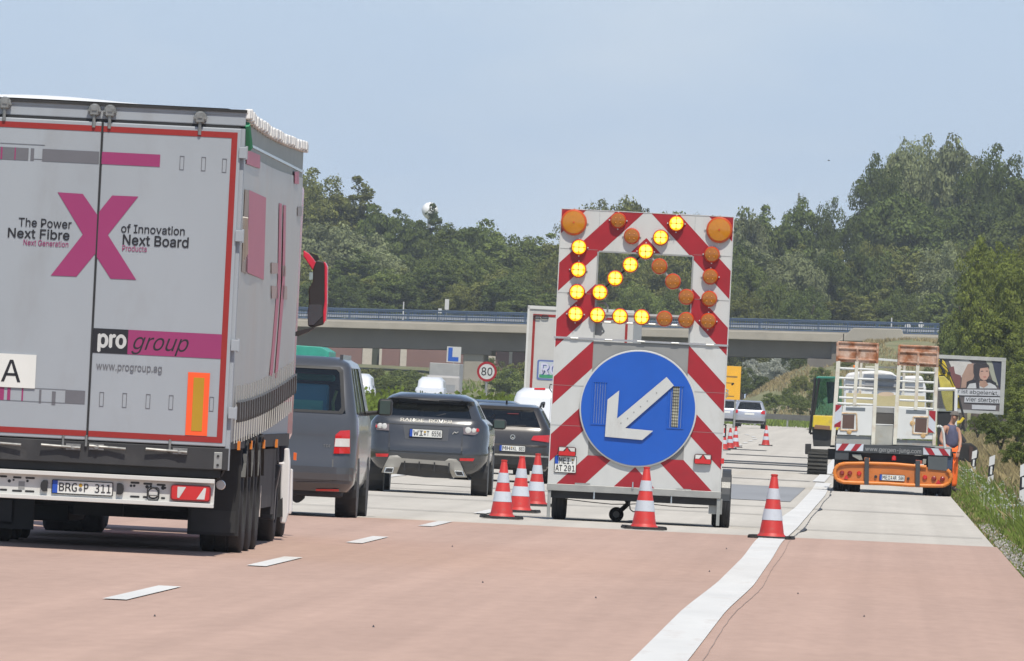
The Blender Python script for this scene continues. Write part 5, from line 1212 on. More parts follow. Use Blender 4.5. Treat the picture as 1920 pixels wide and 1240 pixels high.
# orange bumper: panel with a rolled rim
pan = [(200, 700), (480, 690), (1100, 712), (1380, 745), (1640, 790), (1700, 860), (1695, 950), (1630, 1010), (1100, 1010), (300, 965), (120, 930), (60, 850), (80, 760)]
bp = rq('orange_bumper', pan, -.12, -.06, mat('bumper_panel', (.50, .15, .03), .45, var=.08, dirt_or_bounce=(.42, .16, .05), dirt_or_bounce_amt=.25, dscale=4))
rim = [(190, 692), (480, 688), (900, 700), (1370, 742)]
b = MB().tube([(*[RF(*zd(*p))[0]], -.14, RF(*zd(*p))[1]) for p in rim], .035, 10); b.tube([(RF(*zd(*p))[0], -.14, RF(*zd(*p))[1]) for p in ((190, 692), (95, 715), (45, 770), (35, 850), (70, 920), (150, 960), (300, 970), (480, 975), (800, 985), (1100, 1005), (1400, 1015), (1620, 1015), (1700, 975), (1735, 900), (1715, 830), (1670, 785))], .04, 10)
b.build('bumper_rim', orange, rec, smooth=True)
for x0 in (475, 1215):
    rq('bracket_arm', [(x0, 610 + (x0 > 900) * 40), (x0 + 65, 610 + (x0 > 900) * 40), (x0 + 60, 1000 + (x0 > 900) * 30), (x0 - 5, 1000 + (x0 > 900) * 30)], -.20, -.15, beamm)
for px, py, r, mm in ((145, 828, .048, 'd'), (260, 832, .048, 'd'), (395, 838, .048, 'b'), (1350, 895, .048, 'b'), (1480, 910, .050, 'd'), (1605, 915, .050, 'd')):
    x, z = RF(*zd(px, py)); MB().lathe([(0, -.165), (r * .7, -.16), (r, -.145), (r, -.11), (0, -.11)], (x, 0, z), 'y', 18).build('round_tail_light', redlens if mm == 'b' else mat('lens_darkred', (.22, .015, .01), .25, coat=.6), bp, smooth=True)
for px, py in ((208, 890), (1545, 960)):
    x, z = RF(*zd(px, py)); MB().prism([(x - .055, z - .04), (x + .055, z - .04), (x, z + .055)], -.17, -.15).build('reflector_triangle', redlens, bp)
for px, py in ((635, 882), (1108, 912)): x, z = RF(*zd(px, py)); MB().lathe([(0, -.16), (.028, -.155), (.032, -.11), (0, -.11)], (x, 0, z), 'y', 12).build('rubber_buffer', black, bp)
(x0, z), (x1, z_) = RF(*zd(695, 900)), RF(*zd(1052, 900)); zp = RF(*zd(875, 900))[1]
number_plate(rec, x0, x1, zp - .055, zp + .055, -.14, ('MEI', 'AR 506'))
# wheels
for pa, pb in ((10, 200), (215, 410), (1320, 1530), (1535, 1745)):
    xa, xb = RF(*zd(pa, 1050))[0], RF(*zd(pb, 1050))[0]
    wheel(rec, (xa + xb) / 2, 1.0, .46, .46, (xb - xa) * .97, side=(1 if xa > 0 else -1))
for s in (-1, 1): wheel(rec, s * 1.0, 7.6, .46, .46, .28, side=s); MB().box(s * 1.0 - .3, s * 1.0 + .3, .45, 1.5, .90, .93).build('mudguard', black, rec)
MB().rod((-.9, 1.0, .46), (.9, 1.0, .46), .11, None, 10).build('axle', dark, rec); MB().lathe([(0, -.2), (.2, -.1), (.2, .1), (0, .2)], (.0, 1.0, .46), 'y', 12).build('axle_housing', dark, rec)
MB().box(-.45, .45, .1, 9.0, .62, .9).build('chassis', dark, rec)
b = MB(); rr_ = random.Random(3)
for k in range(9):
    x = -.45 + .11 * k; b.tube([(x, .3, .42), (x + .06, .3, .33 + rr_.uniform(-.03, .03)), (x + .13, .3, .40)], .014, 5)
b.build('hanging_cables', black, rec, kind='stuff'); MB().tube([(-.19, .2, .42), (-.17, .2, .30), (-.20, .2, .18)], .03, 6).build('tow_hook', black, rec)
# white tube hoop and door frame at its right side
MB().tube([(RF(*zd(*p))[0], .1, RF(*zd(*p))[1]) for p in ((1525, 160), (1560, 145), (1600, 170), (1622, 260), (1635, 400), (1640, 470))], .025, 8).build('grab_hoop', rampw, rec, smooth=True)

# ================================================================== excavator beyond the flatbed
XY = 292.0; XXc = PX(1590, 850, XY)[0]; Xz = gz(XY)
exc = empty('excavator', (XXc, XY, Xz), 0, 'small yellow excavator with green-glazed cab working beyond the flatbed', 'excavator')
def XF(px, py, dy=0): x, z = PX(px, py, XY + dy); return x - XXc, z - Xz
z9 = zz(1300, 600, 1240 / 300); zw = zz(1740, 660, 1240 / 240); z6b = zz(1480, 600, 1516 / 440)
yel = mat('machine_yellow', (.62, .46, .03), .45, var=.08, dirt_or_bounce=(.25, .20, .12), dirt_or_bounce_amt=.25, dscale=3)
def xp(name, pts, y0, y1, m, f, parent=exc, bevel=.015): return MB().prism([XF(*f(*p)) for p in pts], y0, y1).build(name, m, parent, bevel=bevel)
cabx = empty('cab', (0, 0, 0)); bpy.data.objects.remove(cabx)
cg = glassmat('cab_green_glass', (.55, .84, .76), see=.88)
body = xp('slew_body', [(930, 745), (1300, 745), (1300, 985), (930, 980), (920, 850)], 0.1, 1.9, mat('body_dark', (.035, .035, .035), .6, var=.2), z9)
xp('engine_cover', [(930, 740), (1080, 745), (1300, 750), (1300, 850), (1060, 855), (925, 830)], -.05, 1.7, yel, z9)
xp('cover_stripe', [(945, 812), (1060, 822), (1060, 855), (932, 845)], -.07, -.045, mat('stripe_brown', (.20, .11, .06), .6), z9)
fr1 = xp('cab_rear_glass', [(945, 455), (1120, 455), (1120, 740), (925, 735)], .35, .40, cg, z9, bevel=0)
xp('cab_side_glass', [(1120, 455), (1150, 460), (1150, 740), (1120, 740)], .4, 1.4, cg, z9, bevel=0)
xp('cab_roof', [(960, 436), (1160, 440), (1160, 456), (945, 454)], .3, 1.5, mat('roof_green', (.03, .20, .15), .4), z9)
b = MB()
for p, q in (((945, 452), (902, 880)), ((975, 450), (930, 740)), ((1118, 450), (1108, 745))):
    a, c = XF(*z9(*p)), XF(*z9(*q)); MB().rod((a[0], .33, a[1]), (c[0], .33, c[1]), .035, None, 6).build('cab_post', black, exc)
a, c = XF(*z9(902, 880)), XF(*z9(945, 880)); MB().rod((a[0], .33, a[1]), (c[0], .33, c[1]), .03, None, 6).build('cab_post', black, exc)
xp('door_handle', [(900, 700), (925, 700), (925, 735), (900, 735)], .3, .36, black, z9)
xp('cab_seat', [(1030, 480), (1095, 480), (1095, 640), (1040, 650)], .45, .7, black, z9)
trk = mat('track_rubber', (.06, .058, .052), .9, var=.3, scale=6)
for xa_, xb_, nm in ((885, 1035, 0), (1300, 1450, 1)):
    x0, z0 = XF(*z9(xa_, 1160)); x1, _ = XF(*z9(xb_, 1160)); ht = .62
    prof = [(-.2 + .31 * math.cos(R(a)), .31 + .31 * math.sin(R(a))) for a in range(90, 271, 20)] + [(2.2 + .31 * math.cos(R(a)), .31 + .31 * math.sin(R(a))) for a in range(-90, 91, 20)]
    t = MB().prism_x(prof, x0, x1).build('track', trk, exc)
    for k in range(10):
        for sgn_ in (1,):
            a = math.radians(95 + 18 * k); yy, zz_ = -.2 + .33 * math.cos(a), .31 + .33 * math.sin(a)
            MB().box(x0 - .01, x1 + .01, yy - .04, yy + .02, zz_ - .025, zz_ + .025).build('track_plate', trk, t)
xp('undercarriage', [(1040, 1000), (1300, 1000), (1300, 1090), (1040, 1080)], .4, 1.6, dark, z9)
xp('dozer_blade', [(868, 960), (915, 960), (912, 1045), (866, 1040)], -.45, -.3, dark, z9)
# boom, stick, cylinders, bucket
boom = xp('boom', [(95, 70), (135, 70), (165, 95), (200, 180), (262, 330), (300, 430), (250, 440), (200, 350), (150, 240), (100, 240)], .9, 1.15, yel, zw)
xp('stick', [(100, 235), (160, 235), (215, 290), (250, 400), (245, 570), (180, 575), (150, 500), (120, 350)], .75, .88, mat('machine_yellow_worn', (.50, .42, .08), .5, var=.2, scale=5), zw)
xp('stick', [(245, 360), (300, 430), (325, 520), (325, 548), (290, 545), (262, 470)], .9, 1.1, yel, zw)
for pts, rr_, mm in ((((115, 120), (150, 175), (165, 215)), .035, black), (((110, 230), (165, 240), (210, 290), (220, 330)), .025, black), (((300, 440), (330, 560), (350, 640)), .03, dark), (((120, 95), (190, 160), (262, 330)), .012, black), (((275, 690), (320, 680), (350, 640)), .045, yel), (((285, 740), (320, 750), (345, 700), (350, 650)), .03, dark), (((345, 640), (340, 700), (360, 770)), .035, dark), (((300, 790), (330, 830), (360, 880)), .06, dark)):
    MB().tube([(XF(*zw(*p))[0], .85, XF(*zw(*p))[1]) for p in pts], rr_, 7).build('hydraulic_hose' if rr_ < .03 else 'hydraulic_cylinder', mm, exc, smooth=False)
for p in ((150, 190), (125, 85), (205, 205)): a, z = XF(*zw(*p)); MB().rod((a, .8, z), (a, 1.2, z), .045, None, 10).build('pivot_pin', black, boom)
xp('bucket', [(280, 905), (330, 880), (420, 885), (470, 920), (495, 970), (485, 1030), (420, 1070), (395, 1070), (280, 1040), (262, 980)], .4, 1.35, mat('bucket_black', (.022, .020, .019), .7, var=.4, scale=4), zw, bevel=.03)
MB().prism([XF(*zw(*p)) for p in ((400, 905), (440, 925), (430, 1060), (400, 1065))], .36, .40).build('bucket_side', mat('bucket_brown', (.06, .03, .025), .8), exc)
for k in range(4):
    x, z = XF(*zw(300 + 28 * k, 1040)); MB().prism([(x - .04, z + .05), (x + .04, z + .05), (x, z - .08)], .38, .44).build('bucket_tooth', dark, exc)
# open white door frame with dark glazing (at the right of the machine)
P_ = [XF(*zw(*p), -8) for p in ((100, 362), (265, 362), (272, 380), (262, 720), (250, 760))]
fra = empty('lorry_door', (XF(*zw(180, 500), -8)[0] + XXc, XY - 8, Xz), 0, 'open white framed vehicle door with dark glass behind the workman', 'door')
dxx = fra.location.x - XXc
MB().tube([(a - dxx, 0, c) for a, c in P_], .045, 8).build('door_frame', cabw, fra, smooth=True)
MB().prism([(XF(*zw(*p), -8)[0] - dxx, XF(*zw(*p), -8)[1]) for p in ((110, 378), (250, 380), (242, 590), (100, 600))], .0, .02).build('door_glass', glassmat('door_glass', (.85, .87, .85), see=.92), fra)
MB().prism([(XF(*zw(*p), -8)[0] - dxx, XF(*zw(*p), -8)[1]) for p in ((90, 575), (245, 580), (240, 740), (170, 800), (90, 1130))], .0, .10).build('door_panel', black, fra)
MB().prism([(XF(*zw(*p), -8)[0] - dxx, XF(*zw(*p), -8)[1]) for p in ((240, 380), (256, 385), (250, 600), (236, 600))], -.02, .04).build('door_seal', black, fra)
MB().rod((XF(*zw(250, 740), -8)[0] - dxx, 0, 0), (XF(*zw(250, 740), -8)[0] - dxx, 0, XF(*zw(250, 740), -8)[1]), .04, None, 6).build('door_post', black, fra)

# ================================================================== workman
PYY = 252.0; pxc = PX(1781, 850, PYY)[0]
skin = mat('skin', (.42, .22, .15), .6, var=.06); shirt = mat('shirt_blue_grey', (.085, .088, .15), .85, var=.12, scale=14); trous = mat('trousers_orange', (.95, .16, .02), .7, var=.06); capm = mat('cap_grey', (.13, .115, .10), .85)
man = empty('person', (pxc, PYY, hland(pxc, PYY) + .02), 0, 'person in grey-blue sleeveless top, orange trousers and cap looking down beside the flatbed', 'person')
H0 = man.location.z
def skinned(name, verts, edges, radii, m, parent, sub=2):
    me = bpy.data.meshes.new(name); me.from_pydata(verts, edges, []); o = bpy.data.objects.new(name, me); S.collection.objects.link(o)
    md = o.modifiers.new('skin', 'SKIN'); 
    for i, r in enumerate(radii):
        sv = me.skin_vertices[0].data[i] if me.skin_vertices else None
        if sv is None: break
        sv.radius = r if isinstance(r, tuple) else (r, r)
    if me.skin_vertices: me.skin_vertices[0].data[0].use_root = True
    md.use_smooth_shade = True; s2 = o.modifiers.new('sub', 'SUBSURF'); s2.levels = sub; s2.render_levels = sub
    dg = bpy.context.evaluated_depsgraph_get(); m2 = bpy.data.meshes.new_from_object(o.evaluated_get(dg)); bpy.data.objects.remove(o)
    o = bpy.data.objects.new(name, m2); S.collection.objects.link(o); m2.materials.clear(); m2.materials.append(m)
    for p in m2.polygons: p.use_smooth = True
    o.parent = parent; return o
# facing right (+x) and a little towards the camera, weight on the left side, hands in front of the hips
J = dict(pelvis=(0, 0, .96), belly=(.02, -.01, 1.10), chest=(.01, 0, 1.32), neck=(-.00, 0, 1.50), neck2=(.03, -.01, 1.56),
         head=(.07, -.03, 1.66), head2=(.075, -.03, 1.73),
         ls=(-.14, -.12, 1.44), le=(-.22, -.20, 1.15), lw=(-.06, -.30, .96), lh=(.01, -.33, .90),
         rs=(.15, .10, 1.43), re=(.22, -.02, 1.15), rw=(.20, -.20, .94), rh=(.18, -.24, .87),
         lhp=(-.09, -.04, .92), lk=(-.10, -.07, .50), la=(-.11, 0, .09), lf=(-.02, -.06, .04), rhp=(.09, .04, .92), rk=(.12, 0, .50), ra=(.12, .05, .09), rf=(.22, -.01, .04))
K = list(J); ix = {k: i for i, k in enumerate(K)}
ED = [('pelvis', 'belly'), ('belly', 'chest'), ('chest', 'neck'), ('neck', 'neck2'), ('neck2', 'head'), ('head', 'head2'), ('chest', 'ls'), ('ls', 'le'), ('le', 'lw'), ('lw', 'lh'), ('chest', 'rs'), ('rs', 're'), ('re', 'rw'), ('rw', 'rh'), ('pelvis', 'lhp'), ('lhp', 'lk'), ('lk', 'la'), ('la', 'lf'), ('pelvis', 'rhp'), ('rhp', 'rk'), ('rk', 'ra'), ('ra', 'rf')]
RA = dict(pelvis=.12, belly=.12, chest=.118, neck=.065, neck2=.058, head=.092, head2=.085, ls=.065, le=.043, lw=.03, lh=.035, rs=.065, re=.043, rw=.03, rh=.035, lhp=.09, lk=.06, la=.042, lf=.035, rhp=.09, rk=.06, ra=.042, rf=.035)
bodyo = skinned('body', [J[k] for k in K], [(ix[a], ix[b_]) for a, b_ in ED], [RA[k] for k in K], skin, man)
# fingers
for hx in ('lh', 'rh'):
    hp = Vector(J[hx]); w0 = Vector(J[hx[0] + 'w']); d = (hp - w0).normalized(); sd_ = d.cross(Vector((0, 0, 1))).normalized()
    for k in range(4):
        a = hp + sd_ * (.021 * (k - 1.5)); L_ = (.07, .08, .075, .06)[k]
        skinned('finger', [a, a + d * L_ * .5, a + d * L_ * .8 + Vector((0, 0, -.02)), a + d * L_ * .8 + Vector((0, 0, -.04))], [(0, 1), (1, 2), (2, 3)], [.010, .009, .008, .007], skin, bodyo, 1)
    a = w0 + d * .03; skinned('thumb', [a, a + sd_ * .035 + d * .03, a + sd_ * .045 + d * .06], [(0, 1), (1, 2)], [.012, .010, .008], skin, bodyo, 1)
# face
hc = Vector(J['head'])
MB().add([hc + Vector(p) for p in ((.085, -.03, .03), (.115, -.045, -.01), (.085, -.055, -.012), (.085, -.025, -.012))], [(0, 1, 2), (0, 3, 1), (1, 3, 2), (0, 2, 3)]).build('nose', skin, bodyo)
for s in (-1, 1): MB().lathe([(0, -.008), (.012, 0), (0, .008)], hc + Vector((.075, -.05 + s * .03, .028)), 'x', 8).build('eye', ink, bodyo)
MB().box(hc.x + .078, hc.x + .088, hc.y - .055, hc.y - .01, hc.z - .05, hc.z - .042).build('mouth', mat('lips', (.25, .09, .07)), bodyo)
MB().lathe([(0, -.012), (.028, -.008), (.03, .006), (0, .01)], hc + Vector((-.01, -.095, 0)), 'y', 10).build('ear', skin, bodyo)
MB().tube([hc + Vector((.09, -.02, .035)), hc + Vector((.08, -.085, .035)), hc + Vector((0, -.098, .03))], .006, 5).build('sunglasses', black, man)
cp = MB().lathe([(.0, .105), (.06, .098), (.10, .06), (.108, .015), (.104, .01)], hc + Vector((-.005, 0, .035)), 'z', 20).build('cap', capm, man, smooth=True)
MB().prism_z([(hc.x + .05, hc.y - .09), (hc.x + .15, hc.y - .10), (hc.x + .185, hc.y - .04), (hc.x + .16, hc.y + .05), (hc.x + .06, hc.y + .08)], hc.z + .045, hc.z + .058).build('cap_peak', capm, cp, bevel=.004)
# clothes
skinned('sleeveless_top', [J['pelvis'], (.025, -.015, 1.10), (.015, 0, 1.30), (.0, 0, 1.42), (-.085, -.06, 1.455), (.10, .06, 1.445)], [(0, 1), (1, 2), (2, 3), (3, 4), (3, 5)], [.158, .166, .168, .135, .062, .062], shirt, man)
skinned('trousers', [(0, 0, .97), J['lhp'], J['lk'], (-.11, 0, .12), J['rhp'], J['rk'], (.12, .05, .12)], [(0, 1), (1, 2), (2, 3), (0, 4), (4, 5), (5, 6)], [.155, .105, .082, .078, .105, .082, .078], trous, man)
for q in ('l', 'r'): a, f_ = Vector(J[q + 'a']), Vector(J[q + 'f']); skinned('boot', [a + Vector((0, 0, .06)), a + Vector((0, 0, -.02)), f_, f_ + (f_ - a).normalized() * .09 + Vector((0, 0, .02))], [(0, 1), (1, 2), (2, 3)], [.055, .055, .045, .04], mat('boot_black', (.02, .018, .016), .7), man)

# ================================================================== roadside posts
pb = mat('post_white', (.62, .62, .62), .5, var=.04, dirt_or_bounce=(.42, .41, .38), dirt_or_bounce_amt=.15, dscale=6)
def make_post():
    o = empty('delineator_post', (0, 0, 0))
    b = MB(); vs = []
    sect = [(-.06, -.05), (.06, -.05), (.055, .03), (0, .055), (-.055, .03)]
    b.prism_z(sect, -.15, .96); top = MB().add([(x, y, .96) for x, y in sect] + [(x, y, 1.03 + .03 * (x / .06)) for x, y in sect], [(0, 1, 2, 3, 4)[::-1], (5, 6, 7, 8, 9)] + [(i, (i + 1) % 5, (i + 1) % 5 + 5, i + 5) for i in range(5)])
    b.build('post_body', pb, o); top.build('post_top', pb, o)
    k = 1.03; B_ = MB().add([(x * k, y * k, .60 + .03 * (x / .06)) for x, y in sect] + [(x * k, y * k, .83 + .03 * (x / .06)) for x, y in sect], [(0, 1, 2, 3, 4)[::-1], (5, 6, 7, 8, 9)] + [(i, (i + 1) % 5, (i + 1) % 5 + 5, i + 5) for i in range(5)])
    bb_ = B_.build('black_band', ink, o); MB().box(-.022, .022, -.056, -.0515, .63, .80).build('reflector', mat('reflector_white', (.65, .66, .66), .3), bb_); return o
post0 = make_post()
for i, (px, py, Y, tilt, lab) in enumerate(((1858, 855, 246, .03, 'white delineator post with black band standing clear in the verge grass'), (1824, 845, 290, .05, 'white delineator post in front of the excavator bucket'), (1922, 870, 194, -.02, 'white delineator post cut by the right edge of the picture'))):
    o = post0 if i == 0 else copy_tree(post0); X, zt = PX(px, py, Y); o.location = (X, Y, zt - 1.03); o.rotation_euler = (0, tilt, 0); tag(o, lab, 'post', 'delineator posts along the verge')

# ================================================================== speed sign, yellow board, billboard
def round80():
    Y = 314; X, Z = PX(913, 697, Y); g = hland(X, Y); o = empty('speed_sign', (X, Y, g), 0, 'round red rimmed speed sign reading 80 on a grey pole in the median', 'sign')
    zc2 = Z - g; MB().lathe([(0, -.02), (.272, -.02), (.272, .0), (0, .0)], (0, 0, zc2), 'y', 36).build('sign_face', signwhite, o)
    MB().lathe([(.212, -.02), (.212, -.024), (.275, -.024), (.275, .0)], (0, 0, zc2), 'y', 36).build('red_rim', red, o)
    text('sign_number', '80', -.15, .15, zc2 - .105, zc2 + .115, -.026, ink, o, .012)
    MB().rod((0, .03, 0), (0, .03, zc2 + .25), .035, None, 8).build('pole', steel, o)
round80()
Y = 600; X, Z0_ = PX(1377, 750, Y); X1, Z1_ = PX(1377, 687, Y); 
ysn = empty('roadworks_board', (X - .15, Y, gz(Y)), 0, 'tall orange-yellow roadworks information board partly hidden by the sign trailer', 'sign')
wY = 1.0
MB().box(-wY / 1, .43, 0, .05, Z0_ - gz(Y), Z1_ - gz(Y)).build('board', mat('board_yellow', (.78, .40, .02), .5, var=.06), ysn, bevel=.01)
MB().prism(rect(-.9, Z1_ - gz(Y) - .62, .30, Z1_ - gz(Y) - .50), -.006, -.001).build('text_bar', ink, ysn) if False else None
text('board_lettering', 'RICHTUNG', -.85, .22, Z1_ - gz(Y) - .62, Z1_ - gz(Y) - .48, -.006, ink, ysn, .01) if False else None
for x in (-.7, .2): MB().box(x - .05, x + .05, .05, .12, -.3, Z1_ - gz(Y)).build('post', steel, ysn)
MB().box(-.85, .25, -.006, -.001, Z1_ - gz(Y) - .60, Z1_ - gz(Y) - .52).build('lettering_line', mat('board_ink', (.25, .14, .03), .6), ysn); MB().box(-.85, .12, -.006, -.001, Z1_ - gz(Y) - 1.62, Z1_ - gz(Y) - 1.56).build('lettering_line', mat('board_ink', (.25, .14, .03), .6), ysn)

BY = 430; bl = empty('billboard', (PX(1823, 720, BY)[0], BY, 0), R(-2), 'large grey framed roadside billboard showing a driver with a dark plait above white text bars', 'billboard')
bX = bl.location.x
def BF(a, b_): x, z = PX(*zw(a, b_), BY); return x - bX, z
def bp_(name, pts, y, m, parent=None): return MB().prism([BF(*p) for p in pts], y, y + .012).build(name, m, parent or poster)
frame_m = mat('billboard_frame', (.42, .42, .40), .5, .2, var=.1)
x0, x1 = BF(55, 300)[0], BF(745, 320)[0]; zt_, zb2_ = BF(420, 42)[1], BF(420, 595)[1]
poster = MB().box(x0 + .05, x1 - .12, .0, .05, zb2_ + .12, zt_ - .12).build('poster', mat('poster_base', (.10, .085, .085), .5, var=.3, scale=1), bl)
for q in ((x0, x1, zt_ - .14, zt_), (x0, x1, zb2_, zb2_ + .12)): MB().box(q[0], q[1], -.06, .07, q[2], q[3]).build('frame_rail', frame_m, bl)
for q in ((x0, x0 + .12), (x1 - .16, x1)): MB().box(q[0], q[1], -.055, .066, zb2_ + .12, zt_ - .14).build('frame_rail', frame_m, bl)
for x in (x0 + .4, x1 - .3): MB().box(x - .09, x + .09, .07, .22, hland(bX + x, BY) - .3, zt_ - .2).build('post', steel, bl)
def bm_(n, c): return mat(n, c, .5, var=.10, scale=3)
bp_('poster_window', [(200, 90), (390, 80), (450, 130), (455, 220), (330, 250), (250, 200)], -.014, bm_('poster_light', (.50, .48, .46)))
bp_('poster_passenger', [(205, 150), (250, 140), (262, 210), (320, 230), (310, 350), (270, 350), (215, 280)], -.018, bm_('poster_maroon', (.16, .06, .06)))
bp_('poster_headrest', [(330, 230), (385, 120), (440, 110), (450, 230), (395, 345), (320, 350)], -.016, bm_('poster_tan', (.34, .22, .17)))
bp_('poster_window', [(560, 85), (610, 85), (665, 200), (700, 330), (640, 320), (590, 170)], -.016, bm_('poster_sage', (.30, .31, .25)))
bp_('poster_seat', [(370, 350), (375, 290), (440, 265), (470, 280), (600, 260), (660, 300), (670, 352)], -.018, bm_('poster_black', (.02, .02, .025)))
bp_('poster_pillar', [(620, 80), (712, 85), (712, 350), (690, 350), (650, 220)], -.019, bm_('poster_blue_dark', (.03, .035, .06)))
bp_('poster_shirt', [(375, 355), (400, 310), (465, 300), (600, 300), (650, 325), (670, 355)], -.022, bm_('poster_shirt', (.46, .47, .48)))
bp_('poster_neck', [(500, 280), (560, 280), (585, 320), (540, 350), (500, 330)], -.025, bm_('poster_skin2', (.36, .22, .16)))
bp_('poster_hair', [(440, 130), (470, 108), (560, 105), (592, 135), (595, 165), (580, 150), (505, 160), (492, 250), (500, 352), (470, 352), (458, 260), (440, 200)], -.028, bm_('poster_hair', (.035, .03, .035)))
bp_('poster_face', [(495, 170), (530, 148), (580, 150), (592, 180), (592, 230), (570, 268), (540, 278), (508, 260), (493, 215)], -.026, bm_('poster_skin', (.46, .28, .22)))
for q in ([(512, 185), (535, 183), (535, 190), (512, 192)], [(560, 183), (582, 183), (582, 190), (560, 190)]): bp_('poster_eye', q, -.029, bm_('poster_hair', (.03, .03, .03)))
bp_('poster_mouth', [(535, 240), (565, 238), (560, 248), (540, 249)], -.029, bm_('poster_lips', (.35, .10, .09)))
barm = mat('poster_bar', (.46, .47, .50), .5, var=.05)
t1 = bp_('text_bar', [(285, 362), (700, 368), (700, 428), (285, 420)], -.032, barm); t2 = bp_('text_bar', [(355, 435), (700, 440), (700, 500), (350, 490)], -.032, barm); bp_('text_bar', [(425, 512), (660, 522), (655, 562), (425, 555)], -.032, barm)
def bt(s, a, b_, c, yt, yb, par):
    xa_, xb_ = BF(a, (yt + yb) / 2)[0], BF(b_, (yt + yb) / 2)[0]; text('bar_text', s, xa_, xb_, BF(c, yb)[1], BF(c, yt)[1], -.034, ink, par, .015)
bt('r ist abgelenkt,', 290, 682, 486, 372, 420, t1); bt('vier sterben', 368, 686, 527, 442, 486, t2)
# ================================================================== bridge
GY = 970.0
brg = empty('motorway_bridge', (PX(1100, 620, GY)[0], GY, 0), 0, 'flat concrete road bridge with blue railings crossing over the motorway', 'bridge')
gX = brg.location.x
def GF(px, py, dy=0): x, z = PX(px, py, GY + dy); return x - gX, z
def gline(p0, p1):
    a, c = GF(*p0), GF(*p1); k = (c[1] - a[1]) / (c[0] - a[0]); return lambda x: a[1] + k * (x - a[0])
Ltop, Lfas, Lbeam, Lbot = gline((600, 601), (1500, 624)), gline((600, 614), (1500, 640)), gline((600, 619), (1500, 644)), gline((600, 650), (1400, 669))
xa_, xb_ = GF(380, 600)[0], GF(1760, 640)[0]
def slab(name, f1, f0, x0, x1, y0, y1, m, parent=brg, bevel=0): return MB().prism([(x0, f0(x0)), (x1, f0(x1)), (x1, f1(x1)), (x0, f1(x0))], y0, y1).build(name, m, parent, bevel=bevel)
slab('parapet_beam', Ltop, Lfas, xa_, xb_, 0, 14, mat('fascia_concrete', (.37, .335, .28), .9, var=.10, scale=.5, dirt_or_bounce=(.28, .25, .21), dirt_or_bounce_amt=.3, dscale=.4), bevel=.05)
slab('deck_girder', Lfas, Lbot, xa_, GF(1560, 640)[0], 1.2, 12.8, mat('girder_concrete', (.20, .175, .145), .9, var=.12, scale=.4, dirt_or_bounce=(.19, .17, .145), dirt_or_bounce_amt=.3, dscale=.3))
x0, x1 = GF(866, 700)[0], GF(905, 700)[0]; MB().prism_x([(1.4, Lbot((x0 + x1) / 2) - .0), (12.5, Lbot((x0 + x1) / 2)), (12.0, 0), (2.0, 0)], x0, x1).build('pier', concrete, brg, bevel=.15)
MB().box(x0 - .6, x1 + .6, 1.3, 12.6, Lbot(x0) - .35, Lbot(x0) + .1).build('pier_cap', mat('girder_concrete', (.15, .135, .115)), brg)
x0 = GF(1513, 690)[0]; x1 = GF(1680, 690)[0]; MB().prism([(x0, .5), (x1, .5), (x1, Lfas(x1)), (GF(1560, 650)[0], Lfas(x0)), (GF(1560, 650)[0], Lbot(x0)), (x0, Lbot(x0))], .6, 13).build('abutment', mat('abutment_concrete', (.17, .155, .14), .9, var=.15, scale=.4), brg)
# concrete wing parapet
MB().prism([GF(*p) for p in ((1572, 640), (1600, 615), (1690, 617), (1700, 642))], -.3, .6).build('wing_parapet', concrete, brg, bevel=.08)
# railings: two sides, rails and many balusters, guard rails
bluep = mat('railing_blue', (.035, .07, .13), .5, var=.15)
def rail(dy, h0, hs, m, r, name='railing_rail'):
    for h in hs: MB().rod((xa_, dy, Ltop(xa_) + h), (xb_, dy, Ltop(xb_) + h), r, None, 6).build(name, m, brg)
for dy in (.3, 13.7):
    rail(dy, 0, (1.05, .16, .60), bluep, .07)
    b = MB(); x = xa_
    while x < xb_:
        z = Ltop(x); b.box(x - .022, x + .022, dy - .022, dy + .022, z + .16, z + 1.05); x += .20
    b.build('railing_balusters', bluep, brg, kind='stuff')
    x = xa_
    while x < xb_: z = Ltop(x); MB().box(x - .05, x + .05, dy - .05, dy + .05, z, z + 1.12).build('railing_post', bluep, brg); x += 2.5
gr_ = mat('guard_rail', (.36, .38, .41), .5, .4, var=.2)
for dy in (2.0, 12):
    MB().prism([(xa_, Ltop(xa_) + .42), (xb_, Ltop(xb_) + .42), (xb_, Ltop(xb_) + .72), (xa_, Ltop(xa_) + .72)], dy, dy + .06).build('guard_rail', gr_, brg)
    x = xa_
    while x < xb_: z = Ltop(x); MB().box(x - .05, x + .05, dy + .06, dy + .14, z, z + .7).build('guard_post', steel, brg); x += 4
MB().prism([(xa_, Ltop(xa_) - .02), (xb_, Ltop(xb_) - .02), (xb_, Ltop(xb_) + .12), (xa_, Ltop(xa_) + .12)], .1, .5).build('kerb', concrete, brg)
def small_sign(px, py, Y, lab, w_=.45, h_=.45, round_=False, pole=1.6, colr=None, name='road_sign', mm=None):
    X, Z = PX(px, py, Y); o = empty(name, (X, Y, Z - pole), 0, lab, 'sign')
    (MB().prism(circ(0, pole, w_ / 2, 20), -.02, .02) if round_ else MB().prism(rect(-w_ / 2, pole - h_ / 2, w_ / 2, pole + h_ / 2), -.02, .02)).build('sign_plate', mm or white, o)
    MB().rod((0, .04, 0), (0, .04, pole + h_ / 2), .035, None, 6).build('pole', steel, o); return o
small_sign(838, 571, GY + 3, 'small white sign plate on the bridge, the taller of the left pair', .35, .9); small_sign(825, 583, GY + 3, 'low white plate beside the taller sign on the bridge', .3, .4, pole=1.0)
small_sign(1702, 612, GY + 3, 'white round sign back at the right end of the bridge, left of a pair', .5, .5, True, pole=1.2); small_sign(1727, 609, GY + 3, 'white round sign back at the right end of the bridge, right of a pair', .5, .5, True, pole=1.4)
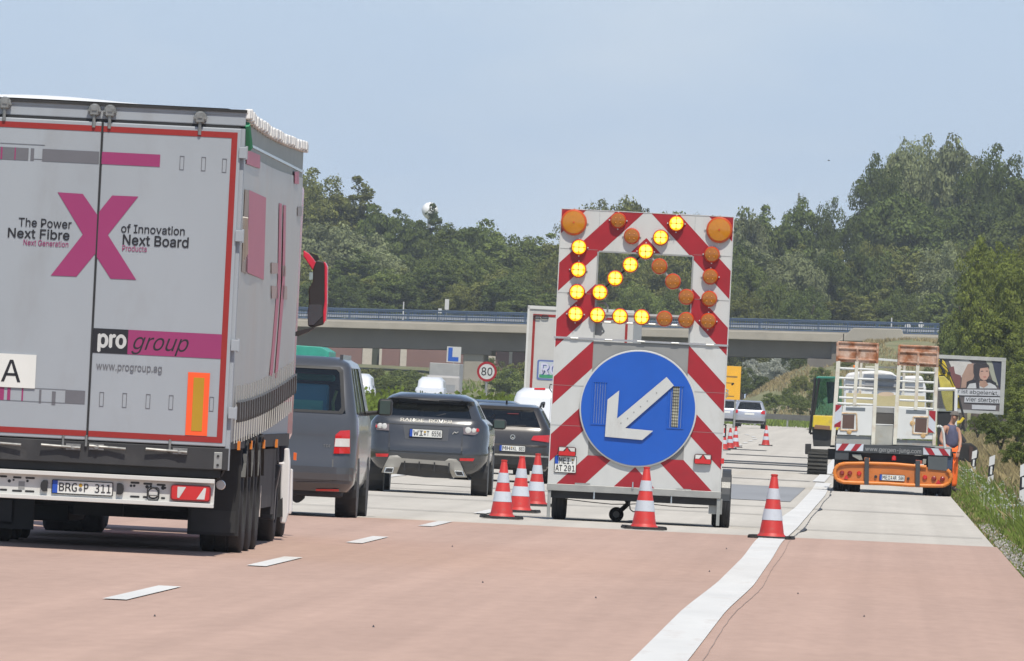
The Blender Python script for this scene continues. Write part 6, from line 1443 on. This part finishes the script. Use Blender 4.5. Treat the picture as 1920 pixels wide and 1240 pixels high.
for px, py0, py1, lab in ((757, 566, 590, 'thin pale post on the left part of the bridge'), (1672, 596, 622, 'thin pale post near the right end of the bridge')):
    X, Z = PX(px, py1, GY + 3); X, Z2 = PX(px, py0, GY + 3); tag(MB().rod((X, GY + 3, Z - .8), (X, GY + 3, Z2), .06, .05, 8).build('pale_post', white), lab, 'post')
tag(MB().rod((PX(1498, 362, 1400)[0], 1400, 0), (PX(1498, 362, 1400)[0], 1400, PX(1498, 362, 1400)[1]), .25, .12, 6).build('radio_mast', steel), 'very thin grey mast rising above the treetops', 'mast')
X, Z = PX(806, 396, 1420); dm = empty('white_dome', (X, 1420, 0), 0, 'bright white dome peeping above the treetops left of the sign trailer', 'dome')
MB().lathe([(0, 1.1), (.5, 1.0), (.9, .6), (1.05, .1), (.9, -.4), (.6, -.8), (.3, -1.0), (0, -1.05)], (0, 0, Z), 'z', 18).build('dome_shell', mat('dome_white', (.85, .85, .85), .4), dm, smooth=True)
MB().rod((0, 0, 0), (0, 0, Z - .9), .3, .25, 8).build('mast', steel, dm)
X, Z = PX(1551, 301, 400); bd = MB().add([(0, 0, 0), (.05, 0, .02), (.12, 0, 0), (.05, 0, -.02), (.05, -.12, .05), (.07, -.02, .01), (.05, .12, .05), (.07, .02, .01)], [(0, 1, 2), (0, 2, 3), (4, 5, 1), (6, 1, 7)])
o = bd.build('bird', black); o.location = (X, 400, Z); tag(o, 'tiny dark bird flying in the clear sky', 'bird')

# ================================================================== warehouse behind the bridge
HY = 1075; HX = PX(720, 670, HY)[0]; wh_ = empty('warehouse', (HX, HY, 0), 0, 'long reddish brown hall with pale posts seen under the bridge', 'building')
def HF(px, py): x, z = PX(px, py, HY); return x - HX, z
hb = mat('hall_red', (.20, .115, .10), .85, var=.12, scale=.4)
x0, x1 = HF(520, 670)[0], HF(1000, 670)[0]; z0, z1 = HF(700, 690)[1], HF(700, 646)[1] + .5
for a, c in ((x0, HF(684, 660)[0]), (HF(716, 660)[0], x1)): MB().box(a, c, 0, 14, z0 - 2, z1).build('wall', hb, wh_)
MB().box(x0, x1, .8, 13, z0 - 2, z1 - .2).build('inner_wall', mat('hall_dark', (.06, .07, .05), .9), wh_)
for px, w_ in ((610, .16), (689, .45), (714, .12), (757, .3), (912, .9), (958, .15)): x = HF(px, 660)[0]; MB().box(x - w_, x + w_, -.25, 0, z0 - 2, z1).build('wall_post', mat('post_pale', (.48, .43, .36), .7), wh_)
b_s = small_sign(851, 665, 800, 'blue motorway sign with white border beside the bridge pier', 1.0, 1.1, pole=3.2, mm=signwhite, name='blue_road_sign')
MB().prism(rect(-.40, 2.72, -.10, 3.68), -.03, -.02).build('blue_field', blue, b_s); MB().prism(rect(-.10, 2.72, .34, 3.02), -.03, -.02).build('blue_field', blue, b_s)

# opposite carriageway traffic
def far_van(px, py, Y, lab, w_=.95, h=2.4, L_=5.0, name='white_van', m_=paint_white):
    X, Z = PX(px, py, Y); g = hland(X, Y)
    c = Car(name, lab, 'van', X, Y, [(.3, w_ * .9, .1, L_, .2), (.6, w_, .0, L_, .25), (1.15, w_, .1, L_ - .1, .22), (1.25, w_ * .98, .5, L_ - .1, .2), (1.3, w_ * .97, .6, L_ - .1, .2), (h - .55, w_ * .90, 1.1, L_ - .1, .2), (h - .2, w_ * .86, 1.3, L_ - .1, .25), (h, w_ * .6, 1.7, L_ - .3, .2)], (4, 5), m_, z0=Z - h, wh=(.34, .22, .9, .8), gm=darkglass, side_glass=False, rear_glass=False)
    for k in (-1, 1): c.drape('headlight', [(k * w_ * .9, .8), (k * w_ * .6, .8), (k * w_ * .6, 1.0), (k * w_ * .9, 1.02)], clearlens, .02, raw=True)
    return c
far_van(806, 707, 600, 'bright white van low behind the median hedge, left of the bridge pier', .76, 1.9)
far_van(664, 700, 560, 'white van behind the hedge, just right of the grey van', .9, 2.0)
X, Z = PX(832, 681, 640); bt_ = empty('box_truck', (X, 640, Z - 3.3), 0, 'pale box truck behind the bright white van on the far carriageway', 'truck')
MB().box(-.85, .85, 1.6, 7, 1.0, 3.3).build('box', mat('box_pale', (.30, .30, .29), .5), bt_, bevel=.03); MB().box(-.95, .95, 0, 1.55, .5, 2.6).build('cab', mat('cab_pale', (.34, .33, .32), .5), bt_, bevel=.12); MB().box(-.7, .7, -.02, 0, 1.7, 2.1).build('windscreen', mat('screen_pale', (.25, .26, .27), .2), bt_); MB().box(-.6, .6, -.03, -.01, 1.25, 1.4).build('grille', mat('grille_red', (.25, .05, .05)), bt_)
for s in (-1, 1):
    for y in (1.0, 5.5): wheel(bt_, s * .8, y, .42, .42, .25, side=s)
X, Z = PX(572, 648, 470); tg = empty('tarpaulin_truck', (X, 470, Z - 3.3), 0, 'truck with a turquoise tarpaulin roof showing above the grey van', 'truck')
tq = mat('tarp_turquoise', (.03, .30, .22), .5, var=.12)
MB().prism([(-.95, 1.0), (.95, 1.0), (.95, 3.1), (.6, 3.28), (-.6, 3.3), (-.95, 3.15)], 1.2, 7).build('tarpaulin', tq, tg, bevel=.03); MB().box(-.9, .9, 0, 1.15, .5, 2.9).build('cab', mat('truck_teal', (.05, .18, .17), .4), tg, bevel=.1); MB().box(-.75, .75, -.02, .0, 2.0, 2.7).build('windscreen', darkglass, tg)
for s in (-1, 1):
    for y in (.7, 5.5): wheel(tg, s * .8, y, .45, .45, .25, side=s)
# guard rail by the far bend
gu = empty('guard_rail', (-6, 700, gz(700)), R(4), 'dark grey crash barrier crossing behind the silver car', 'guard rail')
MB().box(-6, 9, 0, .05, .45, .78).build('beam', mat('barrier_dark', (.10, .10, .09), .6, var=.2), gu)
for k in range(8): MB().box(-5.9 + 2 * k, -5.8 + 2 * k, .05, .15, -.3, .75).build('post', steel, gu)

# ================================================================== embankment right of the bridge
def E_(px, py, Y): return PX(px, py, Y)
em = mat('embankment_grass', (.22, .20, .10), .95, var=.4, scale=.5, dirt_or_bounce=(.12, .15, .045), dirt_or_bounce_amt=.6, dscale=.25)
prof = [(1340, 790), (1385, 760), (1440, 722), (1512, 686), (1548, 690), (1600, 674), (1622, 642), (1700, 638), (1770, 640), (1900, 660), (2060, 690)]
vs = []; cols = 40; rows = 14
pp = [E_(a, b_, 940) for a, b_ in prof]
def ph(x):
    for a, c in zip(pp, pp[1:]):
        if x <= c[0]: return a[1] + (c[1] - a[1]) * max(0, (x - a[0])) / (c[0] - a[0])
    return pp[-1][1]
for j in range(rows):
    Y = 850 + 150 * j / (rows - 1)
    for i in range(cols):
        x = pp[0][0] + (pp[-1][0] - pp[0][0]) * i / (cols - 1); t = sm(845, 945, Y); base = hland(x, Y) - .3
        z = base + (ph(x) - base) * t + .25 * math.sin(x * 1.3 + Y * .2) * math.sin(Y * .13) * t; vs.append((x, Y, z))
tag(mesh_obj('embankment', vs, [(j * cols + i, j * cols + i + 1, (j + 1) * cols + i + 1, (j + 1) * cols + i) for j in range(rows - 1) for i in range(cols - 1)], em, smooth=True), kind='structure')
def embz(x, Y): 
    t = sm(845, 945, Y); base = hland(x, Y) - .3; return base + (ph(x) - base) * t

# ================================================================== plants
def leafmat(name, col, trans=.28, island=.25, objvar=.26, rough=.7): return mat(name, col, rough, spec=.12, var=.25, scale=.35, island=island, objvar=objvar, trans=trans)
LM = [leafmat('leaves_mid', (.150, .185, .048)), leafmat('leaves_dark', (.112, .146, .040)), leafmat('leaves_silver', (.215, .240, .115)), leafmat('leaves_yellow', (.165, .195, .040)), leafmat('leaves_olive', (.175, .188, .052)), leafmat('blossom', (.50, .52, .44)), leafmat('leaves_bush', (.150, .185, .048))]
def crown_mesh(seed, W_, H_, n_clump, per, ls, shape=0, base=.0):
    """leaf quads gathered in clumps through the crown volume"""
    r = random.Random(seed); b = MB(); lobes = []
    for k in range(5 + shape):
        a = r.uniform(0, 6.28); q = r.uniform(.1, .55); h = r.uniform(.2, .85)
        lobes.append((math.cos(a) * q * W_ / 2, math.sin(a) * q * W_ / 2, base + H_ * h, r.uniform(.28, .46) * W_ * (1.1 - .45 * h), r.uniform(.16, .30) * H_))
    lobes.append((0, 0, base + H_ * .5, W_ * .40, H_ * .48))
    vs = []; fs = []; R0, Hh = W_ * .5, H_ * .5
    subs = [(math.cos(a) * math.cos(e) * .42, math.sin(a) * math.cos(e) * .42, math.sin(e) * .40, r.uniform(.50, .62)) for a, e in ((r.uniform(0, 6.28), r.uniform(-.6, 1.0)) for _ in range(7 + shape))] + [(0, 0, 0, .70)]
    lobes = [(q[0] * R0, q[1] * R0, base + Hh + q[2] * Hh, q[3] * R0, q[3] * Hh) for q in subs]
    for c in range(n_clump):
        L_ = lobes[r.randrange(len(lobes))] if r.random() < .8 else lobes[-1]; u = r.gauss(0, 1), r.gauss(0, 1), r.gauss(.25, 1); m_ = math.sqrt(sum(t * t for t in u)) or 1
        rad_ = r.uniform(.78, 1.0) if r.random() < .9 else r.uniform(.4, .7)
        cx, cy, cz = L_[0] + u[0] / m_ * L_[3] * rad_, L_[1] + u[1] / m_ * L_[3] * rad_, L_[2] + u[2] / m_ * L_[4] * rad_
        if cz < base + .2: cz = base + r.uniform(.1, .8)
        cr_ = r.uniform(.6, 1.25) * W_ * .085
        for i in range(per):
            n = Vector((r.gauss(0, 1), r.gauss(0, 1), r.gauss(.25, 1))).normalized(); q = cr_ * (r.uniform(.72, 1.08) if r.random() < .8 else r.uniform(.3, 1.35))
            x, y, z = cx + n.x * q, cy + n.y * q, cz + n.z * q * .72
            s = ls * r.uniform(.6, 1.35); nn = (n + Vector((r.gauss(0, .5), r.gauss(0, .5), r.gauss(.15, .5)))).normalized(); d1 = nn.orthogonal().normalized(); d1 = Matrix.Rotation(r.uniform(0, 6.28), 3, nn) @ d1; d2 = nn.cross(d1) * s * .6; d1 = d1 * s
            k = len(vs)
            vs += [(x - d1[0], y - d1[1], z - d1[2]), (x - d2[0], y - d2[1], z - d2[2]), (x + d1[0], y + d1[1], z + d1[2]), (x + d2[0], y + d2[1], z + d2[2])]; fs.append((k, k + 1, k + 2, k + 3))
    zz2 = sorted(v[2] for v in vs); zt = zz2[int(len(zz2) * .997)]; k = H_ / (zt - base)
    vs = [(x, y, base + (z - base) * k if z > base else z) for x, y, z in vs]
    me = bpy.data.meshes.new('crown'); me.from_pydata(vs, [], fs); return me, lobes
def trunk_mesh(seed, H_, rad_, lobes):
    r = random.Random(seed); b = MB(); p = [(0, 0, -.5)]
    for k in range(1, 5): p.append((r.uniform(-.2, .2) * k * .5, r.uniform(-.2, .2) * k * .5, H_ * k / 4.5))
    for k in range(4): b.rod(p[k], p[k + 1], rad_ * (1 - .2 * k), rad_ * (1 - .2 * (k + 1)), 8)
    for L_ in lobes: q = p[2] if L_[2] > H_ * .5 else p[1]; b.rod(q, (L_[0] * .8, L_[1] * .8, L_[2]), rad_ * .4, rad_ * .1, 5)
    return b
TV = []
for k, (W_, H_, nc, per, sh) in enumerate(((9, 17, 210, 120, 1), (8, 15, 200, 120, 0), (11, 16, 240, 120, 3), (7, 19, 200, 120, 2), (12, 20, 280, 120, 4), (9, 13, 200, 120, 2))):
    me, lb = crown_mesh(100 + k, W_, H_ * .86, nc, per, .15, sh, H_ * .14); TV.append((me, trunk_mesh(k, H_, .28, lb), W_, H_))
BV = [crown_mesh(200 + k, 5, 4.2, 80, 110, .09, 1, .0) for k in range(3)]
TREEN = [0]
KIND = {0: 'mid green', 1: 'dark green', 2: 'silvery grey-green', 3: 'yellow-green', 4: 'olive green'}
def tree(px, ptop, Y, W_, var, lm, label, ground=None):
    if Y > 1150: W_ *= 1.35
    X, Zt = PX(px, ptop, Y); g = hland(X, Y) if ground is None else ground
    me, tr, w0, h0 = TV[var]; i = TREEN[0]; TREEN[0] += 1
    o = empty('tree', (X, Y, g), (i * 2.4) % 6.28, label, 'tree', 'trees beyond the bridge')
    H_ = Zt - g; s = H_ / h0; sw = W_ / w0
    m2 = me.copy() if not me.materials else None
    key = (var, lm)
    if key not in TC: q = me.copy(); q.materials.append(LM[lm]); TC[key] = q
    c = bpy.data.objects.new('crown', TC[key]); S.collection.objects.link(c); c.parent = o; c.scale = (sw, sw, s)
    if var not in TT: t = tr.build('trunk', bark, o); TT[var] = t
    else: t = TT[var].copy(); S.collection.objects.link(t); t.parent = o
    t.scale = (1, 1, s); return o
TC, TT = {}, {}
rt = random.Random(5)
back = [  # px, top py, Y, width m, variant, leaf, label
 (598, 326, 1250, 9, 4, 4, 'tall olive tree right beside the lorry, highest at the left'), (655, 336, 1250, 7, 3, 4, 'upright olive tree right of the tallest left tree, with a ragged top'), (560, 350, 1260, 8, 0, 4, 'olive tree half hidden by the lorry roof edge'),
 (600, 425, 1190, 9, 2, 2, 'silvery willow-like tree just above the lorry mirror'), (650, 430, 1185, 8, 5, 2, 'silvery willow-like tree right of the lorry mirror'), (570, 455, 1180, 8, 5, 2, 'silvery willow-like tree close behind the lorry mirror'), (700, 470, 1175, 7, 2, 2, 'silvery low tree between willow clump and dark trees'),
 (728, 396, 1230, 6, 1, 1, 'dark green tree, left of the pair below the white dome'), (772, 398, 1240, 5.5, 3, 1, 'slim dark tree in the middle of the dome group'), (795, 386, 1250, 4.5, 3, 1, 'narrow dark tree in front of the white dome'),
 (845, 428, 1225, 6.5, 0, 0, 'green tree right of the white dome, lower than it'), (880, 420, 1230, 7, 1, 1, 'dark round tree near the middle of the left treeline'), (915, 432, 1225, 7, 5, 1, 'dark tree with a flat top in the left treeline'), (957, 440, 1220, 6, 3, 0, 'spiky green tree left of the dip in the treeline'), (985, 452, 1215, 7, 0, 0, 'green tree at the dip of the treeline'), (1018, 441, 1220, 6, 3, 0, 'pale topped tree left of the sign trailer top corner'), (1045, 448, 1218, 6, 1, 4, 'olive tree touching the left edge of the sign trailer'),
 (1085, 425, 1222, 7, 0, 1, 'dark tree behind the upper left lamps'), (1120, 384, 1260, 7, 4, 4, 'olive treetop showing above the sign trailer, left one'), (1165, 380, 1262, 6, 2, 4, 'olive treetop showing above the sign trailer, middle one'), (1210, 388, 1262, 6, 5, 4, 'olive treetop showing above the sign trailer, right one'), (1250, 410, 1240, 7, 1, 0, 'green tree hidden behind the upper chevrons'), (1300, 415, 1240, 7, 0, 0, 'green tree behind the top right lamp'), (1345, 420, 1235, 7, 2, 1, 'dark tree behind the right board edge'),
 (1385, 410, 1230, 6, 5, 2, 'silvery tree directly right of the sign trailer'), (1418, 404, 1235, 6, 1, 0, 'green tree right of the silvery one by the sign trailer'), (1458, 392, 1240, 6, 3, 1, 'dark tree with two small peaks near the thin mast'), (1500, 384, 1240, 6.5, 0, 1, 'dark tree below the thin mast'), (1548, 382, 1240, 5, 4, 1, 'dark tree at the foot of the big right tree'),
 (1662, 303, 1240, 7, 4, 1, 'left shoulder of the great tree group at the right'), (1695, 278, 1245, 7, 2, 2, 'tall grey-green tree forming the left top of the big group'), (1725, 268, 1250, 8, 4, 2, 'tallest grey-green tree at the crest of the big group'), (1785, 271, 1250, 8, 0, 2, 'grey-green tree right of the crest of the big group'), (1825, 288, 1240, 8, 5, 2, 'grey-green tree near the right end of the big group'), (1880, 285, 1235, 8, 4, 1, 'tall dark tree at the upper right edge'), (1925, 290, 1235, 8, 3, 1, 'tall dark tree cut by the right picture edge'),
 (1700, 370, 1225, 9, 2, 1, 'dark lower part tree under the great crest, left'), (1750, 385, 1225, 11, 4, 1, 'dark lower tree under the great crest, middle'), (1840, 390, 1225, 11, 2, 1, 'dark lower tree under the great crest, right'), (1640, 392, 1225, 7, 4, 1, 'dark tree left below the great crest'), (1915, 400, 1215, 9, 0, 0, 'green tree at the right edge below the tall dark one')]
for k_, px_ in enumerate((400, 450, 500, 350)): back.append((px_, 390 + 20 * (k_ % 2), 1240 + 5 * k_, 8, k_, (0, 4, 1, 0)[k_], ('green tree hidden behind the lorry, fourth from its far edge', 'olive tree hidden behind the lorry, third from its far edge', 'dark tree hidden behind the lorry, second from its far edge', 'green tree hidden furthest left behind the lorry')[k_]))
for q in back: tree(*q)
# front row of lower trees that fills the wood down to the bridge
mids = []
for i, px in enumerate(range(560, 1400, 34)):
    mids.append((px + rt.uniform(-8, 8), rt.choice((495, 510, 480, 520, 470)), 1120 + rt.uniform(-20, 30), rt.uniform(6, 8), rt.randrange(6), rt.choice((0, 0, 1, 1, 4, 4))))
for i, px in enumerate(range(1395, 1800, 36)):
    mids.append((px + rt.uniform(-8, 8), rt.choice((455, 470, 480, 462)), 1120 + rt.uniform(-15, 25), rt.uniform(7, 9), rt.randrange(6), rt.choice((0, 0, 4, 1, 2))))
for k, px in enumerate((590, 660, 740, 800, 870, 935, 1000, 1110, 1190, 1260, 1400, 1455, 1520, 1580, 1640, 1700, 1760)):
    mids.append((px, rt.choice((535, 545, 525)), 1075 + rt.uniform(-8, 10) + (25 if px < 1000 else 0), rt.uniform(5, 7), rt.randrange(6), rt.choice((0, 1, 6, 4))))
def where(px):
    for lim, w_ in ((640, 'above the end of the lorry'), (720, 'right of the lorry mirror'), (790, 'left of the white sign plates on the bridge'), (870, 'over the white sign plates on the bridge'), (940, 'above the bridge pier'), (1010, 'between bridge pier and grey lorry trailer'), (1080, 'above the light grey lorry trailer'), (1150, 'behind the left half of the lamp window'), (1230, 'behind the middle of the lamp window'), (1310, 'behind the right half of the lamp window'), (1380, 'behind the right chevron edge'), (1450, 'just right of the sign trailer'), (1520, 'below the thin mast'), (1590, 'left above the flatbed ramps'), (1660, 'above the left ramp of the flatbed'), (1730, 'above the gap between the ramps'), (3000, 'above the right ramp of the flatbed')):
        if px < lim: return w_
seen_l = {}
for q in mids:
    kd = {0: 'mid green', 1: 'dark green', 2: 'silvery', 4: 'olive', 6: 'fresh green', 3: 'yellow-green'}[q[5]]; ht = 'low ' if q[1] > 522 else ('medium height ' if q[1] > 485 else 'taller ')
    lab = ht + kd + ' wood tree ' + where(q[0]); seen_l[lab] = seen_l.get(lab, 0) + 1
    if seen_l[lab] > 1: lab = ht + kd + ' wood tree ' + where(q[0]) + (', second one' if seen_l[lab] == 2 else ', third one')
    tree(*q, lab)
# nearer trees at the right edge
for q in ((1843, 455, 620, 3.6, 0, 3, 'yellow-green tree rising behind the billboard, left'), (1893, 465, 600, 3.8, 4, 3, 'yellow-green tree rising behind the billboard, right'), (1933, 520, 560, 3.4, 5, 3, 'bright yellow-green tree at the right edge'), (1963, 440, 640, 4.5, 2, 4, 'olive tree cut by the right edge above the billboard'), (1818, 560, 660, 3.2, 5, 0, 'small green tree left of the billboard top'), (1878, 590, 540, 3.0, 1, 3, 'small yellow-green tree directly above the billboard'), (1953, 640, 500, 2.8, 0, 3, 'small bright tree at the right edge beside the billboard'), (1798, 600, 700, 3.0, 2, 6, 'small tree above the yellow excavator boom')):
    o = tree(*q); o['group'] = 'nearer trees at the right edge'
BT = {}
def bush(px, ptop, Y, W_, H_, var, lm, label, group='bushes around the road', base=None):
    X, Zt = PX(px, ptop, Y); key = (var, lm)
    if key not in BT: q = BV[var][0].copy(); q.materials.append(LM[lm]); BT[key] = q
    o = empty('bush', (X, Y, Zt - H_), (px * .37) % 6.28, label, 'bush', group)
    c = bpy.data.objects.new('foliage', BT[key]); S.collection.objects.link(c); c.parent = o; c.scale = (W_ / 5, W_ / 5, H_ / 4.2)
    b = MB()
    for a in range(4): b.rod((0, 0, 0), (math.cos(a * 1.6) * W_ * .2, math.sin(a * 1.6) * W_ * .2, H_ * .6), .03, .01, 5)
    b.build('stems', bark, o); return o
for q in ((1420, 675, 1010, 3.2, 3.0, 0, 5, 'white blossoming bush under the bridge, left one'), (1462, 672, 1005, 2.6, 2.8, 1, 5, 'white blossoming bush under the bridge, right one'), (1395, 690, 1000, 2.4, 2.6, 2, 6, 'green bush left of the white blossoming bushes'), (1500, 668, 1000, 2.4, 2.6, 0, 6, 'green bush between blossoming bush and abutment'), (1420, 705, 960, 3.5, 2.6, 1, 1, 'dark bush below the white blossoms'), (1500, 705, 900, 2.2, 2.2, 1, 4, 'grey-green bush on the slope before the abutment'), (1480, 728, 860, 1.6, 1.6, 2, 6, 'low bush at the foot of the tan slope'), (1535, 712, 850, 2.2, 2.2, 0, 4, 'bush left above the excavator cab'), (1455, 738, 870, 2.4, 1.6, 0, 6, 'green bush low on the slope, left of the excavator cab'), (1500, 742, 840, 2.6, 1.6, 2, 6, 'green bush beside the excavator cab roof'), (1545, 690, 900, 2.4, 2.0, 1, 6, 'green bush at the foot of the abutment'), (1600, 668, 925, 3, 1.8, 2, 4, 'olive bush behind the left ramp head'), (1720, 655, 925, 3.2, 1.6, 1, 6, 'green bush behind the right ramp head'), (1745, 690, 800, 2.6, 3, 2, 0, 'green bush behind the flatbed right edge'), (1915, 728, 440, 1.8, 1.6, 0, 3, 'bright bush at the right edge under the billboard corner'), 
          (1655, 652, 930, 3, 1.8, 0, 6, 'bright bush between the two raised ramps'), (1795, 640, 760, 3.4, 3.0, 1, 6, 'bush behind the billboard, top left'), (1885, 640, 520, 3.2, 3.4, 0, 3, 'leafy bush right of the billboard frame'), (1912, 700, 470, 2.2, 2.2, 2, 3, 'bright green bush at the right edge beside the billboard'),
          (1878, 792, 330, 1.1, .8, 0, 6, 'dark leafy bush in the dry verge grass'), (1915, 775, 345, 1.4, 1.1, 1, 6, 'larger bush at the right edge above the posts'), (1856, 775, 380, .9, .6, 2, 6, 'small bush below the billboard'), (1915, 830, 280, 1.2, .8, 1, 6, 'low bush at the right edge behind the near post'), (1835, 778, 400, 1.0, .8, 0, 6, 'small bush right of the excavator arm'),
          (640, 690, 900, 5, 2.6, 0, 6, 'green bush on the slope right of the grey van'), (700, 692, 880, 5, 2.4, 1, 4, 'olive bush on the slope below the hall'), (770, 695, 870, 5, 2.4, 2, 0, 'dark bush left of the bright white van'), (735, 705, 800, 4, 2.0, 1, 6, 'bush between the two white vans'), (990, 676, 900, 4, 3.0, 0, 4, 'bush left of the light grey lorry trailer'), (945, 690, 880, 4, 2.8, 2, 6, 'bush right of the speed sign'), (920, 672, 990, 3, 3, 1, 0, 'dark bush behind the speed sign')):
    bush(*q)
# ground cover: blades and hedge, uncountable
def blades(name, pts, m, wj=.35, kind='stuff'):
    vs = []; fs = []; r = rng
    for x, y, z, h, w_ in pts:
        a = r.uniform(0, 3.14); dx, dy = math.cos(a) * w_, math.sin(a) * w_; lx, ly = r.gauss(0, wj) * h, r.gauss(0, wj) * h; k = len(vs)
        vs += [(x - dx, y - dy, z - .02), (x + dx, y + dy, z - .02), (x + dx * .6 + lx * .4, y + dy * .6 + ly * .4, z + h * .6), (x + lx, y + ly, z + h)]; fs.append((k, k + 1, k + 2)); fs.append((k, k + 2, k + 3))
    me = bpy.data.meshes.new(name); me.from_pydata(vs, [], fs); me.materials.append(m); o = bpy.data.objects.new(name, me); S.collection.objects.link(o); tag(o, kind=kind); return o
gg = leafmat('grass_green', (.145, .195, .040), .25, .4, 0, .7); gd = leafmat('grass_dry', (.30, .24, .125), .2, .4, 0, .8)
hd = leafmat('hedge_leaves', (.155, .205, .045), .3, .45, 0)
P1 = []; P2 = []
def edge(y): return xr(y) + .02
for i in range(90000):
    y = 95 + 420 * rng.random() ** 1.1; d = abs(rng.gauss(0, .55)) if rng.random() < .5 else rng.uniform(0, 5.5); x = edge(y) + d
    if x > .0155 * y + 2.2: continue
    tall = sm(.1, 1.0, d); 
    if d < .30 and rng.random() < .6: continue
    h = (.05 + .27 * tall) * rng.uniform(.5, 1.4) * (1.25 if y > 220 else 1); dry = rng.random() < (.10 + .55 * sm(.9, 2.4, d) + .25 * (1 - sm(.0, .3, d)))
    (P2 if dry else P1).append((x, y, hland(x, y), h * (1.5 if dry and d > .9 else 1), rng.uniform(.005, .012) * (1 + y / 300)))
blades('verge_grass', P1, gg); blades('dry_grass', P2, gd)
P3 = [];
for i in range(26000):
    y = 500 + 440 * rng.random(); x = rng.uniform(-.052 * y, .014 * y + 3); 
    if xl(y) - .5 < x < xr(y) + .3 and y < 700: continue
    if -42 < x < -13 and y < 900: continue
    P3.append((x, y, hland(x, y), rng.uniform(.2, .7), .05))
blades('far_meadow_grass', P3, gg)
P4 = []
for i in range(30000):
    Y = rng.uniform(852, 960); x = rng.uniform(pp[0][0], pp[-1][0])
    if math.sin(x * .9 + Y * .05) + math.sin(Y * .12 + x * .3) < -.3: continue
    if True: P4.append((x, Y, embz(x, Y), rng.uniform(.15, .4), .04))
blades('embankment_dry_grass', P4, gd)
# umbellifer flowers in the verge
vs = []; fs = []
for i in range(520):
    y = rng.uniform(165, 300); d = rng.uniform(.35, 2.2); x = edge(y) + d
    z = hland(x, y) + rng.uniform(.18, .5); r_ = rng.uniform(.010, .028); k = len(vs)
    vs += [(x + r_ * math.cos(a), y + r_ * math.sin(a), z + .006 * math.sin(a * 2)) for a in (0, 1.26, 2.5, 3.77, 5.0)] + [(x, y, z - .03), (x, y, hland(x, y)), (x + .006, y, hland(x, y))]
    fs += [(k, k + 1, k + 2, k + 3, k + 4), (k, k + 5, k + 2), (k + 5, k + 6, k + 7)]
me = bpy.data.meshes.new('verge_flowers'); me.from_pydata(vs, [], fs); me.materials.append(mat('flower_white', (.62, .64, .52), .7)); o = bpy.data.objects.new('verge_flowers', me); S.collection.objects.link(o); tag(o, kind='stuff')
# hedge along the median
P5 = []
vs = []; fs = []
for i in range(110000):
    y = 185 + 470 * rng.random() ** 1.2; x = -11.1 + rng.gauss(0, .42); top = 1.42 + .16 * math.sin(y * .37) + .12 * math.sin(y * 1.1 + 1) + .10 * math.sin(y * 2.3)
    q = 1 - (x + 11.1) ** 2 / 1.8; z = hland(x, y) + rng.random() ** .6 * top * max(.2, q); s = rng.uniform(.018, .042) * (1 + y / 350); a = rng.uniform(0, 6.28); k = len(vs)
    vs += [(x - s * math.cos(a), y - s * math.sin(a), z), (x, y, z - s * .8), (x + s * math.cos(a), y + s * math.sin(a), z + s * .3), (x, y, z + s * .9)]; fs.append((k, k + 1, k + 2, k + 3))
me = bpy.data.meshes.new('median_hedge'); me.from_pydata(vs, [], fs); me.materials.append(hd); o = bpy.data.objects.new('median_hedge', me); S.collection.objects.link(o); tag(o, kind='stuff')
# ------------------------------------------------------------------ summer haze
HAZE = .00013
if HAZE:
    hb_ = MB().box(-720, 720, -45, 2520, -3, 60).build('haze', None); M = bpy.data.materials.new('haze_air'); M.use_nodes = True; N = M.node_tree.nodes; N.clear()
    pv = N.new('ShaderNodeVolumePrincipled'); pv.inputs['Density'].default_value = HAZE; pv.inputs['Color'].default_value = (.90, .95, 1, 1); pv.inputs['Anisotropy'].default_value = .2
    ou = N.new('ShaderNodeOutputMaterial'); M.node_tree.links.new(pv.outputs[0], ou.inputs['Volume']); hb_.data.materials.append(M); tag(hb_, kind='stuff')
